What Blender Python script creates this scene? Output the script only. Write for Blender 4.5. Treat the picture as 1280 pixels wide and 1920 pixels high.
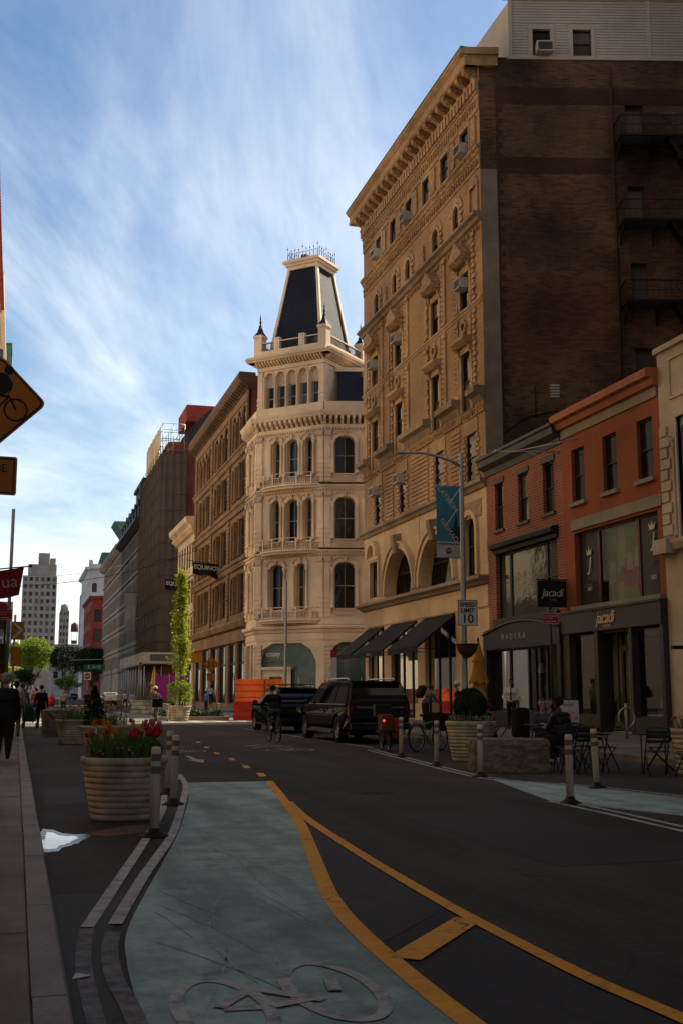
import bpy, bmesh, math, random
from mathutils import Matrix, Vector
R = math.radians
rnd = random.Random(7)
SC = bpy.context.scene
COL = SC.collection
for o in list(bpy.data.objects): bpy.data.objects.remove(o)

# ------------------------------------------------------------------ camera
cd = bpy.data.cameras.new('Camera'); cam = bpy.data.objects.new('Camera', cd); COL.objects.link(cam)
cd.sensor_fit = 'VERTICAL'; cd.sensor_height = 36; cd.sensor_width = 24
cd.lens = 36 * 2150 / 1920; cd.clip_start = .1; cd.clip_end = 5000
cam.location = (0, 0, 1.5)
cam.rotation_euler = (R(90 + 8.986), 0, R(-15.655))
SC.camera = cam
# ------------------------------------------------------------------ world, sun, exposure
SUN_AZ, SUN_EL = 60, 38           # azimuth from the street axis (+Y) towards +X
w = bpy.data.worlds.new('World'); SC.world = w; w.use_nodes = True
nt = w.node_tree; nt.nodes.clear()
def N(t, ty, **k):
    n = t.nodes.new(ty)
    for a, b in k.items(): setattr(n, a, b)
    return n
sky = N(nt, 'ShaderNodeTexSky', sky_type='NISHITA', sun_disc=False, sun_elevation=R(SUN_EL), sun_rotation=R(SUN_AZ), air_density=1.15, dust_density=.6, ozone_density=2.0)
tc = N(nt, 'ShaderNodeTexCoord')
sep = N(nt, 'ShaderNodeSeparateXYZ'); nt.links.new(tc.outputs['Generated'], sep.inputs[0])
dv = N(nt, 'ShaderNodeMath', operation='ADD'); dv.inputs[1].default_value = .22; nt.links.new(sep.outputs[2], dv.inputs[0])
dm = N(nt, 'ShaderNodeMath', operation='MAXIMUM'); dm.inputs[1].default_value = .05; nt.links.new(dv.outputs[0], dm.inputs[0])
vd = N(nt, 'ShaderNodeVectorMath', operation='DIVIDE'); cb = N(nt, 'ShaderNodeCombineXYZ')
for i in range(3): nt.links.new(dm.outputs[0], cb.inputs[i])
nt.links.new(tc.outputs['Generated'], vd.inputs[0]); nt.links.new(cb.outputs[0], vd.inputs[1])
def cloud(rot, sx, sy, scale, detail, dist, lo, hi, off=(0, 0, 0), rough=.6):
    mp = N(nt, 'ShaderNodeMapping', vector_type='TEXTURE'); mp.inputs['Rotation'].default_value = (0, 0, R(rot)); mp.inputs['Scale'].default_value = (sx, sy, 1); mp.inputs['Location'].default_value = off
    nt.links.new(vd.outputs[0], mp.inputs[0])
    no = N(nt, 'ShaderNodeTexNoise'); no.inputs['Scale'].default_value = scale; no.inputs['Detail'].default_value = detail
    no.inputs['Roughness'].default_value = rough; no.inputs['Distortion'].default_value = dist
    nt.links.new(mp.outputs[0], no.inputs['Vector'])
    mr = N(nt, 'ShaderNodeMapRange', interpolation_type='SMOOTHSTEP'); mr.inputs[1].default_value = lo; mr.inputs[2].default_value = hi
    nt.links.new(no.outputs[0], mr.inputs[0]); return mr.outputs[0]
def mth(op, a, b, c=None, clamp=False):
    n = N(nt, 'ShaderNodeMath', operation=op); n.use_clamp = clamp
    for i_, v_ in enumerate((a, b, c)):
        if v_ is None: continue
        if isinstance(v_, (int, float)): n.inputs[i_].default_value = v_
        else: nt.links.new(v_, n.inputs[i_])
    return n.outputs[0]
CR = 66
c1 = cloud(CR, 3.2, .8, 2.4, 10, .5, .42, .74, (8, 1, 0))          # fine wisps, drawn out along one direction
c2 = cloud(CR + 15, 1.6, 1.0, .9, 3, .3, .40, .66, (5, 6, 0))    # where the veil is thick
c3 = cloud(CR - 10, 2.0, 1.2, 1.1, 7, .4, .38, .70, (8, 1, 0))      # broad veil
veil = mth('MULTIPLY', c3, mth('MULTIPLY_ADD', c2, .45, .42))
wisp = mth('MULTIPLY', c1, mth('MULTIPLY_ADD', c2, .35, .30))
cov = mth('ADD', veil, wisp, clamp=True)
hz_ = N(nt, 'ShaderNodeMapRange', interpolation_type='SMOOTHSTEP')      # the veil thickens towards the horizon
for i_, v_ in enumerate((.10, .60, 1.0, .55)): hz_.inputs[i_ + 1].default_value = v_
nt.links.new(sep.outputs[2], hz_.inputs[0])
cov = mth('MULTIPLY', mth('MULTIPLY', cov, .80), hz_.outputs[0])
hs = N(nt, 'ShaderNodeHueSaturation'); hs.inputs['Saturation'].default_value = 1.18; hs.inputs['Value'].default_value = .92; nt.links.new(sky.outputs[0], hs.inputs['Color'])
mx = N(nt, 'ShaderNodeMix', data_type='RGBA'); nt.links.new(cov, mx.inputs[0])
nt.links.new(hs.outputs[0], mx.inputs[6]); mx.inputs[7].default_value = (12.0, 11.9, 11.6, 1)
bg = N(nt, 'ShaderNodeBackground'); bg.inputs[1].default_value = .07
nt.links.new(mx.outputs[2], bg.inputs[0])
wo = N(nt, 'ShaderNodeOutputWorld'); nt.links.new(bg.outputs[0], wo.inputs[0])
ld = bpy.data.lights.new('Sun', 'SUN'); ld.energy = 5.0; ld.angle = R(.6); ld.color = (1, .86, .66)
sun = bpy.data.objects.new('Sun', ld); COL.objects.link(sun)
S = Vector((math.sin(R(SUN_AZ)) * math.cos(R(SUN_EL)), math.cos(R(SUN_AZ)) * math.cos(R(SUN_EL)), math.sin(R(SUN_EL))))
sun.rotation_euler = S.to_track_quat('Z', 'Y').to_euler(); sun.location = (60, 30, 60)
vs_ = SC.view_settings; vs_.view_transform = 'Standard'; vs_.look = 'None'; vs_.gamma = 1; vs_.exposure = 1.0
SC.render.engine = 'CYCLES'

# ------------------------------------------------------------------ materials
MATS = {}
def pos_vec(t):
    g = N(t, 'ShaderNodeNewGeometry'); return g.outputs['Position']
def pbr(name, c1, c2=None, scale=1.2, rough=.8, metal=0, bump=0, bscale=12, weather=.35, spec=.18, wscale=.25, bdist=.02, stretch=None):
    """two tones mixed by noise, large-scale weathering, fine relief"""
    if name in MATS: return MATS[name]
    m = bpy.data.materials.new(name); m.use_nodes = True; t = m.node_tree; t.nodes.clear()
    b = N(t, 'ShaderNodeBsdfPrincipled'); o = N(t, 'ShaderNodeOutputMaterial'); t.links.new(b.outputs[0], o.inputs[0])
    b.inputs['Roughness'].default_value = rough; b.inputs['Metallic'].default_value = metal; b.inputs['Specular IOR Level'].default_value = spec
    p = pos_vec(t)
    if stretch:
        mp = N(t, 'ShaderNodeMapping'); mp.inputs['Scale'].default_value = stretch; t.links.new(p, mp.inputs[0]); ps = mp.outputs[0]
    else: ps = p
    n1 = N(t, 'ShaderNodeTexNoise'); n1.inputs['Scale'].default_value = scale; n1.inputs['Detail'].default_value = 6; n1.inputs['Roughness'].default_value = .65
    t.links.new(ps, n1.inputs['Vector'])
    r1 = N(t, 'ShaderNodeMapRange'); r1.inputs[1].default_value = .32; r1.inputs[2].default_value = .68; t.links.new(n1.outputs[0], r1.inputs[0])
    mx = N(t, 'ShaderNodeMix', data_type='RGBA'); t.links.new(r1.outputs[0], mx.inputs[0])
    c2 = c2 or tuple(c * .72 for c in c1)
    mx.inputs[6].default_value = (*c1, 1); mx.inputs[7].default_value = (*c2, 1)
    n2 = N(t, 'ShaderNodeTexNoise'); n2.inputs['Scale'].default_value = wscale; n2.inputs['Detail'].default_value = 5; t.links.new(ps, n2.inputs['Vector'])
    r2 = N(t, 'ShaderNodeMapRange'); r2.inputs[1].default_value = .3; r2.inputs[2].default_value = .7; r2.inputs[3].default_value = 1 - weather; r2.inputs[4].default_value = 1.0 + weather * .3
    t.links.new(n2.outputs[0], r2.inputs[0])
    vm = N(t, 'ShaderNodeVectorMath', operation='SCALE'); t.links.new(mx.outputs[2], vm.inputs[0]); t.links.new(r2.outputs[0], vm.inputs['Scale'])
    t.links.new(vm.outputs[0], b.inputs['Base Color'])
    if bump:
        n3 = N(t, 'ShaderNodeTexNoise'); n3.inputs['Scale'].default_value = bscale; n3.inputs['Detail'].default_value = 5; t.links.new(p, n3.inputs['Vector'])
        bp = N(t, 'ShaderNodeBump'); bp.inputs['Strength'].default_value = bump; bp.inputs['Distance'].default_value = bdist
        t.links.new(n3.outputs[0], bp.inputs['Height']); t.links.new(bp.outputs[0], b.inputs['Normal'])
    MATS[name] = m; return m
def brick(name, c1, c2, mortar, bw=.22, bh=.075, ms=.012, rough=.9, bump=.5, var=.3, weather=.5, offs=.5):
    if name in MATS: return MATS[name]
    m = pbr(name, c1, c2, weather=weather, rough=rough); t = m.node_tree
    b = [n for n in t.nodes if n.type == 'BSDF_PRINCIPLED'][0]; vm = [n for n in t.nodes if n.type == 'VECT_MATH'][0]; mix = [n for n in t.nodes if n.type == 'MIX'][0]
    p = pos_vec(t); s = N(t, 'ShaderNodeSeparateXYZ'); t.links.new(p, s.inputs[0])
    a = N(t, 'ShaderNodeMath', operation='ADD'); t.links.new(s.outputs[0], a.inputs[0]); t.links.new(s.outputs[1], a.inputs[1])
    c = N(t, 'ShaderNodeCombineXYZ'); t.links.new(a.outputs[0], c.inputs[0]); t.links.new(s.outputs[2], c.inputs[1])
    br = N(t, 'ShaderNodeTexBrick'); br.inputs['Scale'].default_value = 1; br.inputs['Mortar Size'].default_value = ms; br.inputs['Brick Width'].default_value = bw; br.inputs['Row Height'].default_value = bh
    br.offset = offs; br.inputs['Color1'].default_value = (*c1, 1); br.inputs['Color2'].default_value = (*c2, 1); br.inputs['Mortar'].default_value = (*mortar, 1); br.inputs['Bias'].default_value = -.1
    br.inputs['Mortar Smooth'].default_value = .2
    t.links.new(c.outputs[0], br.inputs['Vector'])
    mm = N(t, 'ShaderNodeMix', data_type='RGBA'); mm.inputs[0].default_value = var
    t.links.new(br.outputs[0], mm.inputs[6]); t.links.new(mix.outputs[2], mm.inputs[7]); t.links.new(mm.outputs[2], vm.inputs[0])
    inv = N(t, 'ShaderNodeMath', operation='SUBTRACT'); inv.inputs[0].default_value = 1; t.links.new(br.outputs['Fac'], inv.inputs[1])
    bp = N(t, 'ShaderNodeBump'); bp.inputs['Strength'].default_value = bump; bp.inputs['Distance'].default_value = .012
    t.links.new(inv.outputs[0], bp.inputs['Height']); t.links.new(bp.outputs[0], b.inputs['Normal'])
    return m
def glass(name, col, rough=.03, wav=.15, spec=.16):
    """window glass in front of a dark room: dark, glossy, slightly wavy"""
    m = pbr(name, col, tuple(c * .6 for c in col), scale=.5, rough=rough, bump=wav, bscale=1.3, weather=.4, spec=spec, bdist=.03); return m
def clear_glass(name, ior=1.5, tint=(.72, .78, .74)):
    if name in MATS: return MATS[name]
    m = bpy.data.materials.new(name); m.use_nodes = True; t = m.node_tree; t.nodes.clear()
    g = N(t, 'ShaderNodeBsdfGlossy'); g.inputs['Roughness'].default_value = .02; g.inputs['Color'].default_value = (.9, .93, .92, 1)
    tr = N(t, 'ShaderNodeBsdfTransparent'); tr.inputs[0].default_value = (*tint, 1)
    f = N(t, 'ShaderNodeFresnel'); f.inputs[0].default_value = ior
    k = N(t, 'ShaderNodeMath', operation='MULTIPLY_ADD'); k.inputs[1].default_value = 1.3; k.inputs[2].default_value = .03; k.use_clamp = True; t.links.new(f.outputs[0], k.inputs[0])
    x = N(t, 'ShaderNodeMixShader'); t.links.new(k.outputs[0], x.inputs[0]); t.links.new(tr.outputs[0], x.inputs[1]); t.links.new(g.outputs[0], x.inputs[2])
    o = N(t, 'ShaderNodeOutputMaterial'); t.links.new(x.outputs[0], o.inputs[0]); MATS[name] = m; return m
def emit(name, col, st):
    if name in MATS: return MATS[name]
    m = bpy.data.materials.new(name); m.use_nodes = True; b = m.node_tree.nodes['Principled BSDF']
    b.inputs['Base Color'].default_value = (*[c * .5 for c in col], 1); b.inputs['Emission Color'].default_value = (*col, 1); b.inputs['Emission Strength'].default_value = st
    MATS[name] = m; return m
def worn(name, paint, under, lo=.52, hi=.66, scale=5, rough=.75):
    """road paint worn through to the surface below"""
    if name in MATS: return MATS[name]
    m = pbr(name, paint, tuple(c * .82 for c in paint), scale=6, rough=rough, bump=.35, bscale=90, weather=.3, bdist=.006); t = m.node_tree
    b = [n for n in t.nodes if n.type == 'BSDF_PRINCIPLED'][0]; vm = [n for n in t.nodes if n.type == 'VECT_MATH'][0]
    p = pos_vec(t); n = N(t, 'ShaderNodeTexNoise'); n.inputs['Scale'].default_value = scale; n.inputs['Detail'].default_value = 10; n.inputs['Roughness'].default_value = .75; t.links.new(p, n.inputs['Vector'])
    r = N(t, 'ShaderNodeMapRange'); r.inputs[1].default_value = lo; r.inputs[2].default_value = hi; t.links.new(n.outputs[0], r.inputs[0])
    x = N(t, 'ShaderNodeMix', data_type='RGBA'); t.links.new(r.outputs[0], x.inputs[0]); t.links.new(vm.outputs[0], x.inputs[6]); x.inputs[7].default_value = (*under, 1)
    t.links.new(x.outputs[2], b.inputs['Base Color']); return m

# ------------------------------------------------------------------ mesh builder
class MB:
    def __init__(s): s.v = []; s.f = []; s.m = []; s.s = []
    def add(s, vs, fs, mi=0, sm=False):
        n = len(s.v); s.v += [tuple(p) for p in vs]
        for f in fs: s.f.append([i + n for i in f]); s.m.append(mi); s.s.append(sm)
        return s
    def box(s, x0, x1, y0, y1, z0, z1, mi=0):
        return s.add([(x, y, z) for z in (z0, z1) for y in (y0, y1) for x in (x0, x1)],
                     [(0, 2, 3, 1), (4, 5, 7, 6), (0, 1, 5, 4), (1, 3, 7, 5), (3, 2, 6, 7), (2, 0, 4, 6)], mi)
    def quad(s, a, b, c, d, mi=0): return s.add([a, b, c, d], [(0, 1, 2, 3)], mi)
    def prism(s, poly, ax, d0, d1, mi=0, sm=False):
        """ax 'y': poly (x,z) | 'x': poly (y,z) | 'z': poly (x,y), extruded d0..d1"""
        def P(p, d): return (p[0], d, p[1]) if ax == 'y' else (d, p[0], p[1]) if ax == 'x' else (p[0], p[1], d)
        n = len(poly); vs = [P(p, d0) for p in poly] + [P(p, d1) for p in poly]
        s.add(vs, [tuple(range(n))[::-1], tuple(range(n, 2 * n))], mi)
        return s.add(vs, [(i, (i + 1) % n, n + (i + 1) % n, n + i) for i in range(n)], mi, sm)
    def cyl(s, p, q, r0, r1=None, n=8, mi=0, sm=True, caps=True):
        p, q = Vector(p), Vector(q); r1 = r0 if r1 is None else r1; d = (q - p)
        if d.length < 1e-6: return s
        a = d.normalized().orthogonal().normalized(); b = d.normalized().cross(a)
        c = [(math.cos(2 * math.pi * i / n), math.sin(2 * math.pi * i / n)) for i in range(n)]
        vs = [p + (a * x + b * y) * r0 for x, y in c] + [q + (a * x + b * y) * r1 for x, y in c]
        s.add(vs, [(i, (i + 1) % n, n + (i + 1) % n, n + i) for i in range(n)], mi, sm)
        if caps: s.add(vs, [tuple(range(n))[::-1], tuple(range(n, 2 * n))], mi)
        return s
    def tube(s, pts, r, n=6, mi=0, closed=False):
        rs = r if isinstance(r, (list, tuple)) else [r] * len(pts)
        P = [Vector(p) for p in pts]; K = len(P); rings = []
        up = None
        for i in range(K):
            t = (P[(i + 1) % K] - P[i - 1]) if closed or 0 < i < K - 1 else (P[1] - P[0] if i == 0 else P[-1] - P[-2])
            t.normalize()
            if up is None: up = t.orthogonal().normalized()
            up = (up - t * up.dot(t)); up = up.normalized() if up.length > 1e-5 else t.orthogonal().normalized()
            b = t.cross(up); rings.append([P[i] + (up * math.cos(2 * math.pi * k / n) + b * math.sin(2 * math.pi * k / n)) * rs[i] for k in range(n)])
        vs = [v for r_ in rings for v in r_]; fs = []
        for i in range(K if closed else K - 1):
            j = (i + 1) % K
            fs += [(i * n + k, i * n + (k + 1) % n, j * n + (k + 1) % n, j * n + k) for k in range(n)]
        s.add(vs, fs, mi, True)
        if not closed: s.add(rings[0], [tuple(range(n))[::-1]], mi); s.add(rings[-1], [tuple(range(n))], mi)
        return s
    def lathe(s, prof, n=16, c=(0, 0, 0), mi=0, sm=True, a0=0, a1=2 * math.pi):
        full = abs(a1 - a0 - 2 * math.pi) < 1e-6; m = n if full else n + 1
        vs = [(c[0] + r * math.cos(a0 + (a1 - a0) * k / n), c[1] + r * math.sin(a0 + (a1 - a0) * k / n), c[2] + z) for r, z in prof for k in range(m)]
        fs = [(i * m + k, i * m + (k + 1) % m, (i + 1) * m + (k + 1) % m, (i + 1) * m + k) for i in range(len(prof) - 1) for k in range(n)]
        return s.add(vs, fs, mi, sm)
    def ell(s, c, rx, ry, rz, n=10, m=7, mi=0):
        return s.lathe_e(c, rx, ry, rz, n, m, mi)
    def lathe_e(s, c, rx, ry, rz, n, m, mi):
        vs = []; fs = []
        for i in range(m + 1):
            a = -math.pi / 2 + math.pi * i / m
            for k in range(n):
                t = 2 * math.pi * k / n; vs.append((c[0] + rx * math.cos(a) * math.cos(t), c[1] + ry * math.cos(a) * math.sin(t), c[2] + rz * math.sin(a)))
        for i in range(m):
            for k in range(n): fs.append((i * n + k, i * n + (k + 1) % n, (i + 1) * n + (k + 1) % n, (i + 1) * n + k))
        return s.add(vs, fs, mi, True)
    def xf(s, M):
        s.v = [tuple(M @ Vector(p)) for p in s.v]; return s
    def join(s, o, M=None, mi=None):
        n = len(s.v); s.v += [tuple(M @ Vector(p)) for p in o.v] if M else o.v
        s.f += [[i + n for i in f] for f in o.f]; s.m += o.m if mi is None else [mi] * len(o.m); s.s += o.s; return s
    def mesh(s, name, mats):
        me = bpy.data.meshes.new(name); me.from_pydata(s.v, [], s.f)
        for m in (mats if isinstance(mats, (list, tuple)) else [mats]): me.materials.append(m)
        me.polygons.foreach_set('material_index', s.m); me.polygons.foreach_set('use_smooth', s.s)
        if len(s.f) < 30000:
            bm = bmesh.new(); bm.from_mesh(me); bmesh.ops.remove_doubles(bm, verts=bm.verts, dist=1e-5); bmesh.ops.recalc_face_normals(bm, faces=bm.faces); bm.to_mesh(me); bm.free()
        me.update(); return me
ROOTW = {}
def link(name, data, parent=None, M=None):
    o = bpy.data.objects.new(name, data); COL.objects.link(o); M = M or Matrix.Identity(4)
    if parent is not None:
        o.parent = parent; o.matrix_basis = ROOTW[parent.name].inverted() @ M
    else: o.matrix_basis = M
    ROOTW[o.name] = M.copy(); return o
def tag(o, label, cat, group=None):
    o['label'] = label; o['category'] = cat
    if group: o['group'] = group
    return o
def thing(name, label, cat, loc=(0, 0, 0), rz=0, group=None):
    return tag(link(name, None, None, Matrix.Translation(loc) @ Matrix.Rotation(rz, 4, 'Z')), label, cat, group)
def struct(name, mb, mats, M=None):
    o = link(name, mb.mesh(name, mats), None, M); o['kind'] = 'structure'; return o
def part(name, mb, mats, parent, M=None):
    """M is the part's world matrix; default: the parent's own"""
    me = mb.mesh(name, mats) if isinstance(mb, MB) else mb
    return link(name, me, parent, ROOTW[parent.name] if M is None else M)
CACHE = {}
def cmesh(key, fn, mats):
    if key not in CACHE: CACHE[key] = fn().mesh(str(key[0]), mats)
    return CACHE[key]
def T(x, y, z): return Matrix.Translation((x, y, z))
def RZ(a): return Matrix.Rotation(a, 4, 'Z')
def FM(o, u):
    """facade frame: local x along the wall (left to right seen from outside), y inward, z up"""
    u = Vector((u[0], u[1])).normalized(); M = Matrix(((u.x, -u.y, 0, o[0]), (u.y, u.x, 0, o[1]), (0, 0, 1, o[2] if len(o) > 2 else 0), (0, 0, 0, 1))); return M
def copy_thing(root, M, label, group=None):
    c = root.copy(); COL.objects.link(c); c.matrix_basis = M; ROOTW[c.name] = M; c['label'] = label
    if group: c['group'] = group
    def rec(a, b):
        for ch in a.children:
            d = ch.copy(); COL.objects.link(d); d.parent = b; d.matrix_parent_inverse = Matrix.Identity(4); rec(ch, d)
    rec(root, c); return c
def text(name, s, size, M, mat, parent, ext=.004, align='CENTER', sx=1, bold=0, shear=0, sp=1):
    """lettering standing on the local x-z plane of M, facing -y"""
    cu = bpy.data.curves.new(name, 'FONT'); cu.body = s; cu.size = size; cu.extrude = ext; cu.align_x = align; cu.align_y = 'CENTER'; cu.offset = bold; cu.shear = shear; cu.space_character = sp
    cu.resolution_u = 3
    ob = bpy.data.objects.new(name, cu); COL.objects.link(ob)
    me = bpy.data.meshes.new_from_object(ob.evaluated_get(bpy.context.evaluated_depsgraph_get())); bpy.data.objects.remove(ob)
    me.materials.clear(); me.materials.append(mat); me.transform(Matrix.Scale(sx, 4, (1, 0, 0)))
    return link(name, me, parent, M @ Matrix.Rotation(R(90), 4, 'X'))
# ------------------------------------------------------------------ colours
M_tan = pbr('tan_terracotta', (.49, .32, .18), (.31, .19, .10), scale=1.6, bump=.5, bscale=9, weather=.45)
M_tanb = brick('tan_roman_brick', (.47, .295, .158), (.32, .19, .098), (.19, .125, .075), bw=.30, bh=.09, ms=.014, bump=.7, weather=.4)
M_carv = pbr('carved_terracotta', (.50, .32, .17), (.22, .13, .065), scale=5, bump=1.0, bscale=5.5, weather=.35, bdist=.14)
M_lime = pbr('warm_limestone', (.60, .44, .28), (.50, .35, .21), scale=.9, bump=.25, bscale=18, weather=.35)
M_limeg = pbr('soot_limestone', (.34, .26, .18), (.22, .165, .115), scale=1.5, bump=.35, weather=.5)
M_sbrick = brick('sooty_side_brick', (.17, .085, .042), (.045, .024, .014), (.12, .085, .062), bw=.30, bh=.105, ms=.014, bump=.6, weather=.8, var=.3)
M_sband = brick('dark_band_brick', (.085, .034, .02), (.05, .022, .014), (.05, .036, .028), bw=.24, bh=.085, ms=.012, weather=.6)
M_rend = pbr('grey_render', (.24, .195, .155), (.17, .135, .105), scale=1.1, weather=.4, bump=.2)
M_clap = pbr('cream_clapboard_paint', (.50, .44, .36), (.42, .36, .29), scale=2, weather=.3)
M_iron = pbr('cream_cast_iron_paint', (.82, .625, .425), (.72, .53, .35), scale=1.1, rough=.6, weather=.32, bump=.12, bscale=25)
M_ironc = pbr('cream_cast_iron_ornament', (.74, .57, .40), (.46, .34, .22), scale=6, rough=.65, bump=.9, bscale=14, weather=.3, bdist=.05)
M_slate = pbr('blue_slate', (.03, .034, .05), (.018, .02, .032), scale=4, rough=.65, bump=.3, bscale=10, weather=.3, spec=.1)
M_brown = pbr('brown_sandstone', (.26, .16, .093), (.165, .10, .058), scale=1.3, bump=.4, weather=.4)
M_brownd = pbr('dark_brown_stone', (.15, .09, .06), (.09, .055, .035), scale=2, bump=.4, weather=.4)
M_dkred = brick('dark_red_brick', (.21, .062, .035), (.14, .042, .026), (.12, .07, .05), weather=.4)
M_red = brick('red_brick', (.30, .075, .038), (.18, .045, .025), (.32, .21, .15), bw=.27, bh=.115, ms=.022, weather=.3, bump=.9, var=.15)
M_redp = pbr('red_painted_brick', (.30, .05, .035), (.24, .04, .028), scale=.8, weather=.3)
M_org = pbr('terracotta_paint', (.29, .085, .034), (.24, .07, .028), scale=.7, weather=.35, bump=.15, bscale=30)
M_gtrim = pbr('warm_grey_trim', (.27, .235, .19), (.21, .18, .145), scale=1.3, weather=.3)
M_gstone = pbr('pale_grey_stone', (.52, .44, .34), (.42, .35, .27), scale=1.1, weather=.35, bump=.2)
M_cream = pbr('cream_stone', (.62, .50, .38), (.50, .40, .29), scale=1.2, weather=.35)
M_grey = pbr('grey_cast_iron', (.18, .158, .135), (.12, .105, .09), scale=1.4, weather=.35)
M_white = pbr('white_terracotta', (.66, .64, .60), (.54, .52, .49), scale=1, weather=.25)
M_mans = pbr('black_mansard', (.035, .032, .032), (.02, .02, .022), scale=3, rough=.6, bump=.4)
M_teal = pbr('verdigris_copper', (.10, .22, .19), (.06, .15, .13), scale=2)
M_black = pbr('black_paint', (.014, .013, .012), (.01, .01, .01), scale=5, rough=.5, weather=.3)
M_char = pbr('charcoal_shop_paint', (.045, .042, .038), (.036, .034, .03), scale=3, rough=.5, weather=.25)
M_dgrey = pbr('dark_grey_paint', (.075, .07, .062), (.06, .055, .05), scale=3, rough=.55)
M_g1 = glass('dark_window_glass', (.012, .011, .011)); M_g2 = glass('window_glass_with_blind', (.12, .105, .085)); M_g3 = glass('window_glass_with_drape', (.05, .042, .035))
M_gw = glass('window_glass_wavy', (.02, .022, .02), wav=.6, spec=.5)
M_gc = clear_glass('shop_glass'); M_frame = pbr('dark_window_frame', (.035, .027, .02), rough=.5); M_framec = pbr('cream_window_frame', (.5, .4, .28), rough=.6)
M_metal = pbr('galvanised_steel', (.36, .36, .35), (.28, .28, .27), scale=6, rough=.45, metal=.6, weather=.25)
M_acw = pbr('air_conditioner_white', (.55, .53, .49), rough=.5); M_awn = pbr('black_awning_canvas', (.016, .014, .013), (.012, .011, .01), scale=2, rough=.85)

# ------------------------------------------------------------------ architecture kit
def curve_top(kind, a, b, d, n=10):
    r = (b - a) / 2; m = (a + b) / 2
    if kind == 'arch': return [(m - r * math.cos(math.pi * i / n), d - r + r * math.sin(math.pi * i / n)) for i in range(n + 1)]
    if kind == 'seg':
        h = .22 * (b - a); q = (r * r + h * h) / (2 * h); t = math.asin(r / q)
        return [(m + q * math.sin(-t + 2 * t * i / n), d - q + q * math.cos(-t + 2 * t * i / n)) for i in range(n + 1)]
    if kind == 'oct':
        c = .26 * (b - a); return [(a, d - c), (a + c * .35, d - c * .35), (a + c, d), (b - c, d), (b - c * .35, d - c * .35), (b, d - c)]
    return [(a, d), (b, d)]
def wall(u0, u1, z0, z1, ops=(), th=.35, w0=0, mi=0):
    m = MB(); us = sorted({u0, u1} | {x for o in ops for x in o[:2]}); zs = sorted({z0, z1} | {x for o in ops for x in o[2:4]})
    for j in range(len(zs) - 1):
        run = None
        for i in range(len(us)):
            solid = i < len(us) - 1 and not any(o[0] <= us[i] + 1e-6 and us[i + 1] <= o[1] + 1e-6 and o[2] <= zs[j] + 1e-6 and zs[j + 1] <= o[3] + 1e-6 for o in ops)
            if solid and run is None: run = us[i]
            if not solid and run is not None:
                m.quad((run, w0, zs[j]), (us[i], w0, zs[j]), (us[i], w0, zs[j + 1]), (run, w0, zs[j + 1]), mi); run = None
    for o in ops:
        a, b, c, d = o[:4]; k = o[4] if len(o) > 4 else None; P = curve_top(k, a, b, d); t = w0 + th
        m.quad((a, w0, c), (b, w0, c), (b, t, c), (a, t, c), mi)
        L = [(a, c)] + P + [(b, c)]
        for p, q in zip(L, L[1:]): m.quad((p[0], w0, p[1]), (p[0], t, p[1]), (q[0], t, q[1]), (q[0], w0, q[1]), mi)
        if k:
            for p, q in zip(P, P[1:]):
                if max(d - p[1], d - q[1]) > 1e-5: m.quad((p[0], w0, p[1]), (q[0], w0, q[1]), (q[0], w0, d), (p[0], w0, d), mi)
            if k == 'oct': pass
    return m
def frame_mb(w, h, kind, t=.06, mull=False, rail=True, cols=1):
    P = [(0, 0), (w, 0)] + curve_top(kind, 0, w, h)[::-1]; m = MB()
    I = [(t + x * (w - 2 * t) / w, t + z * (h - 2 * t) / h) for x, z in P]; n = len(P)
    for i in range(n):
        j = (i + 1) % n
        m.quad((P[i][0], 0, P[i][1]), (P[j][0], 0, P[j][1]), (I[j][0], 0, I[j][1]), (I[i][0], 0, I[i][1]))
        m.quad((I[i][0], 0, I[i][1]), (I[j][0], 0, I[j][1]), (I[j][0], .09, I[j][1]), (I[i][0], .09, I[i][1]))
    if rail: m.box(t * .6, w - t * .6, .012, .07, h * .5 - .03, h * .5 + .03)
    for k in range(1, cols): m.box(w * k / cols - .02, w * k / cols + .02, .016, .07, t * .6, h - t * .6)
    return m
def pane_mb(w, h, kind, t, part_):
    m = MB(); P = [(t + x * (w - 2 * t) / w, t + z * (h - 2 * t) / h) for x, z in curve_top(kind, 0, w, h)]
    if part_ == 'low': L = [(t, t), (w - t, t), (w - t, h * .5), (t, h * .5)]; y = .062
    elif part_ == 'up': L = [(t, h * .5), (w - t, h * .5)] + P[::-1]; y = .045
    else: L = [(t, t), (w - t, t)] + P[::-1]; y = .05
    return m.add([(x, y, z) for x, z in L], [tuple(range(len(L)))])
GL = [M_g1, M_g1, M_g1, M_g3, M_g2]
def window(par, M, o, rec=.28, fm=None, g=None, t=.06, rail=True, cols=1, name='window'):
    a, b, c, d = o[:4]; k = o[4] if len(o) > 4 else None; w, h = round(b - a, 3), round(d - c, 3); fm = fm or M_frame
    W = M @ T(a, rec, c)
    f = part(name, cmesh(('window_frame', w, h, k, t, rail, cols, fm.name), lambda: frame_mb(w, h, k, t, rail=rail, cols=cols), fm), None, par, W) if False else link(name, cmesh(('window_frame', w, h, k, t, rail, cols, fm.name), lambda: frame_mb(w, h, k, t, rail=rail, cols=cols), fm), par, W)
    for q in (('low', 'up') if rail else ('all',)):
        gm = g or rnd.choice(GL)
        link('pane', cmesh(('pane', w, h, k, t, q, gm.name), lambda: pane_mb(w, h, k, t, q), gm), f, W)
    return f
def band(poly, u0, u1): return MB().prism(poly, 'x', u0, u1)
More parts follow.
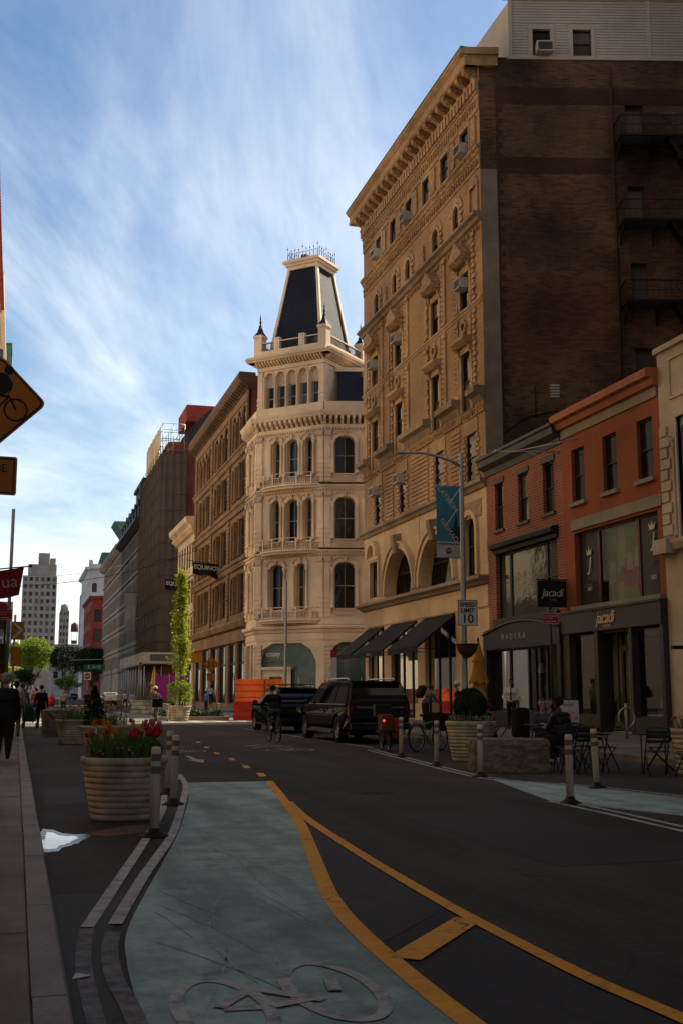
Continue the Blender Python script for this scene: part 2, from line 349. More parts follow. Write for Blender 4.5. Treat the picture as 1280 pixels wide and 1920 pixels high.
def arch_band(cu, zs, r0, r1, w0, w1, n=12, a0=0, a1=180):
    m = MB(); A = [R(a0 + (a1 - a0) * i / n) for i in range(n + 1)]
    def q(r, a, w): return (cu - r * math.cos(a), w, zs + r * math.sin(a))
    for a, b in zip(A, A[1:]):
        m.quad(q(r0, a, w0), q(r1, a, w0), q(r1, b, w0), q(r0, b, w0)); m.quad(q(r1, a, w0), q(r1, a, w1), q(r1, b, w1), q(r1, b, w0)); m.quad(q(r0, a, w0), q(r0, b, w0), q(r0, b, w1), q(r0, a, w1))
    for a in (A[0], A[-1]): m.quad(q(r0, a, w0), q(r1, a, w0), q(r1, a, w1), q(r0, a, w1))
    return m
def voussoirs(cu, zs, r0, r1, n, w0, w1, par, M, mat, gap=.06, a0=8, a1=172):
    st = (a1 - a0) / n
    me = cmesh(('voussoir', round(r0, 2), round(r1, 2), n, mat.name), lambda: arch_band(0, 0, r0, r1, w0, w1, 2, -st * (.5 - gap), st * (.5 - gap)).xf(Matrix.Rotation(R(-90), 4, 'Y') if False else Matrix.Identity(4)), mat)
    for i in range(n):
        a = a0 + st * (i + .5)
        link('voussoir', me, par, M @ T(cu, 0, zs) @ Matrix.Rotation(R(a), 4, 'Y'))
def quoins(u0, u1, z0, z1, h=.28, w=.11, alt=.14, gap=.06):
    m = MB(); z = z0; i = 0
    while z + h * .6 < z1:
        e = alt if i % 2 else 0; m.box(u0, u1 - e if alt > 0 else u1, -w, .02, z + gap / 2, min(z + h, z1) - gap / 2); z += h; i += 1
    return m
def scroll(): # modillion bracket, local x 0..w, y outward negative
    return MB().prism([(0, 0), (-.16, .03), (-.2, .12), (-.42, .2), (-.62, .3), (-.66, .42), (-.64, .5), (0, .5)], 'x', -.11, .11)
def body(par, pts, z0, z1, mat, name='body', rmat=None):
    """closed plain mass of a building behind its facades"""
    m = MB().prism(pts, 'z', z0, z1); return part(name, m, mat, par, Matrix.Identity(4))
def col_mb(r, h, n=10, cap=.22):
    return MB().lathe([(0, 0), (r * 1.45, 0), (r * 1.45, .12), (r * 1.1, .18), (r, .24), (r * .86, h - cap - .06), (r * 1.0, h - cap - .04), (r * .9, h - cap), (r * 1.25, h - cap * .45), (r * 1.5, h - .06), (r * 1.5, h), (0, h)], n)
def rail_mb(L, h, n, post=.05, bal=.018, top=.05):
    m = MB().box(0, L, -top / 2, top / 2, h - .06, h).box(0, L, -top / 2, top / 2, .06, .11)
    for i in range(n + 1): m.box(L * i / n - bal, L * i / n + bal, -bal, bal, .11, h - .06)
    return m
E2 = (math.cos(R(-14.5)), math.sin(R(-14.5)))      # direction of the cross streets and lot lines

# ================================================================== tan office building
YF = 66.2
tan = thing('office_building', 'tall tan terracotta building with heavy bracketed cornice and dark brick side wall', 'building', (20, 47.2, .15))
TM = FM((20, YF), (0, -1)); LT = YF - 47.2
def U(y0, y1): return (YF - max(y0, y1), YF - min(y0, y1))
W3 = [(48.4, 49.5), (52.6, 53.8), (58.4, 59.4), (62.9, 63.9)]
W5 = [(48.75, 49.85), (52.85, 53.95), (58.65, 59.9), (63.1, 64.3)]
W6 = [(49.9, 50.65), (52.75, 53.65), (57.15, 57.95), (59.5, 60.25), (62.9, 63.8)]
W7 = [(48.5, 49.6), (51.25, 52.35), (54.05, 55.1), (56.85, 57.9), (59.65, 60.7), (62.45, 63.5)]
SH = [(51.4, 55.75), (56.85, 61.25), (62.55, 65.6)]
ops = [(*U(*y), 11.3, 13.5) for y in W3] + [(*U(y[0], y[1]), 14.75 if i < 2 else 15.65, 17.55) for i, y in enumerate(W5)] + [(*U(*y), 19.8, 21.5) for y in W5] \
    + [(*U(*y), 23.85, 25.3, 'arch') for y in W6] + [(*U(*y), 27.45, 28.75) for y in W7]
up = [o for o in ops]
part('brick_wall', wall(0, LT, 10.75, 31.6, up, .42), M_tanb, tan, TM)
low = [(*U(63.3, 64.75), 7.05, 9.1), (*U(57.1, 61.9), 6.85, 9.35, 'arch'), (*U(51.3, 56.1), 6.85, 9.35, 'arch'), (*U(48.45, 49.95), 6.85, 9.7, 'arch')]
part('limestone_wall', wall(0, LT, 5.3, 10.75, low, .9), M_lime, tan, TM)
gop = [(*U(*y), .15, 5.3) for y in SH]
part('ground_piers', wall(0, LT, .15, 5.3, gop, .5, w0=.03), M_lime, tan, TM)
for y in (47.2, 55.75, 61.25, 65.6):
    y1 = {47.2: 51.4, 55.75: 56.85, 61.25: 62.55, 65.6: 66.2}[y]; a, b = U(y, y1)
    part('pier_base', MB().box(a - .04, b + .04, -.12, .03, .15, .9).box(a - .02, b + .02, -.07, .03, .9, 1.0), M_lime, tan, TM)
for o in ops: window(tan, TM, o, .04)
window(tan, TM, low[0], .1); window(tan, TM, low[3], .2, cols=1)
for o in low[1:3]: window(tan, TM, o, .55, cols=3, t=.1)
# shop windows of the ground floor with a dim room behind
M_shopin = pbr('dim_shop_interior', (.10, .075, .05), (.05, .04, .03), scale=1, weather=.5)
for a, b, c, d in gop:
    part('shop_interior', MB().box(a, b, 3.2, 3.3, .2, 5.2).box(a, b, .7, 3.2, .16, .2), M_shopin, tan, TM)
    n = 3; W = (b - a) / n
    for i in range(n):
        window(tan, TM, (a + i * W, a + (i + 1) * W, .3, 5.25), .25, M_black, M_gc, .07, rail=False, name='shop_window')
# belt courses and cornices
def course(name, z0, z1, p, mat=M_tan, u0=-.1, u1=None, mid=None):
    u1 = LT + .02 if u1 is None else u1; h = z1 - z0
    return part(name, band([(.02, z0), (-p * .35, z0 + h * .12), (-p * .55, z0 + h * .45), (-p, z0 + h * .62), (-p, z1 - h * .08), (-p * .9, z1), (.02, z1)], u0, u1), mat, tan, TM)
course('belt_course', 6.3, 6.72, .5, M_limeg, u0=-.3, u1=LT + .05); course('belt_course', 10.68, 11.12, .34, M_limeg, u0=-.25)
course('belt_course', 14.2, 14.62, .10, M_carv); course('sill_course', 23.4, 23.82, .42, M_limeg, u0=-.2)
course('belt_course', 26.75, 27.2, .22, M_carv); course('sill_course', 19.45, 19.72, .12)
part('frieze', MB().box(-.03, LT, -.06, .02, 28.95, 29.9), M_carv, tan, TM)
part('frieze', MB().box(-.03, LT + .01, -.05, .02, 5.35, 6.28), M_lime, tan, TM)
part('frieze', MB().box(0, LT, -.04, .02, 26.05, 26.75), M_carv, tan, TM)
dn = MB().box(-.13, .13, -.2, 0, 0, .46)
for i in range(44): link('dentil', cmesh(('dentil',), lambda: dn, M_tan), tan, TM @ T(.2 + i * .435, -.04, 29.92))
part('cornice_bed', MB().box(-.05, LT + .02, -.12, .02, 29.82, 29.92).box(-.1, LT + .03, -.24, .02, 30.4, 30.5), M_tan, tan, TM)
for i in range(21): link('modillion', cmesh(('modillion',), lambda: scroll().xf(Matrix.Diagonal((1.5, .95, 1.16, 1))), M_carv), tan, TM @ T(.25 + i * .92, -.06, 30.5))
crown = [(.3, 31.08), (-.66, 31.08), (-.74, 31.14), (-.75, 31.24), (-.68, 31.28), (-.7, 31.6), (-.78, 31.66), (-.9, 31.8), (-.92, 31.92), (.9, 31.92), (.9, 31.08)]
part('cornice', band(crown, -.8, LT + .1), M_tan, tan, TM)
part('cornice_cap', MB().box(-.85, LT + .15, -.95, .9, 31.922, 31.96), M_teal, tan, TM)
for i in range(26): link('cornice_rosette', cmesh(('cornice_rosette',), lambda: MB().lathe([(.0, -.07), (.06, -.06), (.12, -.04), (.14, 0)], 8).xf(Matrix.Rotation(R(-90), 4, 'X') @ Matrix.Identity(4)), M_carv), tan, TM @ T(.0 + i * .76, -.69, 31.44) @ Matrix.Rotation(R(180), 4, 'X'))
# window dressings: architraves, pediments, balcony shelves, brick jamb quoins
def hood(a, b, z, p=.32, h=.26, ped=0):
    m = MB().prism([(.02, z), (-p * .5, z), (-p, z + h * .55), (-p, z + h), (.02, z + h)], 'x', a - .28, b + .28)
    if ped: m.prism([(a - .3, z + h), (b + .3, z + h), ((a + b) / 2, z + h + ped)], 'y', -p, .02); m.lathe([(0, -.05), (.22, -.03), (.26, 0)], 8, ((a + b) / 2, 0, 0)) if False else None
    for s in (a - .16, b + .16): m.prism([(.02, z - .55), (-.1, z - .5), (-.24, z - .12), (-p * .9, z), (.02, z)], 'x', s - .08, s + .08)
    return m
def archi(a, b, c, d, t=.2, w=.09): return MB().box(a - t, a, -w, .02, c, d).box(b, b + t, -w, .02, c, d).box(a - t, b + t, -w * 1.05, .02, d, d + t)
for i, y in enumerate(W5):
    a, b = U(*y)
    part('window_surround', archi(a, b, 19.75, 21.5, .28), M_tan, tan, TM); part('pediment', hood(a, b, 21.95, .58, .3, .75), M_carv, tan, TM)
    part('window_surround', archi(a, b, 14.65, 17.55, .28), M_tan, tan, TM); part('window_hood', hood(a, b, 17.85, .52, .34), M_tan, tan, TM)
    part('carved_panel', MB().box(a - .2, b + .2, -.07, .02, 18.25, 19.4).join(arch_band((a + b) / 2, 18.8, .2, .36, -.2, -.06, 12, 0, 360)), M_carv, tan, TM)
    q = MB()
    for z0, z1 in ((15.5, 19.4), (19.8, 23.3)):
        q.join(quoins(b + .42, b + .8, z0, z1, .26)).join(quoins(a - .8, a - .45, z0, z1, .26))
    part('quoin_strip', q, M_tan, tan, TM)
for y0, y1 in ((47.2, 48.3), (50.05, 52.4), (54.1, 58.2), (60.2, 62.7), (64.7, 66.2)):
    a, b = U(y0, y1)
    part('balcony_shelf', MB().prism([(.02, 14.75), (-.12, 14.75), (-.25, 15.0), (-.55, 15.1), (-.55, 15.36), (-.48, 15.42), (.02, 15.42)], 'x', a, b), M_limeg, tan, TM)
    part('carved_panel', MB().box(a, b, -.09, .02, 14.25, 14.76), M_carv, tan, TM)
for y in W3:
    a, b = U(*y); part('flat_arch', MB().box(a - .35, b + .35, -.05, .02, 13.5, 14.15), M_tan, tan, TM)
    part('quoin_strip', quoins(a - .55, a, 11.2, 13.5, .22, .06, .16).join(quoins(b + .02, b + .55, 11.2, 13.5, .22, .06, .16)), M_tan, tan, TM)
for y0, y1 in ((50.3, 51.5), (54.8, 57.4), (60.5, 61.9)):
    a, b = U(y0, y1); part('quoin_strip', quoins(a, b, 11.2, 14.1, .22, .05, .0), M_tan, tan, TM)
for o in ops:
    if len(o) > 4:
        a, b, c, d = o[:4]; r = (b - a) / 2; cu = (a + b) / 2
        part('archivolt', arch_band(cu, d - r, r, r + .16, -.1, .02).join(MB().box(a - .16, a, -.1, .02, c, d - r).box(b, b + .16, -.1, .02, c, d - r)), M_tan, tan, TM)
        voussoirs(cu, d - r, r + .2, r + .52, 9, -.07, .02, tan, TM, M_tan)
        part('quoin_strip', quoins(b + .2, b + .5, c, d - r, .2), M_tan, tan, TM)
a, b = U(47.55, 48.35); part('blind_niche', archi(a, b, 23.85, 25.3, .14, .12).join(arch_band((a + b) / 2, 25.3, .2, .55, -.12, .02)), M_tan, tan, TM)
for y in (54.9, 61.4): a, b = U(y, y + .5); part('plaque', MB().box(a, b, -.12, .02, 23.95, 25.1), M_carv, tan, TM)
for y in W7: a, b = U(*y); part('window_surround', archi(a, b, 27.35, 28.75, .16, .07), M_tan, tan, TM); part('carved_panel', MB().box(b + .3, b + .9, -.1, .02, 27.4, 28.8), M_carv, tan, TM)
for o in low[1:3]:
    a, b, c, d = o[:4]; r = (b - a) / 2; cu = (a + b) / 2
    part('archivolt', arch_band(cu, d - r, r, r + .3, -.18, .02, 18).join(arch_band(cu, d - r, r + .3, r + .42, -.28, .02, 18)), M_lime, tan, TM)
    part('keystone', MB().prism([(.02, d - .3), (-.3, d - .25), (-.46, d + .25), (-.5, d + .75), (.02, d + .85)], 'x', cu - .24, cu + .24), M_limeg, tan, TM)
a, b, c, d = low[3][:4]; part('archivolt', arch_band((a + b) / 2, d - .75, .75, 1.0, -.14, .02).join(MB().box(a - .25, a, -.14, .02, c, d - .75).box(b, b + .25, -.14, .02, c, d - .75)), M_lime, tan, TM)
part('carved_panel', MB().box(a - .7, b + .7, -.05, .02, d - .2, d + .6), M_carv, tan, TM)
a, b, c, d = low[0][:4]; part('window_hood', archi(a, b, c, d, .25, .14).join(arch_band((a + b) / 2, d + .3, .7, .98, -.34, .02)).join(MB().box(a - .3, b + .3, -.2, .02, d + .1, d + .3)), M_lime, tan, TM)
# small cast bosses along the friezes
fo = MB()
for z, n_, r_ in ((29.38, 60, .13), (26.4, 60, .12), (14.5, 56, .11), (18.3, 0, .1), (23.15, 50, .08)):
    for i in range(n_):
        u = .2 + (LT - .4) * i / (n_ - 1)
        fo.add([(u - r_, -.05, z), (u, -.05, z - r_ * 1.5), (u + r_, -.05, z), (u, -.05, z + r_ * 1.5), (u, -.15, z)], [(0, 1, 4), (1, 2, 4), (2, 3, 4), (3, 0, 4)])
        if i < n_ - 1: w_ = (LT - .4) / (n_ - 1); fo.box(u + w_ * .42, u + w_ * .58, -.12, -.04, z - r_ * 1.7, z + r_ * 1.7)
o_ = part('frieze_ornament', fo, M_carv, tan, TM); o_['kind'] = 'stuff'
for y, w_ in ((50.15, .3), (51.9, .3), (54.6, .34), (57.6, .34), (60.9, .3), (62.2, .3), (65.3, .5)):
    a, b = U(y, y + w_)
    for z0, z1 in ((15.45, 19.4), (19.75, 23.35)):
        part('pilaster_strip', MB().box(a, b, -.1, .02, z0, z1).box(a - .06, b + .06, -.16, .02, z1 - .35, z1 - .12).box(a - .05, b + .05, -.14, .02, z0, z0 + .25), M_tan, tan, TM)
# ashlar joints of the limestone storey
jn = MB()
for k in range(7):
    z = 7.3 + k * .5
    for a, b in ((0, 1.1), (3.3, 4.1), (9.3, 9.95), (15.1, 15.8), (18.4, LT)):
        if z < 10.6: link('ashlar_block', cmesh(('ashlar_block', a), lambda: MB().box(a + .02, b - .02, -.022, .02, .012, .488), M_lime), tan, TM @ T(0, 0, z))
# side wall facing the camera, with dark repair bands, grey corner pilaster
SM = FM((20, 47.2), E2)
doors = [(6.95, 7.85, 27.3, 29.2), (6.95, 7.75, 23.1, 25.1), (6.95, 7.75, 19.2, 21.3), (7.0, 7.85, 15.6, 17.2)]
part('side_wall', wall(0, 26, .15, 31.6, doors, .3), M_sbrick, tan, SM)
part('side_wall_band', MB().box(.75, 26, -.012, .01, 29.2, 30.05).box(.75, 6.2, -.012, .01, 25.7, 26.5), M_sband, tan, SM)
M_sb2 = brick('olive_side_brick', (.155, .085, .043), (.06, .034, .019), (.10, .075, .055), bw=.30, bh=.105, ms=.014, weather=.6, var=.3); M_sb3 = brick('rust_side_brick', (.17, .068, .032), (.06, .026, .015), (.10, .07, .05), bw=.30, bh=.105, ms=.014, weather=.7, var=.25)
part('repainted_brick', MB().box(1.15, 6.1, -.008, .01, 26.52, 29.18), M_sb2, tan, SM)
part('repointed_brick', MB().box(.9, 5.8, -.009, .01, 17.2, 20.4), M_sb3, tan, SM)
part('wall_cable', MB().tube([(.9, -.05, 13.2), (1.8, -.05, 13.9), (3.2, -.05, 14.2), (5.2, -.05, 14.1), (6.6, -.05, 13.6)], .03, 5).cyl((2.3, -.04, 13.9), (2.3, -.04, 15.4), .025), M_black, tan, SM)
part('wall_vent', (lambda m: [m.box(3.0, 3.42, -.05, .01, 14.85 + i * .13, 14.93 + i * .13) for i in range(5)] and m)(MB()), M_metal, tan, SM)
part('downpipe', MB().cyl((6.3, -.06, 12), (6.3, -.06, 31), .06), M_sband, tan, SM)
part('corner_pilaster', MB().box(.02, .78, -.05, .01, 11.5, 25.9), M_rend, tan, SM)
part('toothed_edge', (lambda m: [m.box(.78, .78 + (.12 if i % 2 else .3), -.02, .01, 12 + i * .3, 12.27 + i * .3) for i in range(58)] and m)(MB()), M_sband, tan, SM)
part('side_cornice_return', MB().box(-.7, .9, -.2, .02, 31.08, 31.6).box(-.93, .95, -.32, .02, 31.6, 31.94), M_tan, tan, SM)
for d in doors: window(tan, SM, d, .25, M_dgrey, M_g2, rail=False, name='fire_door')
def tbp(x): return [(x, 47.6 - (x - 20) * .2586), (20 + 25.9 * E2[0], 47.6 + 25.9 * E2[1]), (20 + 25.9 * E2[0], 65 + 25.9 * E2[1]), (x, 66.1)]
part('body', MB().prism(tbp(21), 'z', 6.0, 31.55), M_sbrick, tan, Matrix.Identity(4)); part('ground_body', MB().prism(tbp(23.6), 'z', .2, 6.0), M_sbrick, tan, Matrix.Identity(4))
# clapboard penthouse on the roof
PM = FM((20 + 1.6 * E2[0], 47.25 + 1.6 * E2[1]), E2)
pw = [(1.05, 1.93, 31.75, 33.1), (3.0, 3.9, 31.75, 33.1)]
part('penthouse_wall', wall(0, 24, 31.55, 34.9, pw, .2), M_clap, tan, PM)
cb_ = MB()
for i in range(22):
    z = 31.7 + i * .145
    for a, b in ((0, .8), (2.18, 2.75), (4.15, 24)) if z < 33.3 else ((0, 24),): cb_.prism([(0, z), (-.035, z), (-.005, z + .145), (0, z + .145)], 'x', a, b)
part('clapboards', cb_, M_clap, tan, PM)
part('penthouse_trim', MB().box(-.1, .08, -.06, .02, 31.6, 34.9).box(6.6, 6.78, -.05, .02, 31.6, 34.9).box(-.2, 24, -.1, .05, 31.5, 31.66), M_clap, tan, PM)
for o in pw: window(tan, PM, o, .1, M_frame); part('window_surround', archi(o[0], o[1], o[2] - .1, o[3], .14, .05), M_clap, tan, PM)
part('penthouse_body', MB().prism([(21.7, 47.2), (21.7 + 23 * E2[0], 47.5 + 23 * E2[1]), (21.7 + 23 * E2[0], 65), (21.7, 65)], 'z', 31.56, 34.88), M_clap, tan, Matrix.Identity(4))
part('penthouse_cornice', MB().prism([(0, 34.6), (-.15, 34.7), (-.3, 35.0), (-.3, 35.1), (.1, 35.1)], 'x', -.35, 24), M_clap, tan, PM)
# black iron fire escape on the side wall
fe = thing('fire_escape', 'black iron fire escape with landings and stairs on dark brick side wall', 'fire escape', (20 + 8 * E2[0], 47.2 + 8 * E2[1], 16))
for k, z in enumerate((27.2, 23.05, 19.15)):
    L = MB()
    for i in range(9): L.box(6.4, 10.2, -1.1 + i * .13, -1.04 + i * .13, z - .03, z)
    L.box(6.4, 10.2, -1.14, -1.1, z - .1, z + .02).box(6.4, 6.44, -1.14, 0, z - .1, z + .02)
    for x in (6.5, 8, 9.6): L.prism([(0, z - .9), (0, z - .05), (-1.05, z - .05)], 'x', x - .02, x + .02)
    part('landing', L, M_black, fe, SM)
    g = MB().box(6.4, 10.2, -1.13, -1.1, z + .9, z + .95).box(6.4, 10.2, -1.12, -1.1, z + .45, z + .48)
    for i in range(14): g.box(6.4 + i * .29, 6.42 + i * .29, -1.125, -1.105, z, z + .92)
    for i in range(4): g.box(6.4, 6.42, -1.1 + i * .35, -1.08 + i * .35, z, z + .92)
    g.box(6.39, 6.43, -1.12, 0, z + .9, z + .95)
    part('railing', g, M_black, fe, SM)
    st = MB(); x0, z0, x1, z1 = 8.6, z, 11.1, z - 4.05
    for w_ in (-.95, -.4): st.add([(x0, w_, z0), (x0 + .18, w_, z0), (x1 + .18, w_, z1), (x1, w_, z1)], [(0, 1, 2, 3)]); st.cyl((x0, w_, z0 + .9), (x1, w_, z1 + .9), .02); st.prism([(x0, z0 - .1), (x0, z0 + .1), (x1, z1 + .1), (x1, z1 - .1)], 'y', w_ - .02, w_ + .02)
    for i in range(12): st.box(x0 + (x1 - x0) * i / 12, x0 + (x1 - x0) * i / 12 + .22, -.95, -.4, z0 + (z1 - z0) * i / 12 - .02, z0 + (z1 - z0) * i / 12)
    part('stair', st, M_black, fe, SM)
# awnings
for k, (y0, y1) in enumerate(SH):
    a, b = U(y0, y1); nm = ['nearest the yellow umbrella', 'in the middle of the three', 'nearest the cream corner building'][k]
    aw = thing('awning', 'black canvas shop awning ' + nm, 'awning', (20, y1, 3.4), 0, 'black awnings on the tan building')
    m = MB().prism([(0, 5.25), (-1.95, 3.7), (-1.95, 3.62), (0, 5.15)], 'x', a - .05, b + .05)
    part('canopy', m, M_awn, aw, TM)
    v = MB().box(a - .05, b + .05, -1.96, -1.93, 3.42, 3.7); part('valance', v, M_awn, aw, TM)
    fr = MB()
    for u in (a, b): fr.cyl((u, 0, 3.6), (u, -1.9, 3.6), .02).cyl((u, 0, 5.15), (u, -1.9, 3.65), .02)
    part('frame', fr, M_black, aw, TM)
    if k == 1: text('lettering', 'HERITAGE', .2, TM @ T((a + b) / 2, -1.966, 3.54), pbr('awning_letter', (.3, .27, .22)), aw)
# air conditioners in the tan building's windows
def ac_mb():
    m = MB().box(0, .72, -.55, .1, 0, .46); 
    return m
def air_con(M, u, z, label, rec=0):
    W = M @ T(u, rec, z); t = tag(link('air_conditioner', None, None, W), label, 'air conditioner', 'air conditioners in windows')
    link('casing', cmesh(('casing',), lambda: MB().box(0, .78, -.5, .3, 0, .5).box(-.02, .8, -.52, -.48, -.01, .04).box(-.02, .8, -.52, -.48, .46, .51), M_acw), t, W)
    link('grille', cmesh(('grille',), lambda: (lambda m: [m.box(.06, .72, -.515, -.5, .07 + i * .04, .095 + i * .04) for i in range(9)] and m)(MB().box(.05, .73, -.506, -.5, .06, .45)), M_dgrey), t, W)
for y, z, l in ((49.5, 27.45, 'white air conditioner in the top-floor window next to the corner'), (57.8, 27.45, 'white air conditioner in the fourth top-floor window from the corner'), (63.4, 27.45, 'white air conditioner in the farthest top-floor window'),
                (49.75, 20.7, 'white air conditioner below the pediment nearest the dark side wall'), (59.6, 21.0, 'white air conditioner in pedimented window third from the corner'), (64.2, 20.75, 'white air conditioner in the farthest pedimented window'),
                (59.3, 12.9, 'white air conditioner above the street lamp arm, third window from corner'), (63.85, 12.95, 'white air conditioner in the far window just above the limestone storey')):
    air_con(TM, YF - y, z, l, .05)
air_con(PM, 1.2, 31.78, 'grey air conditioner in the left penthouse window', .1)
I4 = Matrix.Identity(4)
def lotbody(par, ya, yb, z1, mat, depth=14, x=20.4, name='body', z0=.2):
    e = (E2[0] * depth, E2[1] * depth)
    part(name, MB().prism([(x, ya), (x + e[0], ya + e[1]), (x + e[0], yb + e[1]), (x, yb)], 'z', z0, z1), mat, par, I4)
# ================================================================== red brick house with arched shop front
BF = 47.19
bk = thing('brick_house', 'red brick row house with dark cornice and arched black shop front', 'building', (20, 43.5, .15))
BM = FM((20, BF), (0, -1)); LB = BF - 39.75
def UB(y0, y1): return (BF - max(y0, y1), BF - min(y0, y1))
bw = [(*UB(45.4, 46.3), 8.55, 10.6), (*UB(42.85, 43.85), 8.55, 10.6), (*UB(40.45, 41.45), 8.55, 10.6)]
big = (*UB(40.35, 46.35), 4.65, 7.55)
part('wall', wall(0, LB, 3.4, 11.3, bw + [big], .3), M_red, bk, BM)
lotbody(bk, 39.8, 47.15, 11.4, M_red, 10, 24); part('roof', MB().prism([(20.05, 39.8), (24.2, 38.9), (24.2, 46.2), (20.05, 47.15)], 'z', 11.2, 11.4), M_dgrey, bk, I4); part('floor_slab', MB().prism([(20.35, 39.8), (24.2, 38.9), (24.2, 46.2), (20.35, 47.15)], 'z', 3.6, 4.5), M_dgrey, bk, I4)
for o in bw:
    window(bk, BM, o, .13); a, b, c, d = o
    part('lintel', MB().box(a - .12, b + .12, -.06, .02, d, d + .22), M_dgrey, bk, BM); part('sill', MB().box(a - .1, b + .1, -.1, .1, c - .12, c), M_dgrey, bk, BM)
part('cornice', band([(.02, 11.1), (-.05, 11.1), (-.1, 11.35), (-.38, 11.5), (-.42, 11.75), (-.5, 11.8), (-.5, 11.92), (.5, 12.0), (.5, 11.1)], -.12, LB), M_dgrey, bk, BM)
part('window_cornice', band([(.02, 7.5), (-.08, 7.5), (-.12, 7.65), (-.3, 7.72), (-.34, 7.86), (-.26, 7.95), (.02, 7.98)], big[0] - .1, big[1] + .15), M_black, bk, BM)
part('window_sill', MB().box(big[0] - .1, big[1] + .1, -.16, .3, 4.42, 4.66), M_black, bk, BM)
M_room = pbr('upper_room', (.16, .14, .11), (.09, .08, .065), scale=.8)
M_gdisp = glass('display_glass', (.07, .066, .052), wav=.35)
xs = [big[0], big[0] + 1.15, big[0] + 4.7, big[1]]
for i in range(3): window(bk, BM, (xs[i], xs[i + 1], 4.66, 7.5), .18, M_black, M_gdisp, .09, rail=(i == 2), name='display_window')
# arched shop front
part('shop_frame', MB().prism([(0, 3.35), (LB, 3.35), (LB, 4.15)] + [(LB * (1 - i / 14), 4.15 + .38 * math.sin(math.pi * i / 14)) for i in range(1, 14)] + [(0, 4.15)], 'y', -.32, .02).box(0, .3, -.3, .02, .15, 3.35).box(LB - .3, LB, -.3, .02, .15, 3.35).box(0, LB, -.3, .02, .15, .75), M_black, bk, BM)
arc = MB()
L = [(LB * i / 16, -.36, 4.02 + .42 * math.sin(math.pi * i / 16)) for i in range(17)]
arc.tube([(x, y, z) for x, y, z in L], .05, 6); part('arch_moulding', arc, M_dgrey, bk, BM)
text('lettering', 'M  A  D  E  R  A', .36, BM @ T(LB * .43, -.325, 3.82), pbr('sign_letter_pale', (.45, .42, .36)), bk, .012)
part('room', MB().box(.3, LB - .3, 2.4, 2.45, .2, 3.35).box(.3, LB - .3, .3, 2.4, .17, .2).box(.3, .35, .3, 2.4, .2, 3.35).box(LB - .35, LB - .3, .3, 2.4, .2, 3.35), pbr('shop_room_wall', (.42, .35, .27), (.33, .27, .2), scale=.8), bk, BM)
xs = [.3, 2.1, 3.9, 4.5, 5.6, LB - .3]
for i in range(5): window(bk, BM, (xs[i], xs[i + 1], .75, 3.35), .02, M_black, M_gc if i < 4 else M_g1, .07, rail=False, name='shop_window')
part('wall_picture', MB().box(.7, 2.9, 2.3, 2.4, .9, 2.9), M_black, bk, BM)
lp = thing('pendant_lamp', 'white cone pendant lamp hanging inside the arched shop window', 'lamp', tuple(BM @ Vector((2.75, 1.2, 2.35))))
part('shade', MB().lathe([(.05, .42), (.1, .4), (.3, .0), (.28, .0), (.06, .38)], 14), pbr('lamp_shade_cream', (.75, .66, .5)), lp); part('cord', MB().cyl((0, 0, .4), (0, 0, 1.0), .01), M_black, lp)
# ================================================================== orange house with the children's shop
OF = 39.75
og = thing('painted_house', 'terracotta painted row house with grey trim and charcoal shop fascia', 'building', (20, 36.2, .15))
OM = FM((20, OF), (0, -1)); LO = OF - 32.65
def UO(y0, y1): return (OF - max(y0, y1), OF - min(y0, y1))
ow = [(*UO(37.9, 38.95), 8.6, 10.65), (*UO(35.5, 36.5), 8.6, 10.65), (*UO(33.1, 34.1), 8.6, 10.65)]
ob = (*UO(33.0, 38.9), 4.68, 7.45)
part('wall', wall(0, LO, 3.6, 11.3, ow + [ob], .3), M_org, og, OM); lotbody(og, 32.7, 39.74, 11.4, M_org, 10, 24); part('roof', MB().prism([(20.05, 32.7), (24.2, 31.8), (24.2, 38.8), (20.05, 39.7)], 'z', 11.2, 11.4), M_dgrey, og, I4); part('floor_slab', MB().prism([(20.35, 32.7), (24.2, 31.8), (24.2, 38.8), (20.35, 39.7)], 'z', 3.75, 4.5), M_dgrey, og, I4)
for o in ow:
    window(og, OM, o, .13, g=M_gw); a, b, c, d = o; part('sill', MB().box(a - .1, b + .1, -.13, .1, c - .15, c), M_gtrim, og, OM)
part('cornice', band([(.02, 11.55), (-.2, 11.6), (-.28, 11.8), (-.46, 11.86), (-.5, 12.08), (-.4, 12.16), (.5, 12.16), (.5, 11.55)], 0, LO + .05), pbr('terracotta_cornice_paint', (.43, .15, .06), rough=.6), og, OM)
part('frieze_board', MB().box(.05, LO - .05, -.06, .02, 11.22, 11.56), M_gtrim, og, OM)
part('trim_band', MB().box(ob[0] - .15, LO, -.07, .02, 7.55, 7.95), M_gtrim, og, OM); part('sill_band', MB().box(ob[0] - .15, LO - .1, -.18, .25, 4.52, 4.68), M_gtrim, og, OM)
M_mah = pbr('mahogany_frame', (.10, .035, .02), rough=.45)
xs = [ob[0], ob[0] + 1.5, ob[0] + 4.3, ob[1]]
for i in range(3): window(og, OM, (xs[i], xs[i + 1], 4.68, 7.45), .2, M_mah, M_gc if i == 1 else M_gdisp, .07, rail=False, name='display_window')
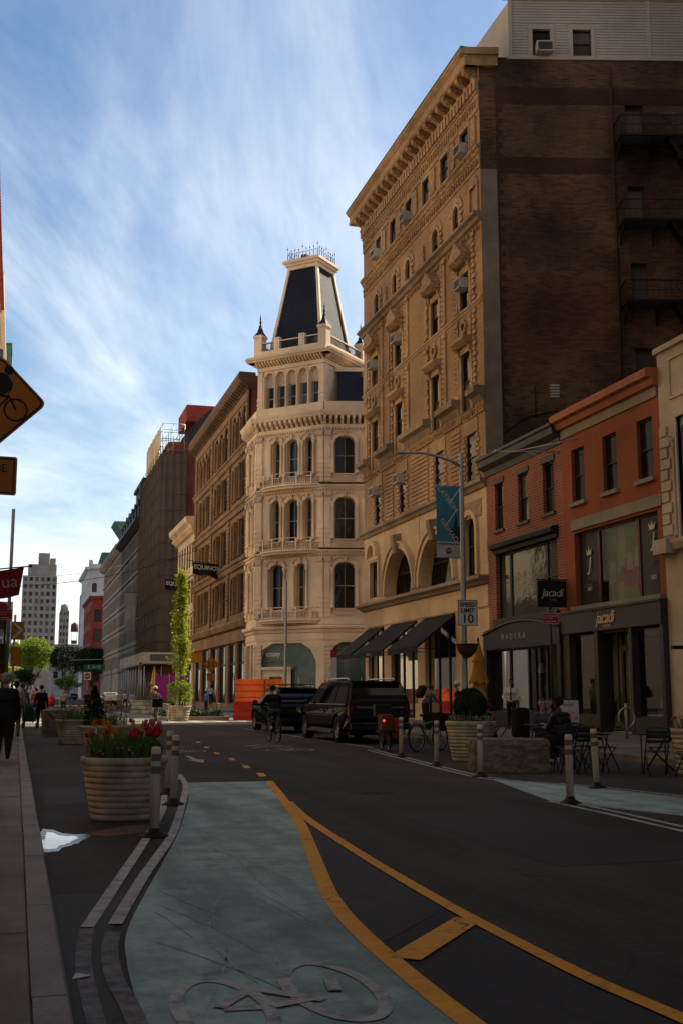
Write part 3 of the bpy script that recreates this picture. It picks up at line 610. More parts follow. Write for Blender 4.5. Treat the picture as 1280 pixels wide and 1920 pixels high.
# poster of children and a big pink flower behind the middle pane
po = thing('window_poster', 'large photo poster of children and pink flower behind shop window', 'poster', tuple(OM @ Vector((2.3, .5, 4.7))))
pm = MB(); PW = OM @ T(xs[1] + .05, .5, 4.75); pm.box(0, 2.7, 0, .02, 0, 2.65)
part('sheet', pm, pbr('poster_green', (.12, .26, .10), (.30, .38, .22), scale=1.4, weather=.2), po, PW)
pp = MB().prism([(.75, .0), (1.35, .0), (1.3, 2.65), (.8, 2.65)], 'y', -.006, 0); part('pale_panel', pp, pbr('poster_pale', (.62, .58, .5)), po, PW)
fl = MB()
for k in range(9):
    a0, a1 = R(10 + k * 19), R(10 + k * 19 + 17.5); c = (1.95, .35); r_ = 1.25
    fl.prism([c, (c[0] - .9 * r_ * math.cos(a0), c[1] + r_ * math.sin(a0) * .95), (c[0] - r_ * math.cos((a0 + a1) / 2), c[1] + 1.06 * r_ * math.sin((a0 + a1) / 2)), (c[0] - .9 * r_ * math.cos(a1), c[1] + r_ * math.sin(a1) * .95)], 'y', -.012 - k * .001, -.004)
part('pink_flower', fl, pbr('poster_pink', (.55, .09, .2), (.40, .05, .14), scale=3), po, PW); part('flower_centre', MB().lathe([(0, 0), (.14, 0)], 12).xf(T(1.95, -.03, .38) @ Matrix.Rotation(R(90), 4, 'X')), pbr('poster_yellow', (.5, .4, .08)), po, PW)
for k, (x, z, s) in enumerate(((.4, 1.5, 1), (1.62, 1.75, .85), (2.2, 1.9, .95), (1.0, .75, .9))):
    kd = MB().prism([(x - .28 * s, z - .85 * s), (x + .28 * s, z - .85 * s), (x + .2 * s, z - .1), (x - .2 * s, z - .1)], 'y', -.02 - k * .002, -.013); part('child_clothes', kd, pbr('poster_cloth', (.65, .6, .58)), po, PW)
    hd = MB().lathe([(0, 0), (.2 * s, 0)], 12).xf(T(x, -.024 - k * .002, z + .08) @ Matrix.Rotation(R(90), 4, 'X')); part('child_face', hd, pbr('poster_skin', (.45, .28, .19)), po, PW)
M_lett = pbr('pale_window_lettering', (.62, .6, .52))
for u, z in ((xs[0] + .75, 6.2), (xs[2] + .9, 6.55)):
    s_ = text('window_monogram', 'J', .7, OM @ T(u, .19, z), M_lett, og, .003, shear=.25)
    text('window_lettering', 'PARIS', .15, OM @ T(u, .19, z - .75), pbr('faint_lettering', (.2, .19, .16)), og, .003); text('window_lettering', '000', .22, OM @ T(u, .19, 5.3), M_lett, og, .003)
    part('window_monogram_crown', MB().prism([(u - .16, z + .36), (u + .16, z + .36), (u + .22, z + .6), (u + .08, z + .47), (u, z + .66), (u - .08, z + .47), (u - .22, z + .6)], 'y', .186, .19), M_lett, og, OM)
# shop fascia and glazing
part('shop_fascia', MB().box(-.02, LO, -.26, .02, 3.7, 4.5).box(-.06, LO + .02, -.32, .02, 4.44, 4.52), M_char, og, OM)
M_gold = pbr('cream_sign_letters', (.72, .52, .34), rough=.5)
text('lettering', 'jacadi', .62, OM @ T(LO * .49, -.275, 4.12), M_gold, og, .02, shear=.3, sp=.92); text('lettering', 'PARIS', .15, OM @ T(LO * .5, -.268, 3.82), M_gold, og, .006, sp=1.5)
part('shop_frame', MB().box(0, .55, -.2, .02, .15, 3.7).box(.551, 2.55, -.18, .02, .15, .7).box(2.5, 2.75, -.2, .3, .15, 3.7), M_char, og, OM); part('shop_frame', MB().box(LO - .2, LO, -.2, .02, .15, 3.7).box(5.05, LO - .15, -.18, .02, .15, .7).box(4.9, 5.1, -.2, .3, .15, 3.7), M_char, og, OM)
part('shop_room', MB().box(.4, LO - .2, 3.4, 3.5, .2, 3.7).box(.4, LO - .2, .3, 3.4, .16, .19).box(.4, .45, .3, 3.4, .2, 3.7).box(LO - .25, LO - .2, .3, 3.4, .2, 3.7).box(.4, LO - .2, .3, 3.5, 3.68, 3.72), pbr('shop_room_pale', (.55, .52, .46), (.42, .4, .35), scale=.6), og, OM)
part('display_backdrop', MB().box(.6, 2.5, 1.2, 1.25, .2, 3.6), pbr('display_backdrop_grey', (.74, .75, .69), scale=.5), og, OM)
window(og, OM, (.55, 2.55, .7, 3.7), 0, M_char, M_gc, .06, rail=False, name='shop_window'); window(og, OM, (5.1, LO - .2, .7, 3.7), 0, M_char, M_gc, .06, rail=False, name='shop_window'); window(og, OM, (2.75, 3.35, .3, 3.7), .25, M_char, M_gc, .06, rail=False, name='shop_window')
dr = window(og, OM, (3.4, 4.9, .2, 3.1), .35, M_char, M_gc, .14, rail=False, name='door'); part('door_handle', MB().box(4.6, 4.64, .28, .32, 1.0, 1.7), M_metal, dr, OM)
window(og, OM, (3.4, 4.9, 3.1, 3.7), .35, M_char, M_gc, .07, rail=False, name='transom_window')
M_pink = pbr('pink_cloth', (.62, .36, .42)); M_paleb = pbr('pale_blue_cloth', (.4, .52, .6))
ds = thing('child_mannequin', 'small mannequin in pink dress in right-hand shop window', 'mannequin', tuple(OM @ Vector((5.9, .6, .75))))
part('dress', MB().lathe([(.36, .15), (.24, .5), (.13, .8), (.16, .95), (.1, 1.08), (.0, 1.1)], 12), M_pink, ds); part('stand', MB().cyl((0, 0, 0), (0, 0, .3), .03).lathe([(0, 0), (.18, 0), (.18, .03), (0, .03)], 10), M_metal, ds); part('bow', MB().ell((-.16, 0, 1.0), .12, .07, .09).ell((.16, 0, 1.0), .12, .07, .09), M_pink, ds)
for k, (u, l) in enumerate(((1.6, 'tall stack of folded striped clothes in left-hand shop window'), (2.05, 'short stack of folded striped clothes in left-hand shop window'))):
    st = thing('clothes_stack', l, 'clothes', tuple(OM @ Vector((u, .6, .72))))
    for i in range(9 if k == 0 else 5): part('folded_shirt', MB().box(-.2 + .01 * (i % 3), .2, -.14, .14, i * .11, i * .11 + .09), (M_paleb, pbr('white_cloth', (.7, .68, .64)))[i % 2], st)
# ------------------------------------------------------------------ blade sign
bs = thing('blade_sign', 'small black projecting shop sign with white script lettering', 'sign', (20, 39.6, 5))
part('board', MB().box(18.75, 19.95, -.05, .05, 4.72, 5.72), M_black, bs, T(0, 39.62, 0)); part('bracket', MB().cyl((18.7, 0, 5.76), (20, 0, 5.76), .025), M_black, bs, T(0, 39.62, 0))
text('lettering', 'jacadi', .42, T(19.35, 39.565, 5.25), M_lett, bs, .004, shear=.3, sp=.92); text('lettering', 'PARIS', .12, T(19.4, 39.565, 4.98), pbr('sign_letter_grey', (.3, .28, .25)), bs, .003)
# flagpole bracket between the two houses
fp = tag(link('flagpole_bracket', MB().cyl((20, 39.9, 10.8), (18.0, 41.3, 11.0), .03).cyl((20, 38.3, 11.0), (18.6, 40.9, 10.95), .025).cyl((20, 39.9, 10.2), (19, 40.6, 10.9), .012).ell((17.95, 41.35, 11.0), .09, .09, .09).mesh('flagpole_bracket', M_metal)), 'bare metal flagpole bracket above the joint of brick and orange houses', 'pole')
# ================================================================== pale stone building at the right edge
gs = thing('stone_building', 'pale stone building with quoins and moulded window at right edge', 'building', (20, 30, .15))
GF = 32.64; GM = FM((20, GF), (0, -1)); go = [(1.2, 3.4, 6.35, 10.3, 'seg'), (1.5, 5.5, .8, 4.4), (5.2, 7.4, 6.35, 10.3, 'seg'), (7.5, 11, .8, 4.4)]
part('wall', wall(0, 12.6, .15, 12.6, go, .4), M_gstone, gs, GM); lotbody(gs, 20, 32.6, 12.3, M_gstone)
for o in go: window(gs, GM, o, .16)
part('coping', MB().box(-.06, 12.6, -.12, .5, 12.6, 12.78), M_gstone, gs, GM); part('belt_course', band([(.02, 5.95), (-.2, 6.0), (-.3, 6.2), (-.3, 6.32), (.02, 6.35)], -.1, 12.6), M_gstone, gs, GM)
part('corner_block', MB().box(-.05, .75, -.42, .02, 5.9, 6.36), M_gstone, gs, GM)
for i in range(14): link('quoin', cmesh(('quoin', i % 2), lambda: MB().box(.05, .62 - .16 * (i % 2), -.07, .01, .02, .33), M_gstone), gs, GM @ T(0, 0, 6.5 + i * .36)) if i < 10 else None
part('panel_moulding', MB().box(.7, .78, -.05, .01, 11, 12.2).box(.7, 12, -.05, .01, 12.2, 12.28).box(.7, 12, -.05, .01, 10.9, 10.98), M_gstone, gs, GM)
for o in go:
    if len(o) > 4:
        for e in (.0, .12, .24): part('window_moulding', archi(o[0], o[1], o[2], o[3] - .1, .1 + e, .16 - e * .5), M_gstone, gs, GM)
        part('colonnette', col_mb(.09, 3.2), M_gstone, gs, GM @ T(o[0] - .26, -.1, 6.36))
sc_ = tag(link('security_camera', MB().box(-.06, .06, -.3, .06, -.05, .06).cyl((0, .05, 0), (0, .2, .05), .03).mesh('security_camera', M_black), None, GM @ T(1.05, -.25, 2.9)), 'small black security camera on the pale stone wall', 'camera')

# ================================================================== cream cast-iron corner building with tower
wb = thing('corner_building', 'cream cast-iron corner building with columns, balconies and slate tower', 'building', (24.8, 94, .15))
CH = FM((20, 98.8), (1, -1)); NF = FM((24.8, 94), E2); BW = FM((20, 103.5), (0, -1)); LC = 4.8 * 2 ** .5; LN = 24.; LW = 4.7
fl_z = [(8.6, 12.55), (14.55, 18.2), (20.25, 23.55)]
def bay(M, a, b, c, d, cols=1, g=None, colr=.135):
    w = b - a
    window(wb, M, (a, b, c, d, 'oct'), .42, M_framec, g, .07, cols=cols)
    P = curve_top('oct', a, b, d); O = curve_top('oct', a - .3, b + .3, d + .36); m = MB()
    for i in range(len(P) - 1):
        m.add([(P[i][0], -.08, P[i][1]), (P[i + 1][0], -.08, P[i + 1][1]), (O[i + 1][0], -.08, O[i + 1][1]), (O[i][0], -.08, O[i][1]), (O[i][0], .02, O[i][1]), (O[i + 1][0], .02, O[i + 1][1])], [(0, 1, 2, 3), (3, 2, 5, 4)])
    o2 = [(x, z + .1) for x, z in O]
    for i in range(len(O) - 1): m.add([(O[i][0], -.2, O[i][1]), (O[i + 1][0], -.2, O[i + 1][1]), (o2[i + 1][0], -.24, o2[i + 1][1]), (o2[i][0], -.24, o2[i][1]), (O[i][0], .02, O[i][1]), (O[i + 1][0], .02, O[i + 1][1]), (o2[i][0], .02, o2[i][1]), (o2[i + 1][0], .02, o2[i + 1][1])], [(0, 1, 2, 3), (0, 1, 5, 4), (3, 2, 7, 6)])
    part('window_hood', m, M_iron, wb, M)
    part('keystone', MB().prism([(.02, d - .02), (-.26, d), (-.34, d + .42), (.02, d + .44)], 'x', (a + b) / 2 - .13, (a + b) / 2 + .13), M_ironc, wb, M)
    hc = d - .26 * w - c + .02
    for u in (a - .17, b + .17): link('column', cmesh(('column', round(colr, 2), round(hc, 2)), lambda: col_mb(colr, hc, 10, .34), M_iron), wb, M @ T(u, -.16, c))
def wfloor(M, u0, u1, bays, k, pil, corner_panel=True):
    c, d = fl_z[k]
    part('wall', wall(u0, u1, c - .75, d + .75, [(a, b, c, d, 'oct') for a, b in bays], .5), M_iron, wb, M)
    for a, b in bays: bay(M, a, b, c, d, 2 if k < 3 else 1, rnd.choice([M_g1, M_gw, M_g3]))
    for u in pil:
        m = MB().box(u - .28, u + .28, -.16, .02, c - .7, d + .45)
        for z in (c - .3, c + .1, c + .5, c + .9): m.box(u - .31, u + .31, -.21, .02, z, z + .22)
        m.box(u - .2, u + .2, -.2, .02, c + 1.4, d - .4)
        part('pilaster', m, M_iron, wb, M); part('capital', MB().prism([(u - .26, d + .05), (u + .26, d + .05), (u + .36, d + .5), (u - .36, d + .5)], 'y', -.3, .02), M_ironc, wb, M)
    part('storey_ledge', band([(.02, d + .72), (-.1, d + .74), (-.14, d + .84), (-.27, d + .9), (-.3, d + 1.0), (-.24, d + 1.06), (.02, d + 1.08)], u0 - .12, u1 + .12) if k < 2 else MB().box(u0, u1, -.1, .02, d + .72, d + .8), M_iron, wb, M)
    ld_ = MB(); n_ = int((u1 - u0) / .24)
    for i in range(n_): x_ = u0 + (i + .3) * (u1 - u0) / n_; ld_.box(x_, x_ + .12, -.2, .02, d + .58, d + .74)
    o_ = part('ledge_dentils', ld_, M_iron, wb, M); o_['kind'] = 'stuff'
    for a, b in bays:
        bl = MB()
        n = int((b - a) / .17)
        for i in range(n): bl.box(a + (i + .2) * (b - a) / n, a + (i + .75) * (b - a) / n, -.09, .02, c - .6, c - .12)
        bl.box(a - .1, b + .1, -.13, .02, c - .1, c)
        part('sill_balusters', bl, M_iron, wb, M)
nb = [(.9 + 3.75 * i, 2.65 + 3.75 * i) for i in range(6)]
for k in range(3):
    wfloor(NF, 0, LN, nb, k, [.3] + [3.6 + 3.75 * i for i in range(6)])
    wfloor(BW, 0, LW, [(1.6, 2.9)], k, [.4, LW - .35])
    wfloor(CH, 0, LC, [(1.55, 2.35), (3.0, 4.2), (4.85, 5.65)] if k else [(1.35, 2.75), (4.05, 5.0)], k, [.25, LC - .28])
    c, d = fl_z[k]
    # bowed balcony of the corner
    n = 10; A = [(.35 + 6.1 * i / n, -.25 - .95 * math.sin(math.pi * i / n) ** .8) for i in range(n + 1)]
    zb = c - .85
    part('balcony_floor', MB().prism([(x, y) for x, y in A][::-1] + [(.35, .02), (6.45, .02)] if False else [(.35, .02)] + A + [(6.45, .02)], 'z', zb - .14, zb).prism([(.6, .02)] + [(x * .95 + .17, y * .8) for x, y in A] + [(6.2, .02)], 'z', zb - .34, zb - .14), M_iron, wb, CH)
    rl = MB().tube([(x, y + .05, zb + .98) for x, y in A], .035, 6).tube([(x, y + .05, zb + .12) for x, y in A], .03, 6)
    part('balcony_rail', rl, M_iron, wb, CH)
    gr = MB()
    for i in range(n):
        (x0, y0), (x1, y1) = A[i], A[i + 1]
        for t in range(4): x, y = x0 + (x1 - x0) * t / 4, y0 + (y1 - y0) * t / 4 + .05; gr.cyl((x, y, zb), (x, y, zb + .55), .014, n=4); gr.cyl((x, y, zb + .1), (x + (x1 - x0) / 4, y + (y1 - y0) / 4, zb + .5), .01, n=4)
        gr.cyl((x0, y0 + .05, zb + .55), (x1, y1 + .05, zb + .55), .02, n=4)
    part('balcony_grille', gr, pbr('dark_bronze', (.05, .038, .026), rough=.6), wb, CH)
    for i in (1, 3, 5, 7, 9): part('balcony_post', MB().box(A[i][0] - .06, A[i][0] + .06, A[i][1], A[i][1] + .1, zb, zb + 1.0), M_iron, wb, CH)
for M, L in ((CH, LC), (NF, LN), (BW, LW)):
    # ground floor: wide shop windows between rusticated piers
    gpo = {LC: [(.1, LC - .75, 2.85 if False else .6, 5.75, 'oct')], LW: [(.6, 1.9, .6, 5.7, None), (2.3, 4.1, .6, 5.7, None)]}.get(L, [(.55 + 4.4 * i, 4.3 + 4.4 * i, .6, 5.8, 'oct') for i in range(5)])
    def gcut(o): return o
    part('ground_wall', wall(0, L, .15, 6.6, gpo, .5), M_iron, wb, M)
    for o in gpo: window(wb, M, o, .4, M_framec, pbr('green_lit_shop_glass', (.13, .19, .135), (.07, .10, .075), scale=.6, rough=.05, weather=.5), .08, rail=False, name='shop_window')
    for u in ([.0 + .32] if L == LC else [0.28] + ([4.55 + 4.4 * i for i in range(4)] if L == LN else [LW - .3])):
        m = MB(); 
        for i in range(16): m.box(u - .28, u + .28, -.14, .02, .3 + i * .34, .3 + i * .34 + .28)
        part('rusticated_pier', m, M_iron, wb, M)
    part('shop_cornice', band([(.02, 6.6), (-.12, 6.64), (-.17, 6.88), (-.36, 6.95), (-.4, 7.12), (-.32, 7.22), (.02, 7.24)], -.2, L + .2), M_iron, wb, M)
    part('shop_frieze', MB().box(0, L, -.06, .02, 6.0, 6.5), M_iron, wb, M); part('parapet', MB().box(0, L, -.03, .3, 7.28, 7.9), M_iron, wb, M)
    # main cornice with brackets
    part('main_cornice_bed', MB().box(-.1, L + .1, -.16, .3, 24.3, 24.6), M_iron, wb, M)
    n = int(L / .5)
    for i in range(n + 1): link('cornice_bracket', cmesh(('cornice_bracket',), lambda: scroll().xf(Matrix.Diagonal((1.05, .82, 1.3, 1))), M_iron), wb, M @ T(.05 + (L - .1) * i / n, -.12, 24.6))
    part('main_cornice', band([(.4, 25.25), (-.6, 25.25), (-.7, 25.34), (-.72, 25.48), (-.77, 25.54), (-.8, 25.74), (.4, 25.82)], -.32 if L != LW else 0, L + .32), M_iron, wb, M)
    part('blocking_course', MB().box(0, L, -.2, .3, 25.8, 26.62), M_iron, wb, M)
part('body', MB().prism([(20.8, 99.3), (25.1, 94.9), (25.1 + 23 * E2[0], 94.9 + 23 * E2[1]), (25.1 + 23 * E2[0], 120), (20.8, 103.4)], 'z', .2, 26), M_iron, wb, I4)
# mansard of the north side
mm_ = MB().prism([(.1, 26.5), (.1, 26.6), (1.6, 29.9), (8, 30), (8, 26.5)], 'x', 1.2, LN); part('mansard', mm_, M_slate, wb, NF)
part('mansard_curb', MB().box(1.0, LN, 1.4, 1.9, 29.75, 30.1), M_iron, wb, NF)
for u in (3.4, 9.5, 15): part('dormer', MB().box(u, u + 1.8, -.05, 3, 26.6, 29.2).prism([(u - .15, 29.2), (u + 1.95, 29.2), (u + .9, 29.9)], 'y', -.15, 3), M_iron, wb, NF); window(wb, NF, (u + .3, u + 1.5, 26.9, 28.9), -.1, M_framec, M_gw)
# corner tower: square in plan, turned 45 degrees
def tower_face(M, arches):
    L = LC
    aw = [(.62 + 1.16 * i + .1, .62 + 1.16 * i + .98, 26.5, 29.95, 'arch') for i in range(5)] if arches else []
    part('tower_wall', wall(0, L, 26.1, 30.4, aw, .45), M_iron, wb, M)
    for o in aw:
        window(wb, M, (o[0] + .12, o[1] - .12, o[2], 28.7), .3, M_framec); part('shell_panel', MB().box(o[0], o[1], .28, .32, 28.7, 29.95), M_ironc, wb, M)
        r = (o[1] - o[0]) / 2; part('archivolt', arch_band((o[0] + o[1]) / 2, o[3] - r, r, r + .13, -.1, .02), M_iron, wb, M)
    if arches:
        for i in range(6): link('column', cmesh(('tower_column',), lambda: col_mb(.11, 3.0), M_iron), wb, M @ T(.62 + 1.16 * i - .04, -.06, 26.55))
    else: part('tower_panel', MB().box(.5, L - .5, -.05, .02, 26.8, 26.9).box(.5, .6, -.05, .02, 26.9, 29.7).box(L - .6, L - .5, -.05, .02, 26.9, 29.7).box(.5, L - .5, -.05, .02, 29.7, 29.8), M_iron, wb, M)
    for u in (.22, L - .22):
        m = MB().box(u - .24, u + .24, -.14, .02, 26.2, 30.1)
        for z in (26.6, 27.0, 27.4): m.box(u - .28, u + .28, -.19, .02, z, z + .25)
        part('tower_pilaster', m, M_iron, wb, M)
    part('tower_frieze', MB().box(-.1, L + .1, -.14, .3, 30.15, 30.5), M_iron, wb, M)
    for i in range(22): link('tower_dentil', cmesh(('tower_dentil',), lambda: MB().prism([(0, 0), (-.2, .06), (-.55, .25), (-.6, .4), (0, .4)], 'x', -.075, .075), M_iron), wb, M @ T(.05 + (L - .1) * i / 21, -.1, 30.5))
    part('tower_cornice', band([(.5, 30.9), (-.85, 30.9), (-.95, 31.05), (-1.05, 31.1), (-1.1, 31.3), (.5, 31.4)], -.75, L + .75), M_iron, wb, M)
    part('balustrade_base', MB().box(-.3, L + .3, -.35, .15, 31.35, 31.95), M_iron, wb, M)
    part('roof_railing', rail_mb(L - .2, .8, 46, bal=.014), pbr('dark_iron', (.06, .055, .05), rough=.6), wb, M @ T(.1, -.12, 31.93))
    part('rail_coping', MB().box(0, L, -.22, .0, 32.72, 32.8), M_iron, wb, M)
    for u in ((2.0, 4.6) if arches else ()): part('baluster_pier', MB().box(u - .3, u + .3, -.3, .1, 31.9, 33.1).box(u - .12, u + .12, -.34, -.3, 32, 33), M_iron, wb, M); link('finial', cmesh(('small_finial',), lambda: MB().lathe([(.09, 0), (.03, .1), (.07, .3), (.03, .5), (.05, .6), (.0, 1.1)], 8), M_slate), wb, M @ T(u, -.1, 33.1))
TS = [CH, FM((24.8, 94), (1, 1)), FM((29.6, 98.8), (-1, 1)), FM((24.8, 103.6), (-1, -1))]
for i, M in enumerate(TS): tower_face(M, i == 0)
TC = T(24.8, 98.8, 0) @ RZ(R(-45))
part('tower_core', MB().box(-2.8, 2.8, -2.8, 2.8, 26, 31.4), M_iron, wb, TC)
for i in range(4):
    x, y = [(-1, -1), (1, -1), (1, 1), (-1, 1)][i]; P = TC @ T(x * 3.35, y * 3.35, 0)
    part('corner_pier', MB().box(-.4, .4, -.4, .4, 31.4, 33.5).box(-.48, .48, -.48, .48, 33.3, 33.55), M_iron, wb, P)
    part('pinnacle', MB().lathe([(.62, 33.55), (.3, 33.95), (.12, 34.5), (.0, 34.5)], 4, sm=False).xf(RZ(R(45))), M_slate, wb, P)
    part('finial', MB().lathe([(.05, 34.4), (.16, 34.5), (.05, 34.65), (.12, 34.85), (.04, 35.1), (.07, 35.2), (.0, 35.75)], 8), M_slate, wb, P)
b_, t_, z0, z1 = 2.6, 1.42, 31.95, 40.15
part('tower_roof', MB().add([(-b_, -b_, z0), (b_, -b_, z0), (b_, b_, z0), (-b_, b_, z0), (-t_, -t_, z1), (t_, -t_, z1), (t_, t_, z1), (-t_, t_, z1)], [(0, 1, 5, 4), (1, 2, 6, 5), (2, 3, 7, 6), (3, 0, 4, 7), (4, 5, 6, 7)]), M_slate, wb, TC)
sl = MB(); n = 46                         # courses of slates, each course lapping the one below
for i in range(n):
    f0, f1 = i / n, (i + 1) / n; s0 = b_ + (t_ - b_) * f0 + .045; s1 = b_ + (t_ - b_) * f1 + .012
    za, zb = z0 + (z1 - z0) * f0, z0 + (z1 - z0) * f1
    for q in range(4):
        Q = RZ(R(90 * q)); k = max(6, int(2 * s0 / .2))
        for j in range(k):
            a0 = -s0 + 2 * s0 * (j + (.03 if j else 0)) / k; a1 = -s0 + 2 * s0 * (j + .97) / k; sc2 = s1 / s0; o_ = rnd.uniform(0, .012)
            sl.add([Q @ Vector(p) for p in ((a0, -s0 - o_, za), (a1, -s0 - o_, za), (a1 * sc2, -s1, zb), (a0 * sc2, -s1, zb), (a0, -s0 + .03, za), (a1, -s0 + .03, za))], [(0, 1, 2, 3), (0, 1, 5, 4)])
o_ = part('slates', sl, M_slate, wb, TC); o_['kind'] = 'stuff'
for x, y in ((-1, -1), (1, -1), (1, 1), (-1, 1)): part('hip_trim', MB().cyl((x * (b_ + .05), y * (b_ + .05), z0), (x * (t_ + .05), y * (t_ + .05), z1), .2, .17, 4, sm=False), M_iron, wb, TC)
part('roof_cap', MB().box(-1.62, 1.62, -1.62, 1.62, 39.1, 39.45).lathe([(2.35, 39.45), (2.62, 39.75), (2.75, 39.8), (2.75, 39.98), (0, 40.0)], 4, sm=False).xf(I4), M_iron, wb, TC) if False else part('roof_cap', MB().box(-1.62, 1.62, -1.62, 1.62, 40.05, 40.4).box(-1.78, 1.78, -1.78, 1.78, 40.4, 40.65).box(-1.95, 1.95, -1.95, 1.95, 40.65, 40.9), M_iron, wb, TC)
part('chimney', MB().box(-.9, -.3, -.4, .3, 40.9, 41.9), M_brownd, wb, TC)
cr = MB()
for q in range(4):
    Q = RZ(R(90 * q))
    for i in range(9):
        u = -1.6 + 3.2 * i / 8; h = 1.25 + (.3 if i % 4 == 0 else 0)
        a = Q @ Vector((u, -1.6, 40.9)); b = Q @ Vector((u, -1.6, 40.9 + h)); cr.cyl(a, b, .022, .012, 5)
        c = Q @ Vector((u, -1.6, 40.9 + h * .8)); cr.ell(tuple(c), .06, .06, .09, 6, 4)
        if i < 8:
            n2 = Q @ Vector((u + .4, -1.6, 40.9))
            for hh in (.15, .75): cr.cyl(Q @ Vector((u, -1.6, 40.9 + hh)), Q @ Vector((u + .4, -1.6, 40.9 + hh)), .018, n=4)
            cr.tube([Q @ Vector((u + .2 + .17 * math.cos(t * .7), -1.6, 40.9 + .45 + .24 * math.sin(t * .7))) for t in range(9)], .013, 4, closed=True)
part('roof_cresting', cr, M_black, wb, TC)
# shop sign and planting seen in the corner shop window
text('window_lettering', 'cozey', .62, CH @ T(1.55, .36, 4.85), pbr('white_window_sign', (.75, .75, .7)), wb, .01, bold=.012)
text('window_lettering', 'Curves\nor fun', .5, NF @ T(1.9, .36, 5.1), pbr('pale_green_lettering', (.3, .4, .3)), wb, .006)
part('shop_sill', MB().box(.1, 3.6, -.1, .35, 3.5, 3.75), M_iron, wb, CH); part('shop_stall_riser', wall(.1, 3.5, .6, 3.5, [(1.3, 2.6, 1.0, 2.9)], .2, w0=.1), M_iron, wb, CH)
part('shop_shelf', MB().box(.3, 2.9, .3, .38, 4.15, 4.3), M_brown, wb, CH)
# ================================================================== brown stone building
RF = 136.5
bn = thing('loft_building', 'brown sandstone loft building with dark bracketed cornice and grouped columns', 'building', (20, 120, .15))
RM = FM((20, RF), (0, -1)); LR = RF - 103.5
bays_y = [(104.6, 112.3), (114.2, 123.2), (125.2, 134.6)]
rops = []; cols_ = []
for y0, y1 in bays_y:
    a, b = RF - y1, RF - y0; n = 4 if y1 - y0 > 9.3 else 3; w_ = (b - a) / n
    for i in range(n):
        u0, u1 = a + i * w_ + .28, a + (i + 1) * w_ - .28
        rops += [(u0, u1, 25.1, 28.9, 'arch'), (u0, u1, 20.0, 23.5), (u0, u1, 14.4, 18.0), (u0, u1, 9.0, 12.7)]
        if i: cols_.append(a + i * w_)
part('wall', wall(0, LR, 7.4, 30.6, rops, .6), M_brown, bn, RM)
for o in rops: window(bn, RM, o, .10, M_brownd, rnd.choice([M_g1, M_g1, M_g3]), .1)
for u in cols_:
    for z, h in ((25.1, 2.9), (20.0, 3.5), (14.4, 3.6), (9.0, 3.7)): link('column', cmesh(('brown_column', h), lambda: col_mb(.17, h, 8, .35), M_brown), bn, RM @ T(u, -.08, z))
for y in (103.5, 113.25, 124.2, 135.6):
    q = quoins(RF - y - .65, RF - y + .65, 8.5, 29, .42, .16, .0, .06) if y != 103.5 else quoins(LR - .75, LR, 8.5, 29, .42, .16, .0, .06); part('rusticated_pier', q, M_brown, bn, RM)
for z in (24.0, 18.55, 13.15): part('storey_ledge', band([(.02, z), (-.22, z + .1), (-.3, z + .55), (-.42, z + .62), (-.42, z + .8), (.02, z + .82)], 0, LR), M_brown, bn, RM)
part('shop_belt', MB().box(0, LR, -.2, .02, 6.3, 7.4).prism([(.02, 7.4), (-.4, 7.6), (-.55, 8.1), (-.5, 8.3), (.02, 8.3)], 'x', 0, LR), M_brown, bn, RM)
part('frieze', MB().box(0, LR, -.1, .02, 29.1, 29.9), M_brown, bn, RM)
part('cornice', band([(.3, 29.9), (-.2, 29.9), (-.25, 30.3), (-.85, 30.55), (-1.0, 30.9), (-1.05, 31.2), (-.95, 31.5), (.6, 31.5), (.6, 29.9)], -.3, LR + .1), M_brownd, bn, RM)
for i in range(36): link('modillion', cmesh(('brown_modillion',), lambda: scroll().xf(Matrix.Diagonal((1.6, 1.1, 1.2, 1))), M_brownd), bn, RM @ T(.4 + i * .94, -.15, 29.95))
sops = [(RF - y1, RF - y0, .5, 6.2) for y0, y1 in ((104.3, 108), (108.8, 112.6), (114, 118.3), (119.2, 123.4), (125, 129.5), (130.5, 135))]
part('ground_piers', wall(0, LR, .15, 6.3, sops, .5), M_brown, bn, RM)
for o in sops:
    window(bn, RM, (o[0], o[1], .5, 4.3), .2, M_black, M_g1, .1, rail=False, cols=3, name='shop_window'); window(bn, RM, (o[0], o[1], 4.3, 6.2), .2, M_black, M_g3, .08, rail=False, cols=5, name='transom_window')
part('side_wall', MB().box(0, 12, -.02, .3, 24, 31.2), M_dkred, bn, FM((20.2, 103.6), E2))
lotbody(bn, 103.9, 136.4, 31.2, M_brownd, 20, 20.65)
# ================================================================== narrow cream building before the cross street
cm = thing('narrow_building', 'narrow cream stone building with projecting cornice beyond the brown building', 'building', (20, 144, .15))
CF = 151.5; CM = FM((20, CF), (0, -1)); co = [(1 + 2.3 * i, 2.4 + 2.3 * i, z, z + 3) for i in range(6) for z in (7.6, 12.2, 16.8)]
part('wall', wall(0, 15, .15, 21, co + [(1, 6.5, .5, 5), (8, 14, .5, 5)], .4), M_cream, cm, CM); lotbody(cm, 136.5, 151.4, 21, M_cream, 12)
for o in co: window(cm, CM, o, .08)
for o in ((1, 6.5, .5, 5), (8, 14, .5, 5)): window(cm, CM, o, .3, M_black, M_g1, rail=False, cols=3, name='shop_window')
part('cornice', band([(.02, 20.6), (-.3, 20.8), (-.6, 21.6), (-1.1, 22.0), (-1.2, 22.6), (.5, 22.7), (.5, 20.6)], -1, 15), M_cream, cm, CM)
for i in range(16): link('cornice_bracket', cmesh(('cornice_bracket',), lambda: scroll(), M_cream), cm, CM @ T(.2 + i * .95, -.35, 20.7))
for z in (11, 15.6): part('storey_ledge', MB().box(0, 15, -.22, .02, z, z + .35), M_cream, cm, CM)
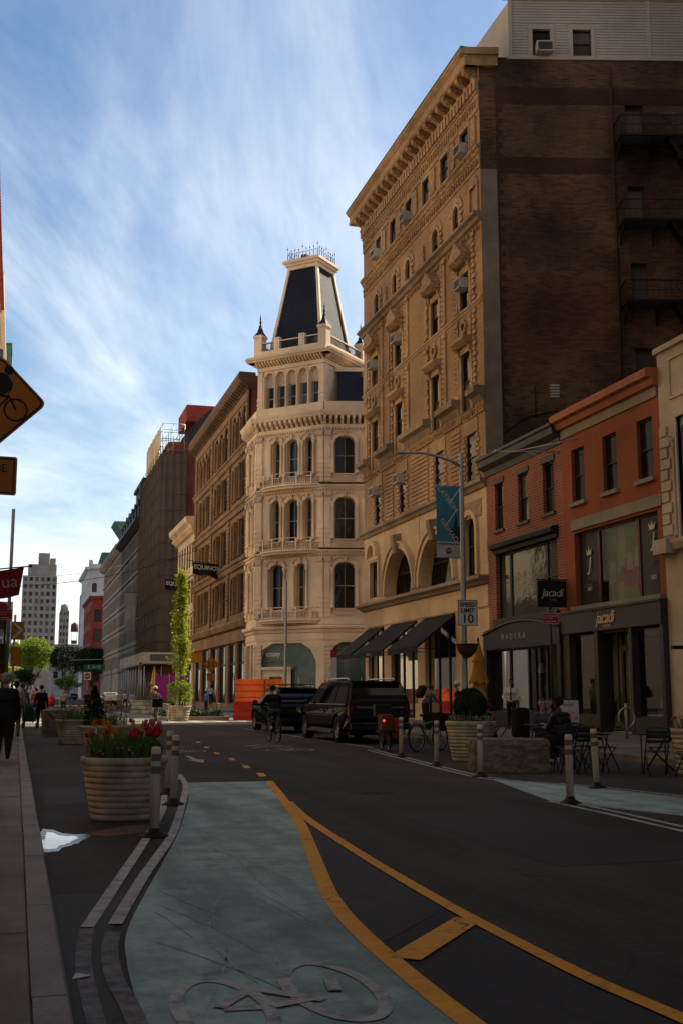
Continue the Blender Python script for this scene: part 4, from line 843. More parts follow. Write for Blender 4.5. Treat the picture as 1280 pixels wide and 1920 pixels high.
# ================================================================== netted scaffold building and shed
sb = thing('scaffolded_building', 'dark red brick building wrapped in brown scaffold netting', 'building', (20, 180, .15))
part('body', MB().prism([(20.6, 170), (32, 167), (32, 198), (20.6, 198)], 'z', .15, 39), M_dkred, sb, I4)
part('mansard', MB().prism([(24, 37.5), (23, 40.2), (26.5, 44), (31, 44), (31, 37.5)], 'y', 168.2, 186), M_mans, sb, I4)
part('brick_bulkhead', MB().box(23.6, 30, 172.5, 182, 43, 45.6), M_redp, sb, I4)
M_net = pbr('brown_scaffold_net', (.125, .098, .08), (.05, .04, .033), scale=.8, rough=.95, weather=.55, stretch=(2.2, 2.2, .05), wscale=.8)
M_gpx = pbr('rusty_scaffold_tube', (.07, .055, .045), rough=.7)
nm = MB(); K = 60
def wav(i, j): return .12 * math.sin(i * 1.9) + .07 * math.sin(i * .7 + j)
for seg, (p, q, n) in enumerate((((19.4, 198.5), (19.4, 168.4), 60), ((19.4, 168.4), (23.1, 167.6), 12))):
    for i in range(n):
        for j in range(8):
            def V(a, b):
                f = a / n; x = p[0] + (q[0] - p[0]) * f; y = p[1] + (q[1] - p[1]) * f; d = wav(a + seg * 7, b)
                return (x + (d if seg == 0 else 0), y + (d if seg else 0), 7 + (36.8 - 7) * b / 8)
            nm.quad(V(i, j), V(i + 1, j), V(i + 1, j + 1), V(i, j + 1))
so = thing('scaffold', 'brown netted scaffold with bare steel frames on top at the far corner', 'scaffold', (19.6, 180, 0))
part('netting', nm, M_net, so, I4)
lg = MB()
for k in range(12):
    z = 9 + k * 2.4; lg.cyl((19.15, 198.5, z), (19.15, 168.2, z), .05, n=5).cyl((19.15, 168.2, z), (23.2, 167.3, z), .05, n=5)
for k in range(13): lg.cyl((19.12, 169 + k * 2.4, 7), (19.12, 169 + k * 2.4, 37.5), .045, n=5)
for k in range(3): lg.cyl((19.2 + 1.9 * k, 168.1 - .42 * k, 7), (19.2 + 1.9 * k, 168.1 - .42 * k, 38), .05, n=5)
part('ledger_tubes', lg, M_gpx, so, I4)
fr = MB()
for x in (19.6, 21.2, 22.9):
    for y in (169, 172, 175, 178, 181, 184, 187, 190): fr.cyl((x, y, 36), (x, y, 41.6), .05, n=5)
for z in (37.6, 39.2, 40.6, 41.6):
    for x in (19.6, 22.9): fr.cyl((x, 169, z), (x, 190, z), .04, n=5)
    for y in (169, 175, 181, 187): fr.cyl((19.6, y, z), (22.9, y, z), .04, n=5)
for y in (169,): fr.cyl((19.6, y, 36.8), (22.9, y, 39.2), .03, n=4).cyl((19.6, y, 39.2), (22.9, y, 41.6), .03, n=4)
part('steel_frames', fr, M_metal, so, I4)
part('debris_panels', (lambda m: [m.box(19.4, 19.5, 172 + i * 1.6, 173.5 + i * 1.6, 36.8, 41.2 + .3 * (i % 2)) for i in range(11)] and m)(MB()), pbr('pale_plywood', (.62, .50, .34), scale=2), so, I4)
sh = thing('sidewalk_shed', 'sidewalk shed with pale fascia and steel posts under the scaffold', 'scaffold', (18, 180, 0))
part('fascia', MB().box(17.2, 17.35, 166, 204, 5.7, 7.3).box(17.2, 23, 165.9, 166.05, 5.7, 7.3), pbr('shed_fascia_beige', (.40, .34, .28)), sh, I4); part('deck', MB().box(17.3, 23, 166, 204, 5.5, 5.7), M_black, sh, I4)
for y in (166.3, 170, 174, 178, 182, 186, 190, 194, 198, 202):
    for x in (17.5, 19.9): link('post', cmesh(('shed_post',), lambda: MB().cyl((0, 0, 0), (0, 0, 5.5), .07, n=6), M_metal), sh, T(x, y, 0))
part('name_plate', MB().box(18.2, 21.8, 165.82, 165.9, 6.1, 7.0), M_dgrey, sh, I4)
# ================================================================== farther buildings of the right side
def plainblock(name, label, y0, y1, z1, mat, floors, nw, x=20, corn=None, cmat=None, depth=14, arch=None, ww=1.5, z0=6.5, fh=4.2, wh=2.6):
    t = thing(name, label, 'building', (x, (y0 + y1) / 2, .15)); M = FM((x, y1), (0, -1)); L = y1 - y0
    st = L / nw; op = [(st * i + (st - ww) / 2, st * i + (st + ww) / 2, z0 + fh * k, z0 + fh * k + wh) + ((arch,) if arch else ()) for i in range(nw) for k in range(floors)]
    part('wall', wall(0, L, .15, z1, op, .4), mat, t, M); lotbody(t, y0, y1 - .05, z1 - .3, mat, depth, x + .45)
    for o in op: window(t, M, o, .08, g=M_g1 if rnd.random() < .7 else M_g3)
    for k in range(floors): part('storey_ledge', MB().box(0, L, -.25, .02, z0 + fh * k - .8, z0 + fh * k - .45), mat, t, M)
    if corn: part('cornice', band([(.3, z1 - .6), (-.3, z1 - .5), (-corn, z1 + .2), (-corn, z1 + .7), (.6, z1 + .7), (.6, z1 - .6)], -.4, L + .1), cmat or mat, t, M)
    return t, M, L
t, M, L = plainblock('mansard_building', 'grey stone building with black sculpted mansard roof', 198.6, 240, 31, M_grey, 6, 16, corn=1.4, cmat=M_mans)
part('mansard_roof', MB().prism([(-.3, 31.6), (.1, 33), (1.2, 36.2), (8, 36.6), (8, 31.6)], 'x', 0, L), M_mans, t, M); part('pavilion_roof', MB().box(L - 16, L - 1, .2, 9, 36, 38.2).box(L - 16.5, L - .5, -.2, 9.4, 38.2, 38.8), M_mans, t, M)
for i in range(7): part('dormer', MB().box(2 + i * 5.6, 4.2 + i * 5.6, -.4, 2, 32, 34.6).prism([(1.8 + i * 5.6, 34.6), (4.4 + i * 5.6, 34.6), (3.1 + i * 5.6, 35.6)], 'y', -.6, 2), M_mans, t, M)
t, M, L = plainblock('stone_loft', 'pinkish stone loft building with bracketed cornice beyond the black mansard', 240.2, 290, 31.5, pbr('pink_sandstone', (.44, .31, .22), (.34, .24, .17), scale=1.3, weather=.3), 6, 20, corn=1.3)
for i in range(40): link('cornice_bracket', cmesh(('far_bracket',), lambda: scroll().xf(Matrix.Diagonal((2, 1.6, 1.6, 1))), M_cream), t, M @ T(.4 + i * 1.25, -.2, 30.7))
tag(link('copper_bulkhead', MB().prism([(20.3, 38.7), (19.2, 38.7), (22, 34.5), (30, 34.5), (30, 38.7)], 'y', 252, 262).box(22, 30, 252.5, 261.5, 31, 34.6).mesh('copper_bulkhead', M_teal)), 'green copper roof cornice above the far stone loft', 'roof')
# red corner building and white building with green roof behind it
def corner_block(name, label, x0, y0, w1, w2, z1, mat, nx, ny, floors, fh, ww, wh, zb=5, arch=None, corn=.6):
    t = thing(name, label, 'building', (x0, y0, 0)); A = FM((x0, y0), E2); B = FM((x0, y0 + w2), (0, -1))
    for M, L, n in ((A, w1, nx), (B, w2, ny)):
        st = L / n; op = [(st * i + (st - ww) / 2, st * i + (st + ww) / 2, zb + fh * k, zb + fh * k + wh) + ((arch,) if arch else ()) for i in range(n) for k in range(floors)]
        part('wall', wall(0, L, 0, z1, op, .5), mat, t, M)
        for o in op: window(t, M, o, .4, g=rnd.choice([M_g1, M_g3]))
        part('cornice', band([(.2, z1 - .5), (-corn * .5, z1 - .4), (-corn, z1), (-corn, z1 + .5), (.4, z1 + .5)], -corn, L + corn), mat, t, M)
    part('body', MB().prism([(x0 + .7, y0 + .8), (x0 + w1 * E2[0], y0 + w1 * E2[1] + .8), (x0 + w1 * E2[0], y0 + w2), (x0 + .7, y0 + w2)], 'z', 0, z1 - .1), mat, t, I4)
    return t, A, B
corner_block('red_corner_building', 'red painted corner building with tall windows at the far intersection', 18.3, 310, 14, 34, 26.5, M_redp, 4, 9, 4, 5.2, 1.9, 3.4, 4.5)
t, A, B = corner_block('white_building', 'white terracotta building with green copper mansard behind the red corner', 19.4, 346, 14, 40, 38, M_white, 4, 8, 6, 5, 1.5, 2.8, 6, 'arch', 1.0)
part('copper_mansard', MB().prism([(2, 38.4), (3.4, 43), (12, 43), (12, 38.4)], 'y', 1, 12), M_teal, t, A); part('parapet', MB().box(0, 1, -.5, .5, 38.4, 40.6).box(0, 14, -.4, .2, 38.4, 39.4), M_white, t, A)
# distant towers beyond the square
def tower(name, label, x0, x1, y0, z1, mat, nx, nz, zb, sw=8, topo=()):
    t = thing(name, label, 'building', ((x0 + x1) / 2, y0, 0)); M = FM((x0, y0), (1, 0)); L = x1 - x0; st = L / nx; fz = (z1 - zb) / nz
    op = [(st * i + st * .22, st * i + st * .78, zb + fz * k + fz * .25, zb + fz * k + fz * .8) for i in range(nx) for k in range(nz)]
    part('wall', wall(0, L, 0, z1, op, .6), mat, t, M); part('body', MB().box(.3, L - .02, .7, 20, 0, z1 - .1), mat, t, M)
    for o in op: window(t, M, o, .4, g=rnd.choice([M_g1, M_g2, M_g3, M_gw]), rail=False)
    S2 = FM((x1, y0), (.0, 1)); n2 = 2
    op = [(2 + 8 * i, 5.5 + 8 * i, zb + fz * k + fz * .25, zb + fz * k + fz * .8) for i in range(n2) for k in range(nz)]
    part('side_wall', wall(0, 20, 0, z1, op, .6), mat, t, S2)
    for o in op: window(t, S2, o, .4, g=M_g3, rail=False)
    for b in topo: part('setback', MB().box(*b), mat, t, M)
    return t, M
M_tw = pbr('tower_brick', (.33, .275, .24), (.27, .225, .195), scale=.4, weather=.25)
tower('apartment_tower', 'tall pale brick tower with stepped rooftop beyond the trees', 1.0, 17.9, 600, 60.5, M_tw, 6, 12, 16, topo=[(2.5, 16.5, 1.5, 18, 60.4, 66.5), (7.5, 13, 3, 14, 66.4, 72.5), (13.3, 16, 4, 12, 66.4, 70)])
tower('slender_tower', 'smaller distant tower with round rooftop tank beside the pale tower', 23.2, 28.6, 700, 50, M_tw, 3, 9, 14)
tw = thing('water_tank', 'brown wooden water tank on the distant rooftop', 'water tank', (31, 690, 34)); part('drum', MB().lathe([(0, 0), (2.2, 0), (2.1, 4.2), (0, 5.8)], 12), M_brownd, tw, T(31.5, 690, 37)); part('legs', MB().box(-1.6, -1.4, -1.6, -1.4, -5, 0).box(1.4, 1.6, -1.6, -1.4, -5, 0).box(-1.6, 1.6, -1.6, 1.6, -7, -5), M_brownd, tw, T(31.5, 690, 37))
tag(link('water_tank', MB().lathe([(0, 0), (2.3, 0), (2.2, 3.4), (0, 4.6)], 12).mesh('drum', M_tw), None, T(26, 705, 50)), 'round pinkish tank on top of the slender distant tower', 'water tank')
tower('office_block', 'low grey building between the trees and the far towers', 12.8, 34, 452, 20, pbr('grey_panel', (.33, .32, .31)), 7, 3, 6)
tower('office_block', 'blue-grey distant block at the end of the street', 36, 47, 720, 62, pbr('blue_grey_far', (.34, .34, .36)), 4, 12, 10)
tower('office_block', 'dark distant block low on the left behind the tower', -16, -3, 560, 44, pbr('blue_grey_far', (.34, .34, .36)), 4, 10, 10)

# ================================================================== left side of the street (mostly out of frame, sunlit)
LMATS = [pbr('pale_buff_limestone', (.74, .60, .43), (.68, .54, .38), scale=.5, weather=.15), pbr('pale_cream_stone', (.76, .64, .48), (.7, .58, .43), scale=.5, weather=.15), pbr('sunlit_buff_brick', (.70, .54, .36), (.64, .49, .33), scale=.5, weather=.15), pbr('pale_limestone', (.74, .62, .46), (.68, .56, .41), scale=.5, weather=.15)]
def leftblock(name, label, y0, y1, z1, mat, nw, fl):
    t = thing(name, label, 'building', (-4.5, (y0 + y1) / 2, .13)); M = FM((-4.5, y0), (0, 1)); L = y1 - y0; st = L / nw
    op = [(st * i + st * .34, st * i + st * .66, 6 + 4.3 * k, 8.4 + 4.3 * k) for i in range(nw) for k in range(fl)]
    part('wall', wall(0, L, .13, z1, op, .4), mat, t, M); part('dark_glazing', MB().box(0, L, .42, .5, .2, z1 - .2), M_g1, t, M); part('body', MB().box(0, L, .6, 16, .13, z1 - .05), mat, t, M)  # one dark glass sheet fills all the openings, no rooms behind
    part('cornice', band([(.2, z1 - .6), (-.3, z1 - .5), (-.8, z1), (-.8, z1 + .6), (.4, z1 + .6)], 0, L), mat, t, M); return t, M, L
leftblock('loft_building', 'brown stone loft beside the camera on the left', -40, 14, 42, M_brown, 14, 7)
leftblock('loft_building', 'sooty limestone loft building on the left behind the warning sign', 14.1, 38, 42, M_limeg, 7, 7)
leftblock('loft_building', 'buff brick loft building on the left with the red flag', 38.1, 66, 40, LMATS[2], 7, 6)
t, M, L = leftblock('tower_building', 'tall building at the left edge with red tiled cornice', 94, 146, 49.3, LMATS[3], 12, 9)
part('tiled_cornice', band([(.2, 48.6), (-.75, 49.2), (-.9, 50.3), (.2, 51.4)], 0, L), M_redp, t, M)
for i in range(70): link('roof_tile', cmesh(('roof_tile',), lambda: MB().tube([(0, -.95, 49.1), (0, -.8, 49.8), (0, .1, 51.2)], .16, 6), M_redp), t, M @ T(.4 + i * .73, 0, 0))
t, M, L = leftblock('tower_building', 'second tall building at the left edge with dark green oriel', 146.1, 192, 54, LMATS[0], 10, 10)
part('oriel', MB().box(40, 46, -1.5, .1, 54.3, 57).box(39.8, 46.2, -1.6, .1, 57, 57.25), M_teal, t, M); window(t, M, (40.3, 45.7, 54.6, 56.8), -1.58, M_black, M_g1)
# right side nearer than the frame: tall lofts that keep the street in shade
def shade(name, label, y0, y1, z1, mat):
    t, M, L = plainblock(name, label, y0, y1, z1, mat, 0, 4, corn=.9, depth=30)
shade('loft_building', 'tall loft building on the right beside the camera', -60, 19.9, 52, M_limeg)
tag(link('courtyard_block', MB().prism([(46, 41), (75, 33.5), (75, 58), (46, 66)], 'z', 0, 44).mesh('courtyard_block', M_sbrick)), 'brick block behind the row houses', 'building')
tag(link('courtyard_block', MB().prism([(40, 10), (70, 2), (70, 33), (40, 40)], 'z', 0, 46).mesh('courtyard_block', M_sbrick)), 'tall brick block behind the stone building', 'building')
# ================================================================== ground, road, pavements
M_asph = pbr('asphalt', (.052, .044, .036), (.032, .027, .022), scale=14, rough=.9, bump=.5, bscale=160, weather=.45, wscale=.33, bdist=.004)
M_asph2 = pbr('fresh_asphalt', (.036, .0305, .025), (.023, .0195, .016), scale=16, rough=.75, bump=.5, bscale=170, weather=.4, bdist=.004)
M_conc = pbr('sidewalk_concrete', (.19, .16, .128), (.14, .117, .093), scale=3, rough=.85, bump=.2, bscale=120, weather=.4, wscale=.6, bdist=.003)
M_kerb = pbr('granite_kerb', (.24, .21, .18), (.165, .145, .12), scale=40, rough=.75, bump=.25, bscale=60, weather=.35, wscale=1.4, bdist=.004)
M_green = worn('green_lane_paint', (.31, .44, .375), (.12, .13, .12), .40, .72, 1.7)
M_yel = worn('yellow_road_paint', (.80, .345, .022), (.14, .07, .03), .56, .74, 8)
M_wht = worn('white_road_paint', (.44, .42, .38), (.08, .075, .066), .48, .68, 5); M_wht2 = worn('faded_white_paint', (.17, .16, .145), (.05, .045, .04), .40, .6, 5)
struct('ground', MB().quad((-3000, -3000, -.06), (3000, -3000, -.06), (3000, 3000, -.06), (-3000, 3000, -.06)), pbr('ground_grey', (.12, .11, .10)))
road = struct('road', MB().quad((-70, -60, 0), (120, -60, 0), (120, 330, 0), (-70, 330, 0)), M_asph)
def crackle(m, dark, crack, sc=.45, trk=True):
    """worn road surface: hairline cracks, wheel-polished tracks, oil spots"""
    t = m.node_tree; b = [n for n in t.nodes if n.type == 'BSDF_PRINCIPLED'][0]; src = b.inputs['Base Color'].links[0].from_socket; p = pos_vec(t)
    nz = N(t, 'ShaderNodeTexNoise'); nz.inputs['Scale'].default_value = 1.4; nz.inputs['Detail'].default_value = 6; t.links.new(p, nz.inputs['Vector'])
    mv = N(t, 'ShaderNodeVectorMath', operation='MULTIPLY_ADD'); mv.inputs[1].default_value = (.9, .9, 0); t.links.new(nz.outputs['Color'], mv.inputs[0]); t.links.new(p, mv.inputs[2])
    vo = N(t, 'ShaderNodeTexVoronoi', feature='DISTANCE_TO_EDGE'); vo.inputs['Scale'].default_value = sc; t.links.new(mv.outputs[0], vo.inputs['Vector'])
    r = N(t, 'ShaderNodeMapRange'); r.inputs[1].default_value = .002; r.inputs[2].default_value = .011; r.inputs[3].default_value = 1; r.inputs[4].default_value = 0; t.links.new(vo.outputs['Distance'], r.inputs[0])
    n2 = N(t, 'ShaderNodeTexNoise'); n2.inputs['Scale'].default_value = .5; t.links.new(p, n2.inputs['Vector']); r2 = N(t, 'ShaderNodeMapRange'); r2.inputs[1].default_value = .48; r2.inputs[2].default_value = .6; t.links.new(n2.outputs[0], r2.inputs[0])
    k = N(t, 'ShaderNodeMath', operation='MULTIPLY'); t.links.new(r.outputs[0], k.inputs[0]); t.links.new(r2.outputs[0], k.inputs[1]); k2 = N(t, 'ShaderNodeMath', operation='MULTIPLY'); k2.inputs[1].default_value = crack; t.links.new(k.outputs[0], k2.inputs[0])
    mp = N(t, 'ShaderNodeMapping'); mp.inputs['Scale'].default_value = (1.1, .09, 1); t.links.new(p, mp.inputs[0]); n3 = N(t, 'ShaderNodeTexNoise'); n3.inputs['Scale'].default_value = 1.0; n3.inputs['Detail'].default_value = 7; n3.inputs['Roughness'].default_value = .65; t.links.new(mp.outputs[0], n3.inputs['Vector'])
    r3 = N(t, 'ShaderNodeMapRange'); r3.inputs[1].default_value = .3; r3.inputs[2].default_value = .7; r3.inputs[3].default_value = .55; r3.inputs[4].default_value = 1.5; t.links.new(n3.outputs[0], r3.inputs[0])
    sc_n = N(t, 'ShaderNodeVectorMath', operation='SCALE'); t.links.new(src, sc_n.inputs[0]); t.links.new(r3.outputs[0], sc_n.inputs['Scale'])
    n4 = N(t, 'ShaderNodeTexNoise'); n4.inputs['Scale'].default_value = 2.2; n4.inputs['Detail'].default_value = 4; t.links.new(p, n4.inputs['Vector']); r4 = N(t, 'ShaderNodeMapRange'); r4.inputs[1].default_value = .64; r4.inputs[2].default_value = .72; r4.inputs[4].default_value = .6; t.links.new(n4.outputs[0], r4.inputs[0])
    mk = N(t, 'ShaderNodeMath', operation='MAXIMUM'); t.links.new(k2.outputs[0], mk.inputs[0]); t.links.new(r4.outputs[0], mk.inputs[1])
    x = N(t, 'ShaderNodeMix', data_type='RGBA'); t.links.new(mk.outputs[0], x.inputs[0]); t.links.new(sc_n.outputs[0] if trk else src, x.inputs[6]); x.inputs[7].default_value = (*dark, 1); t.links.new(x.outputs[2], b.inputs['Base Color'])
crackle(M_asph, (.014, .012, .0105), .55); crackle(M_asph2, (.006, .005, .005), .7, .6); crackle(M_green, (.05, .06, .055), .5, .55); crackle(M_yel, (.07, .035, .015), .8, 1.1, False); crackle(M_wht, (.07, .065, .06), .8, .9, False); crackle(M_conc, (.05, .04, .032), .35, .3)
def ribbon(pts, w, z):
    """flat strip along a polyline"""
    P = [Vector(p) for p in pts]; m = MB(); Lp = []; Rp = []
    ws = w if isinstance(w, (list, tuple)) else [w] * len(P)
    for i, p in enumerate(P):
        t = (P[min(i + 1, len(P) - 1)] - P[max(i - 1, 0)]).normalized(); n = Vector((-t.y, t.x)); Lp.append(p + n * ws[i] / 2); Rp.append(p - n * ws[i] / 2)
    for i in range(len(P) - 1): m.quad((*Lp[i], z), (*Rp[i], z), (*Rp[i + 1], z), (*Lp[i + 1], z))
    return m
def smooth(pts, k=6):
    out = []; P = [Vector(p) for p in pts]
    for i in range(len(P) - 1):
        p0, p1, p2, p3 = P[max(i - 1, 0)], P[i], P[i + 1], P[min(i + 2, len(P) - 1)]
        for j in range(k):
            t = j / k; out.append(.5 * ((2 * p1) + (-p0 + p2) * t + (2 * p0 - 5 * p1 + 4 * p2 - p3) * t * t + (-p0 + 3 * p1 - 3 * p2 + p3) * t ** 3))
    return [tuple(p) for p in out] + [tuple(P[-1])]
def sheet(name, poly, z, mat): return part(name, MB().add([(*p, z) for p in poly], [tuple(range(len(poly)))]), mat, road, I4)
gL = smooth([(.62, -2), (.62, 3), (.63, 5.6), (.67, 6.9), (.76, 7.8), (1.05, 9.3), (1.66, 12.3), (2.02, 14.3), (2.5, 17.2), (2.8, 19.9)])
gR = smooth([(2.05, -2), (2.05, 3), (2.07, 5.2), (2.1, 6.2), (2.17, 7.35), (2.33, 8.63), (2.77, 10.9), (3.29, 13.6), (3.8, 16.8), (4.27, 19.85)])
gm = MB(); n = len(gL)
for i in range(n - 1): gm.quad((*gL[i], .004), (*gR[i], .004), (*gR[i + 1], .004), (*gL[i + 1], .004))
part('green_bike_lane', gm, M_green, road, I4)
sheet('asphalt_patch', [(2.16, 6.9), (2.35, 8.6), (2.8, 10.9), (3.3, 13.6), (3.42, 13.6), (3.25, 11.6), (3.12, 9.8), (3.04, 8.0)], .003, M_asph2)
sheet('asphalt_patch', [(2.1, 1), (2.08, 5.2), (2.15, 6.2), (2.97, 7.2), (2.96, 5.6), (3.04, 4.9), (3.3, 1)], .003, M_asph2)
sheet('asphalt_patch', [(.32, 1), (.32, 9.2), (.9, 9.2), (.66, 7.8), (.56, 6.8), (.54, 1)], .003, M_asph2)
part('yellow_line', ribbon(gR, .13, .008), M_yel, road, I4)
part('yellow_line', ribbon(smooth([(3.72, 16.0), (3.45, 13.9), (3.25, 11.6), (3.12, 9.77), (3.02, 7.88), (2.99, 6.64), (2.99, 5.71), (3.04, 4.98), (3.2, 2), (3.3, -2)]), .11, .012), M_yel, road, I4)
part('yellow_bar', ribbon([(2.19, 6.5), (2.99, 7.5)], .2, .010), M_yel, road, I4)
for i, (x, y) in enumerate(((4.46, 21.4), (4.64, 23.8), (4.85, 26.6), (4.95, 29.3), (5.2, 32.5), (5.5, 36))): part('yellow_dash', ribbon([(x - .06, y - .45), (x + .06, y + .45)], .13, .008), M_yel, road, I4)
part('white_line', ribbon(smooth([(2.94, 21.6), (2.6, 19.6), (2.22, 17.7), (1.89, 15.3), (1.37, 12.4), (.94, 10.15), (.51, 7.9)]), .09, .008), M_wht, road, I4); part('white_line', ribbon(smooth([(.505, 7.85), (.43, 6.9), (.42, 5.6), (.44, 3)]), .09, .008), M_wht2, road, I4)
part('white_line', ribbon(smooth([(3.0, 21.9), (2.8, 19.7), (2.5, 17.6), (1.96, 14.3), (1.6, 12.3), (1.1, 10.0), (.69, 7.95)]), .095, .009), M_wht, road, I4)
part('white_line', ribbon(smooth([(.66, 7.7), (.59, 7.1), (.57, 6.4), (.6, 5.6), (.6, 3)]), .1, .009), M_wht2, road, I4)
# bicycle symbol on the green lane
def oring(cx, cy, rx, ry, w, z, n=30, a0=0, a1=360): return ribbon([(cx + rx * math.cos(R(a0 + (a1 - a0) * i / n)), cy + ry * math.sin(R(a0 + (a1 - a0) * i / n))) for i in range(n + 1)], w, z)
bsym = oring(1.02, 5.72, .215, .58, .07, .009).join(oring(1.62, 5.95, .215, .58, .07, .0097))
for q_, (a, b) in enumerate((((1.02, 5.72), (1.25, 5.7)), ((1.25, 5.7), (1.2, 6.1)), ((1.0, 5.75), (1.22, 6.06)), ((1.22, 6.06), (1.52, 5.75)), ((1.25, 5.7), (1.52, 5.8)), ((1.62, 5.9), (1.66, 6.15)))): bsym.join(ribbon([a, b], .07, .0105 + q_ * .0008))
part('bicycle_symbol', bsym, M_wht, road, I4)
fb = oring(6.75, 30.4, .28, .45, .07, .008, 20).join(oring(7.45, 30.5, .28, .45, .07, .008, 20))
for a, b in (((6.75, 30.4), (7.05, 30.4)), ((7.05, 30.4), (7.3, 30.9)), ((6.85, 30.9), (7.3, 30.9)), ((7.45, 30.5), (7.3, 31.1))): fb.join(ribbon([a, b], .08, .009 + .0006 * a[0] + .0004 * b[1] % .003))
part('bicycle_symbol', fb, M_wht, road, I4)
for y in (32.0, 33.0): part('chevron', ribbon([(6.4, y), (6.95, y + .7), (7.5, y)], .16, .008), M_wht, road, I4)
part('arrow_marking', MB().add([(3.8, 26.6, .008), (4.2, 26.6, .008), (4.0, 25.3, .008)], [(0, 1, 2)]).join(ribbon([(4.0, 26.6), (4.05, 28.2)], .12, .008)), M_wht, road, I4)
b3 = oring(4.15, 30.4, .2, .4, .06, .008, 18).join(oring(4.65, 30.5, .2, .4, .06, .008, 18)).join(ribbon([(4.15, 30.4), (4.35, 30.9), (4.6, 30.9)], .06, .009)); part('bicycle_symbol', b3, M_wht, road, I4)
# right-hand lane edge lines and green strip
sheet('green_bike_lane', [(8.15, 19.3), (8.85, 17.6), (9.4, 14.8), (10.2, 9), (9.2, 9), (7.35, 14.9), (7.3, 15.2)], .004, M_green)
for d in (0, .2): part('white_line', ribbon(smooth([(9.1 + d, 29.9), (8.95 + d, 28.6), (8.6 + d, 25.3), (8.06 + d, 19.5), (8.82 + d, 17.6), (9.36 + d, 14.9), (10.2 + d, 9)]), .09, .008), M_wht, road, I4)
for d in (0, .22): part('white_line', ribbon(smooth([(7.25 + d, 15.1), (7.2 + d, 13.2), (7.1 + d, 11.4), (7.0 + d, 7)]), .09, .008), M_wht, road, I4)
part('white_line', ribbon(smooth([(7.5, 15.0), (8.0, 12.9), (8.6, 10)]), .08, .008), M_wht, road, I4)
part('white_line', ribbon([(9.6, 31), (9.45, 49)], .1, .008), M_wht, road, I4)
for i in range(9): part('crosswalk_bar', MB().box(.9 + i * 1.35, 1.5 + i * 1.35, 60.5, 63.5, .004, .008), M_wht, road, I4)
for i in range(9): part('crosswalk_bar', MB().box(.9 + i * 1.35, 1.5 + i * 1.35, 92, 95, .004, .008), M_wht, road, I4)
# crossing sheet, sunlight painted into its pale colour; repairs, seams, iron covers
part('sun_toned_crossing', MB().quad((-70, 56, .0025), (120, 56, .0025), (120, 91, .0025), (-70, 91, .0025)), pbr('sun_brightened_asphalt', (.21, .185, .155), (.15, .13, .11), scale=2, weather=.4), road, I4)
M_rep = pbr('asphalt_repair', (.036, .03, .025), (.026, .022, .018), scale=18, weather=.35, bump=.5, bscale=150, bdist=.004)
for x0, x1, y0, y1 in ((4.6, 6.3, 9.5, 14.2), (5.2, 6.1, 20, 27.5), (3.6, 4.9, 2.2, 5.6), (6.3, 7.3, 30, 38), (.45, 1.0, 16.5, 19.5)):
    part('repair_patch', MB().quad((x0, y0, .003), (x1, y0 + .1, .003), (x1 + .1, y1, .003), (x0 + .05, y1 - .1, .003)), M_rep, road, I4)
for x, y in ((5.3, 17.2), (6.9, 41)): part('manhole_cover', MB().lathe([(0, .008), (.29, .008), (.3, .004), (.36, .004), (.37, 0)], 28, (x, y, 0)).join(MB().lathe([(.0, .012), (.1, .012), (.1, .008)], 12, (x, y, 0))), pbr('cast_iron_cover', (.03, .027, .025), rough=.85, metal=.0, bump=.6, bscale=40), road, I4)
# tyre marks on the green lane
M_tyre = worn('tyre_rubber_mark', (.17, .215, .19), (.27, .36, .32), .40, .6, 9)
tr = random.Random(3)
for k in range(40):
    x = tr.uniform(.9, 2.6); y = tr.uniform(5.3, 12.5) if k < 30 else tr.uniform(12, 18.5); x += max(0, (y - 9) * .17)
    L_ = tr.uniform(.5, 2.2); a = tr.uniform(-.28, .35); b = tr.uniform(-.18, .18); w_ = tr.uniform(.006, .02)
    pts = [(x + a * L_ * i / 8 + b * (i / 8) ** 2 * L_, y + L_ * i / 8) for i in range(9)]
    def inside(p):
        j = min(range(n), key=lambda q: abs(gL[q][1] - p[1])); return gL[j][0] + .08 < p[0] < gR[j][0] - .1
    pts = [p for p in pts if inside(p)]
    if len(pts) > 3: part('tyre_mark', ribbon(pts, [w_ * (.3 + .7 * math.sin(math.pi * (i + .5) / len(pts))) for i in range(len(pts))], .0065), M_tyre, road, I4)
# puddle by the kerb, its reddish stain, a scrap of paper
M_water = pbr('puddle_water', (.012, .012, .012), rough=.02, weather=.1, spec=1.0, bump=.05, bscale=4)
pr = random.Random(5); pud = [(.43 + .2 * math.cos(R(a)) * (1 + .25 * math.sin(R(a * 2 + 40)) + .13 * math.sin(R(a * 5)) + .05 * math.sin(R(a * 11))), 12.55 + .62 * math.sin(R(a)) * (1 + .22 * math.cos(R(a * 3)) + .12 * math.sin(R(a * 4 + 70)) + .05 * math.cos(R(a * 13)))) for a in range(0, 360, 4)]
pud = [(max(x, .305), y) for x, y in pud]
sheet('wet_patch', [(max(.302, .42 + (x - .42) * 1.5), 12.6 + (y - 12.55) * 1.35) for x, y in pud], .0045, pbr('wet_asphalt', (.016, .014, .012), rough=.25, bump=.3, bscale=120, bdist=.003))
o = tag(link('puddle', MB().add([(x, y, .006) for x, y in pud], [tuple(range(len(pud)))]).mesh('puddle', M_water)), 'small puddle reflecting the sky beside the left kerb', 'puddle')
M_rust = worn('rusty_stain', (.16, .06, .03), (.055, .048, .043), .4, .6, 4)
sheet('rust_stain', [(.75, 13.0), (1.0, 12.75), (1.45, 13.0), (1.75, 13.9), (1.3, 13.7), (1.0, 13.35)], .0035, M_rust)
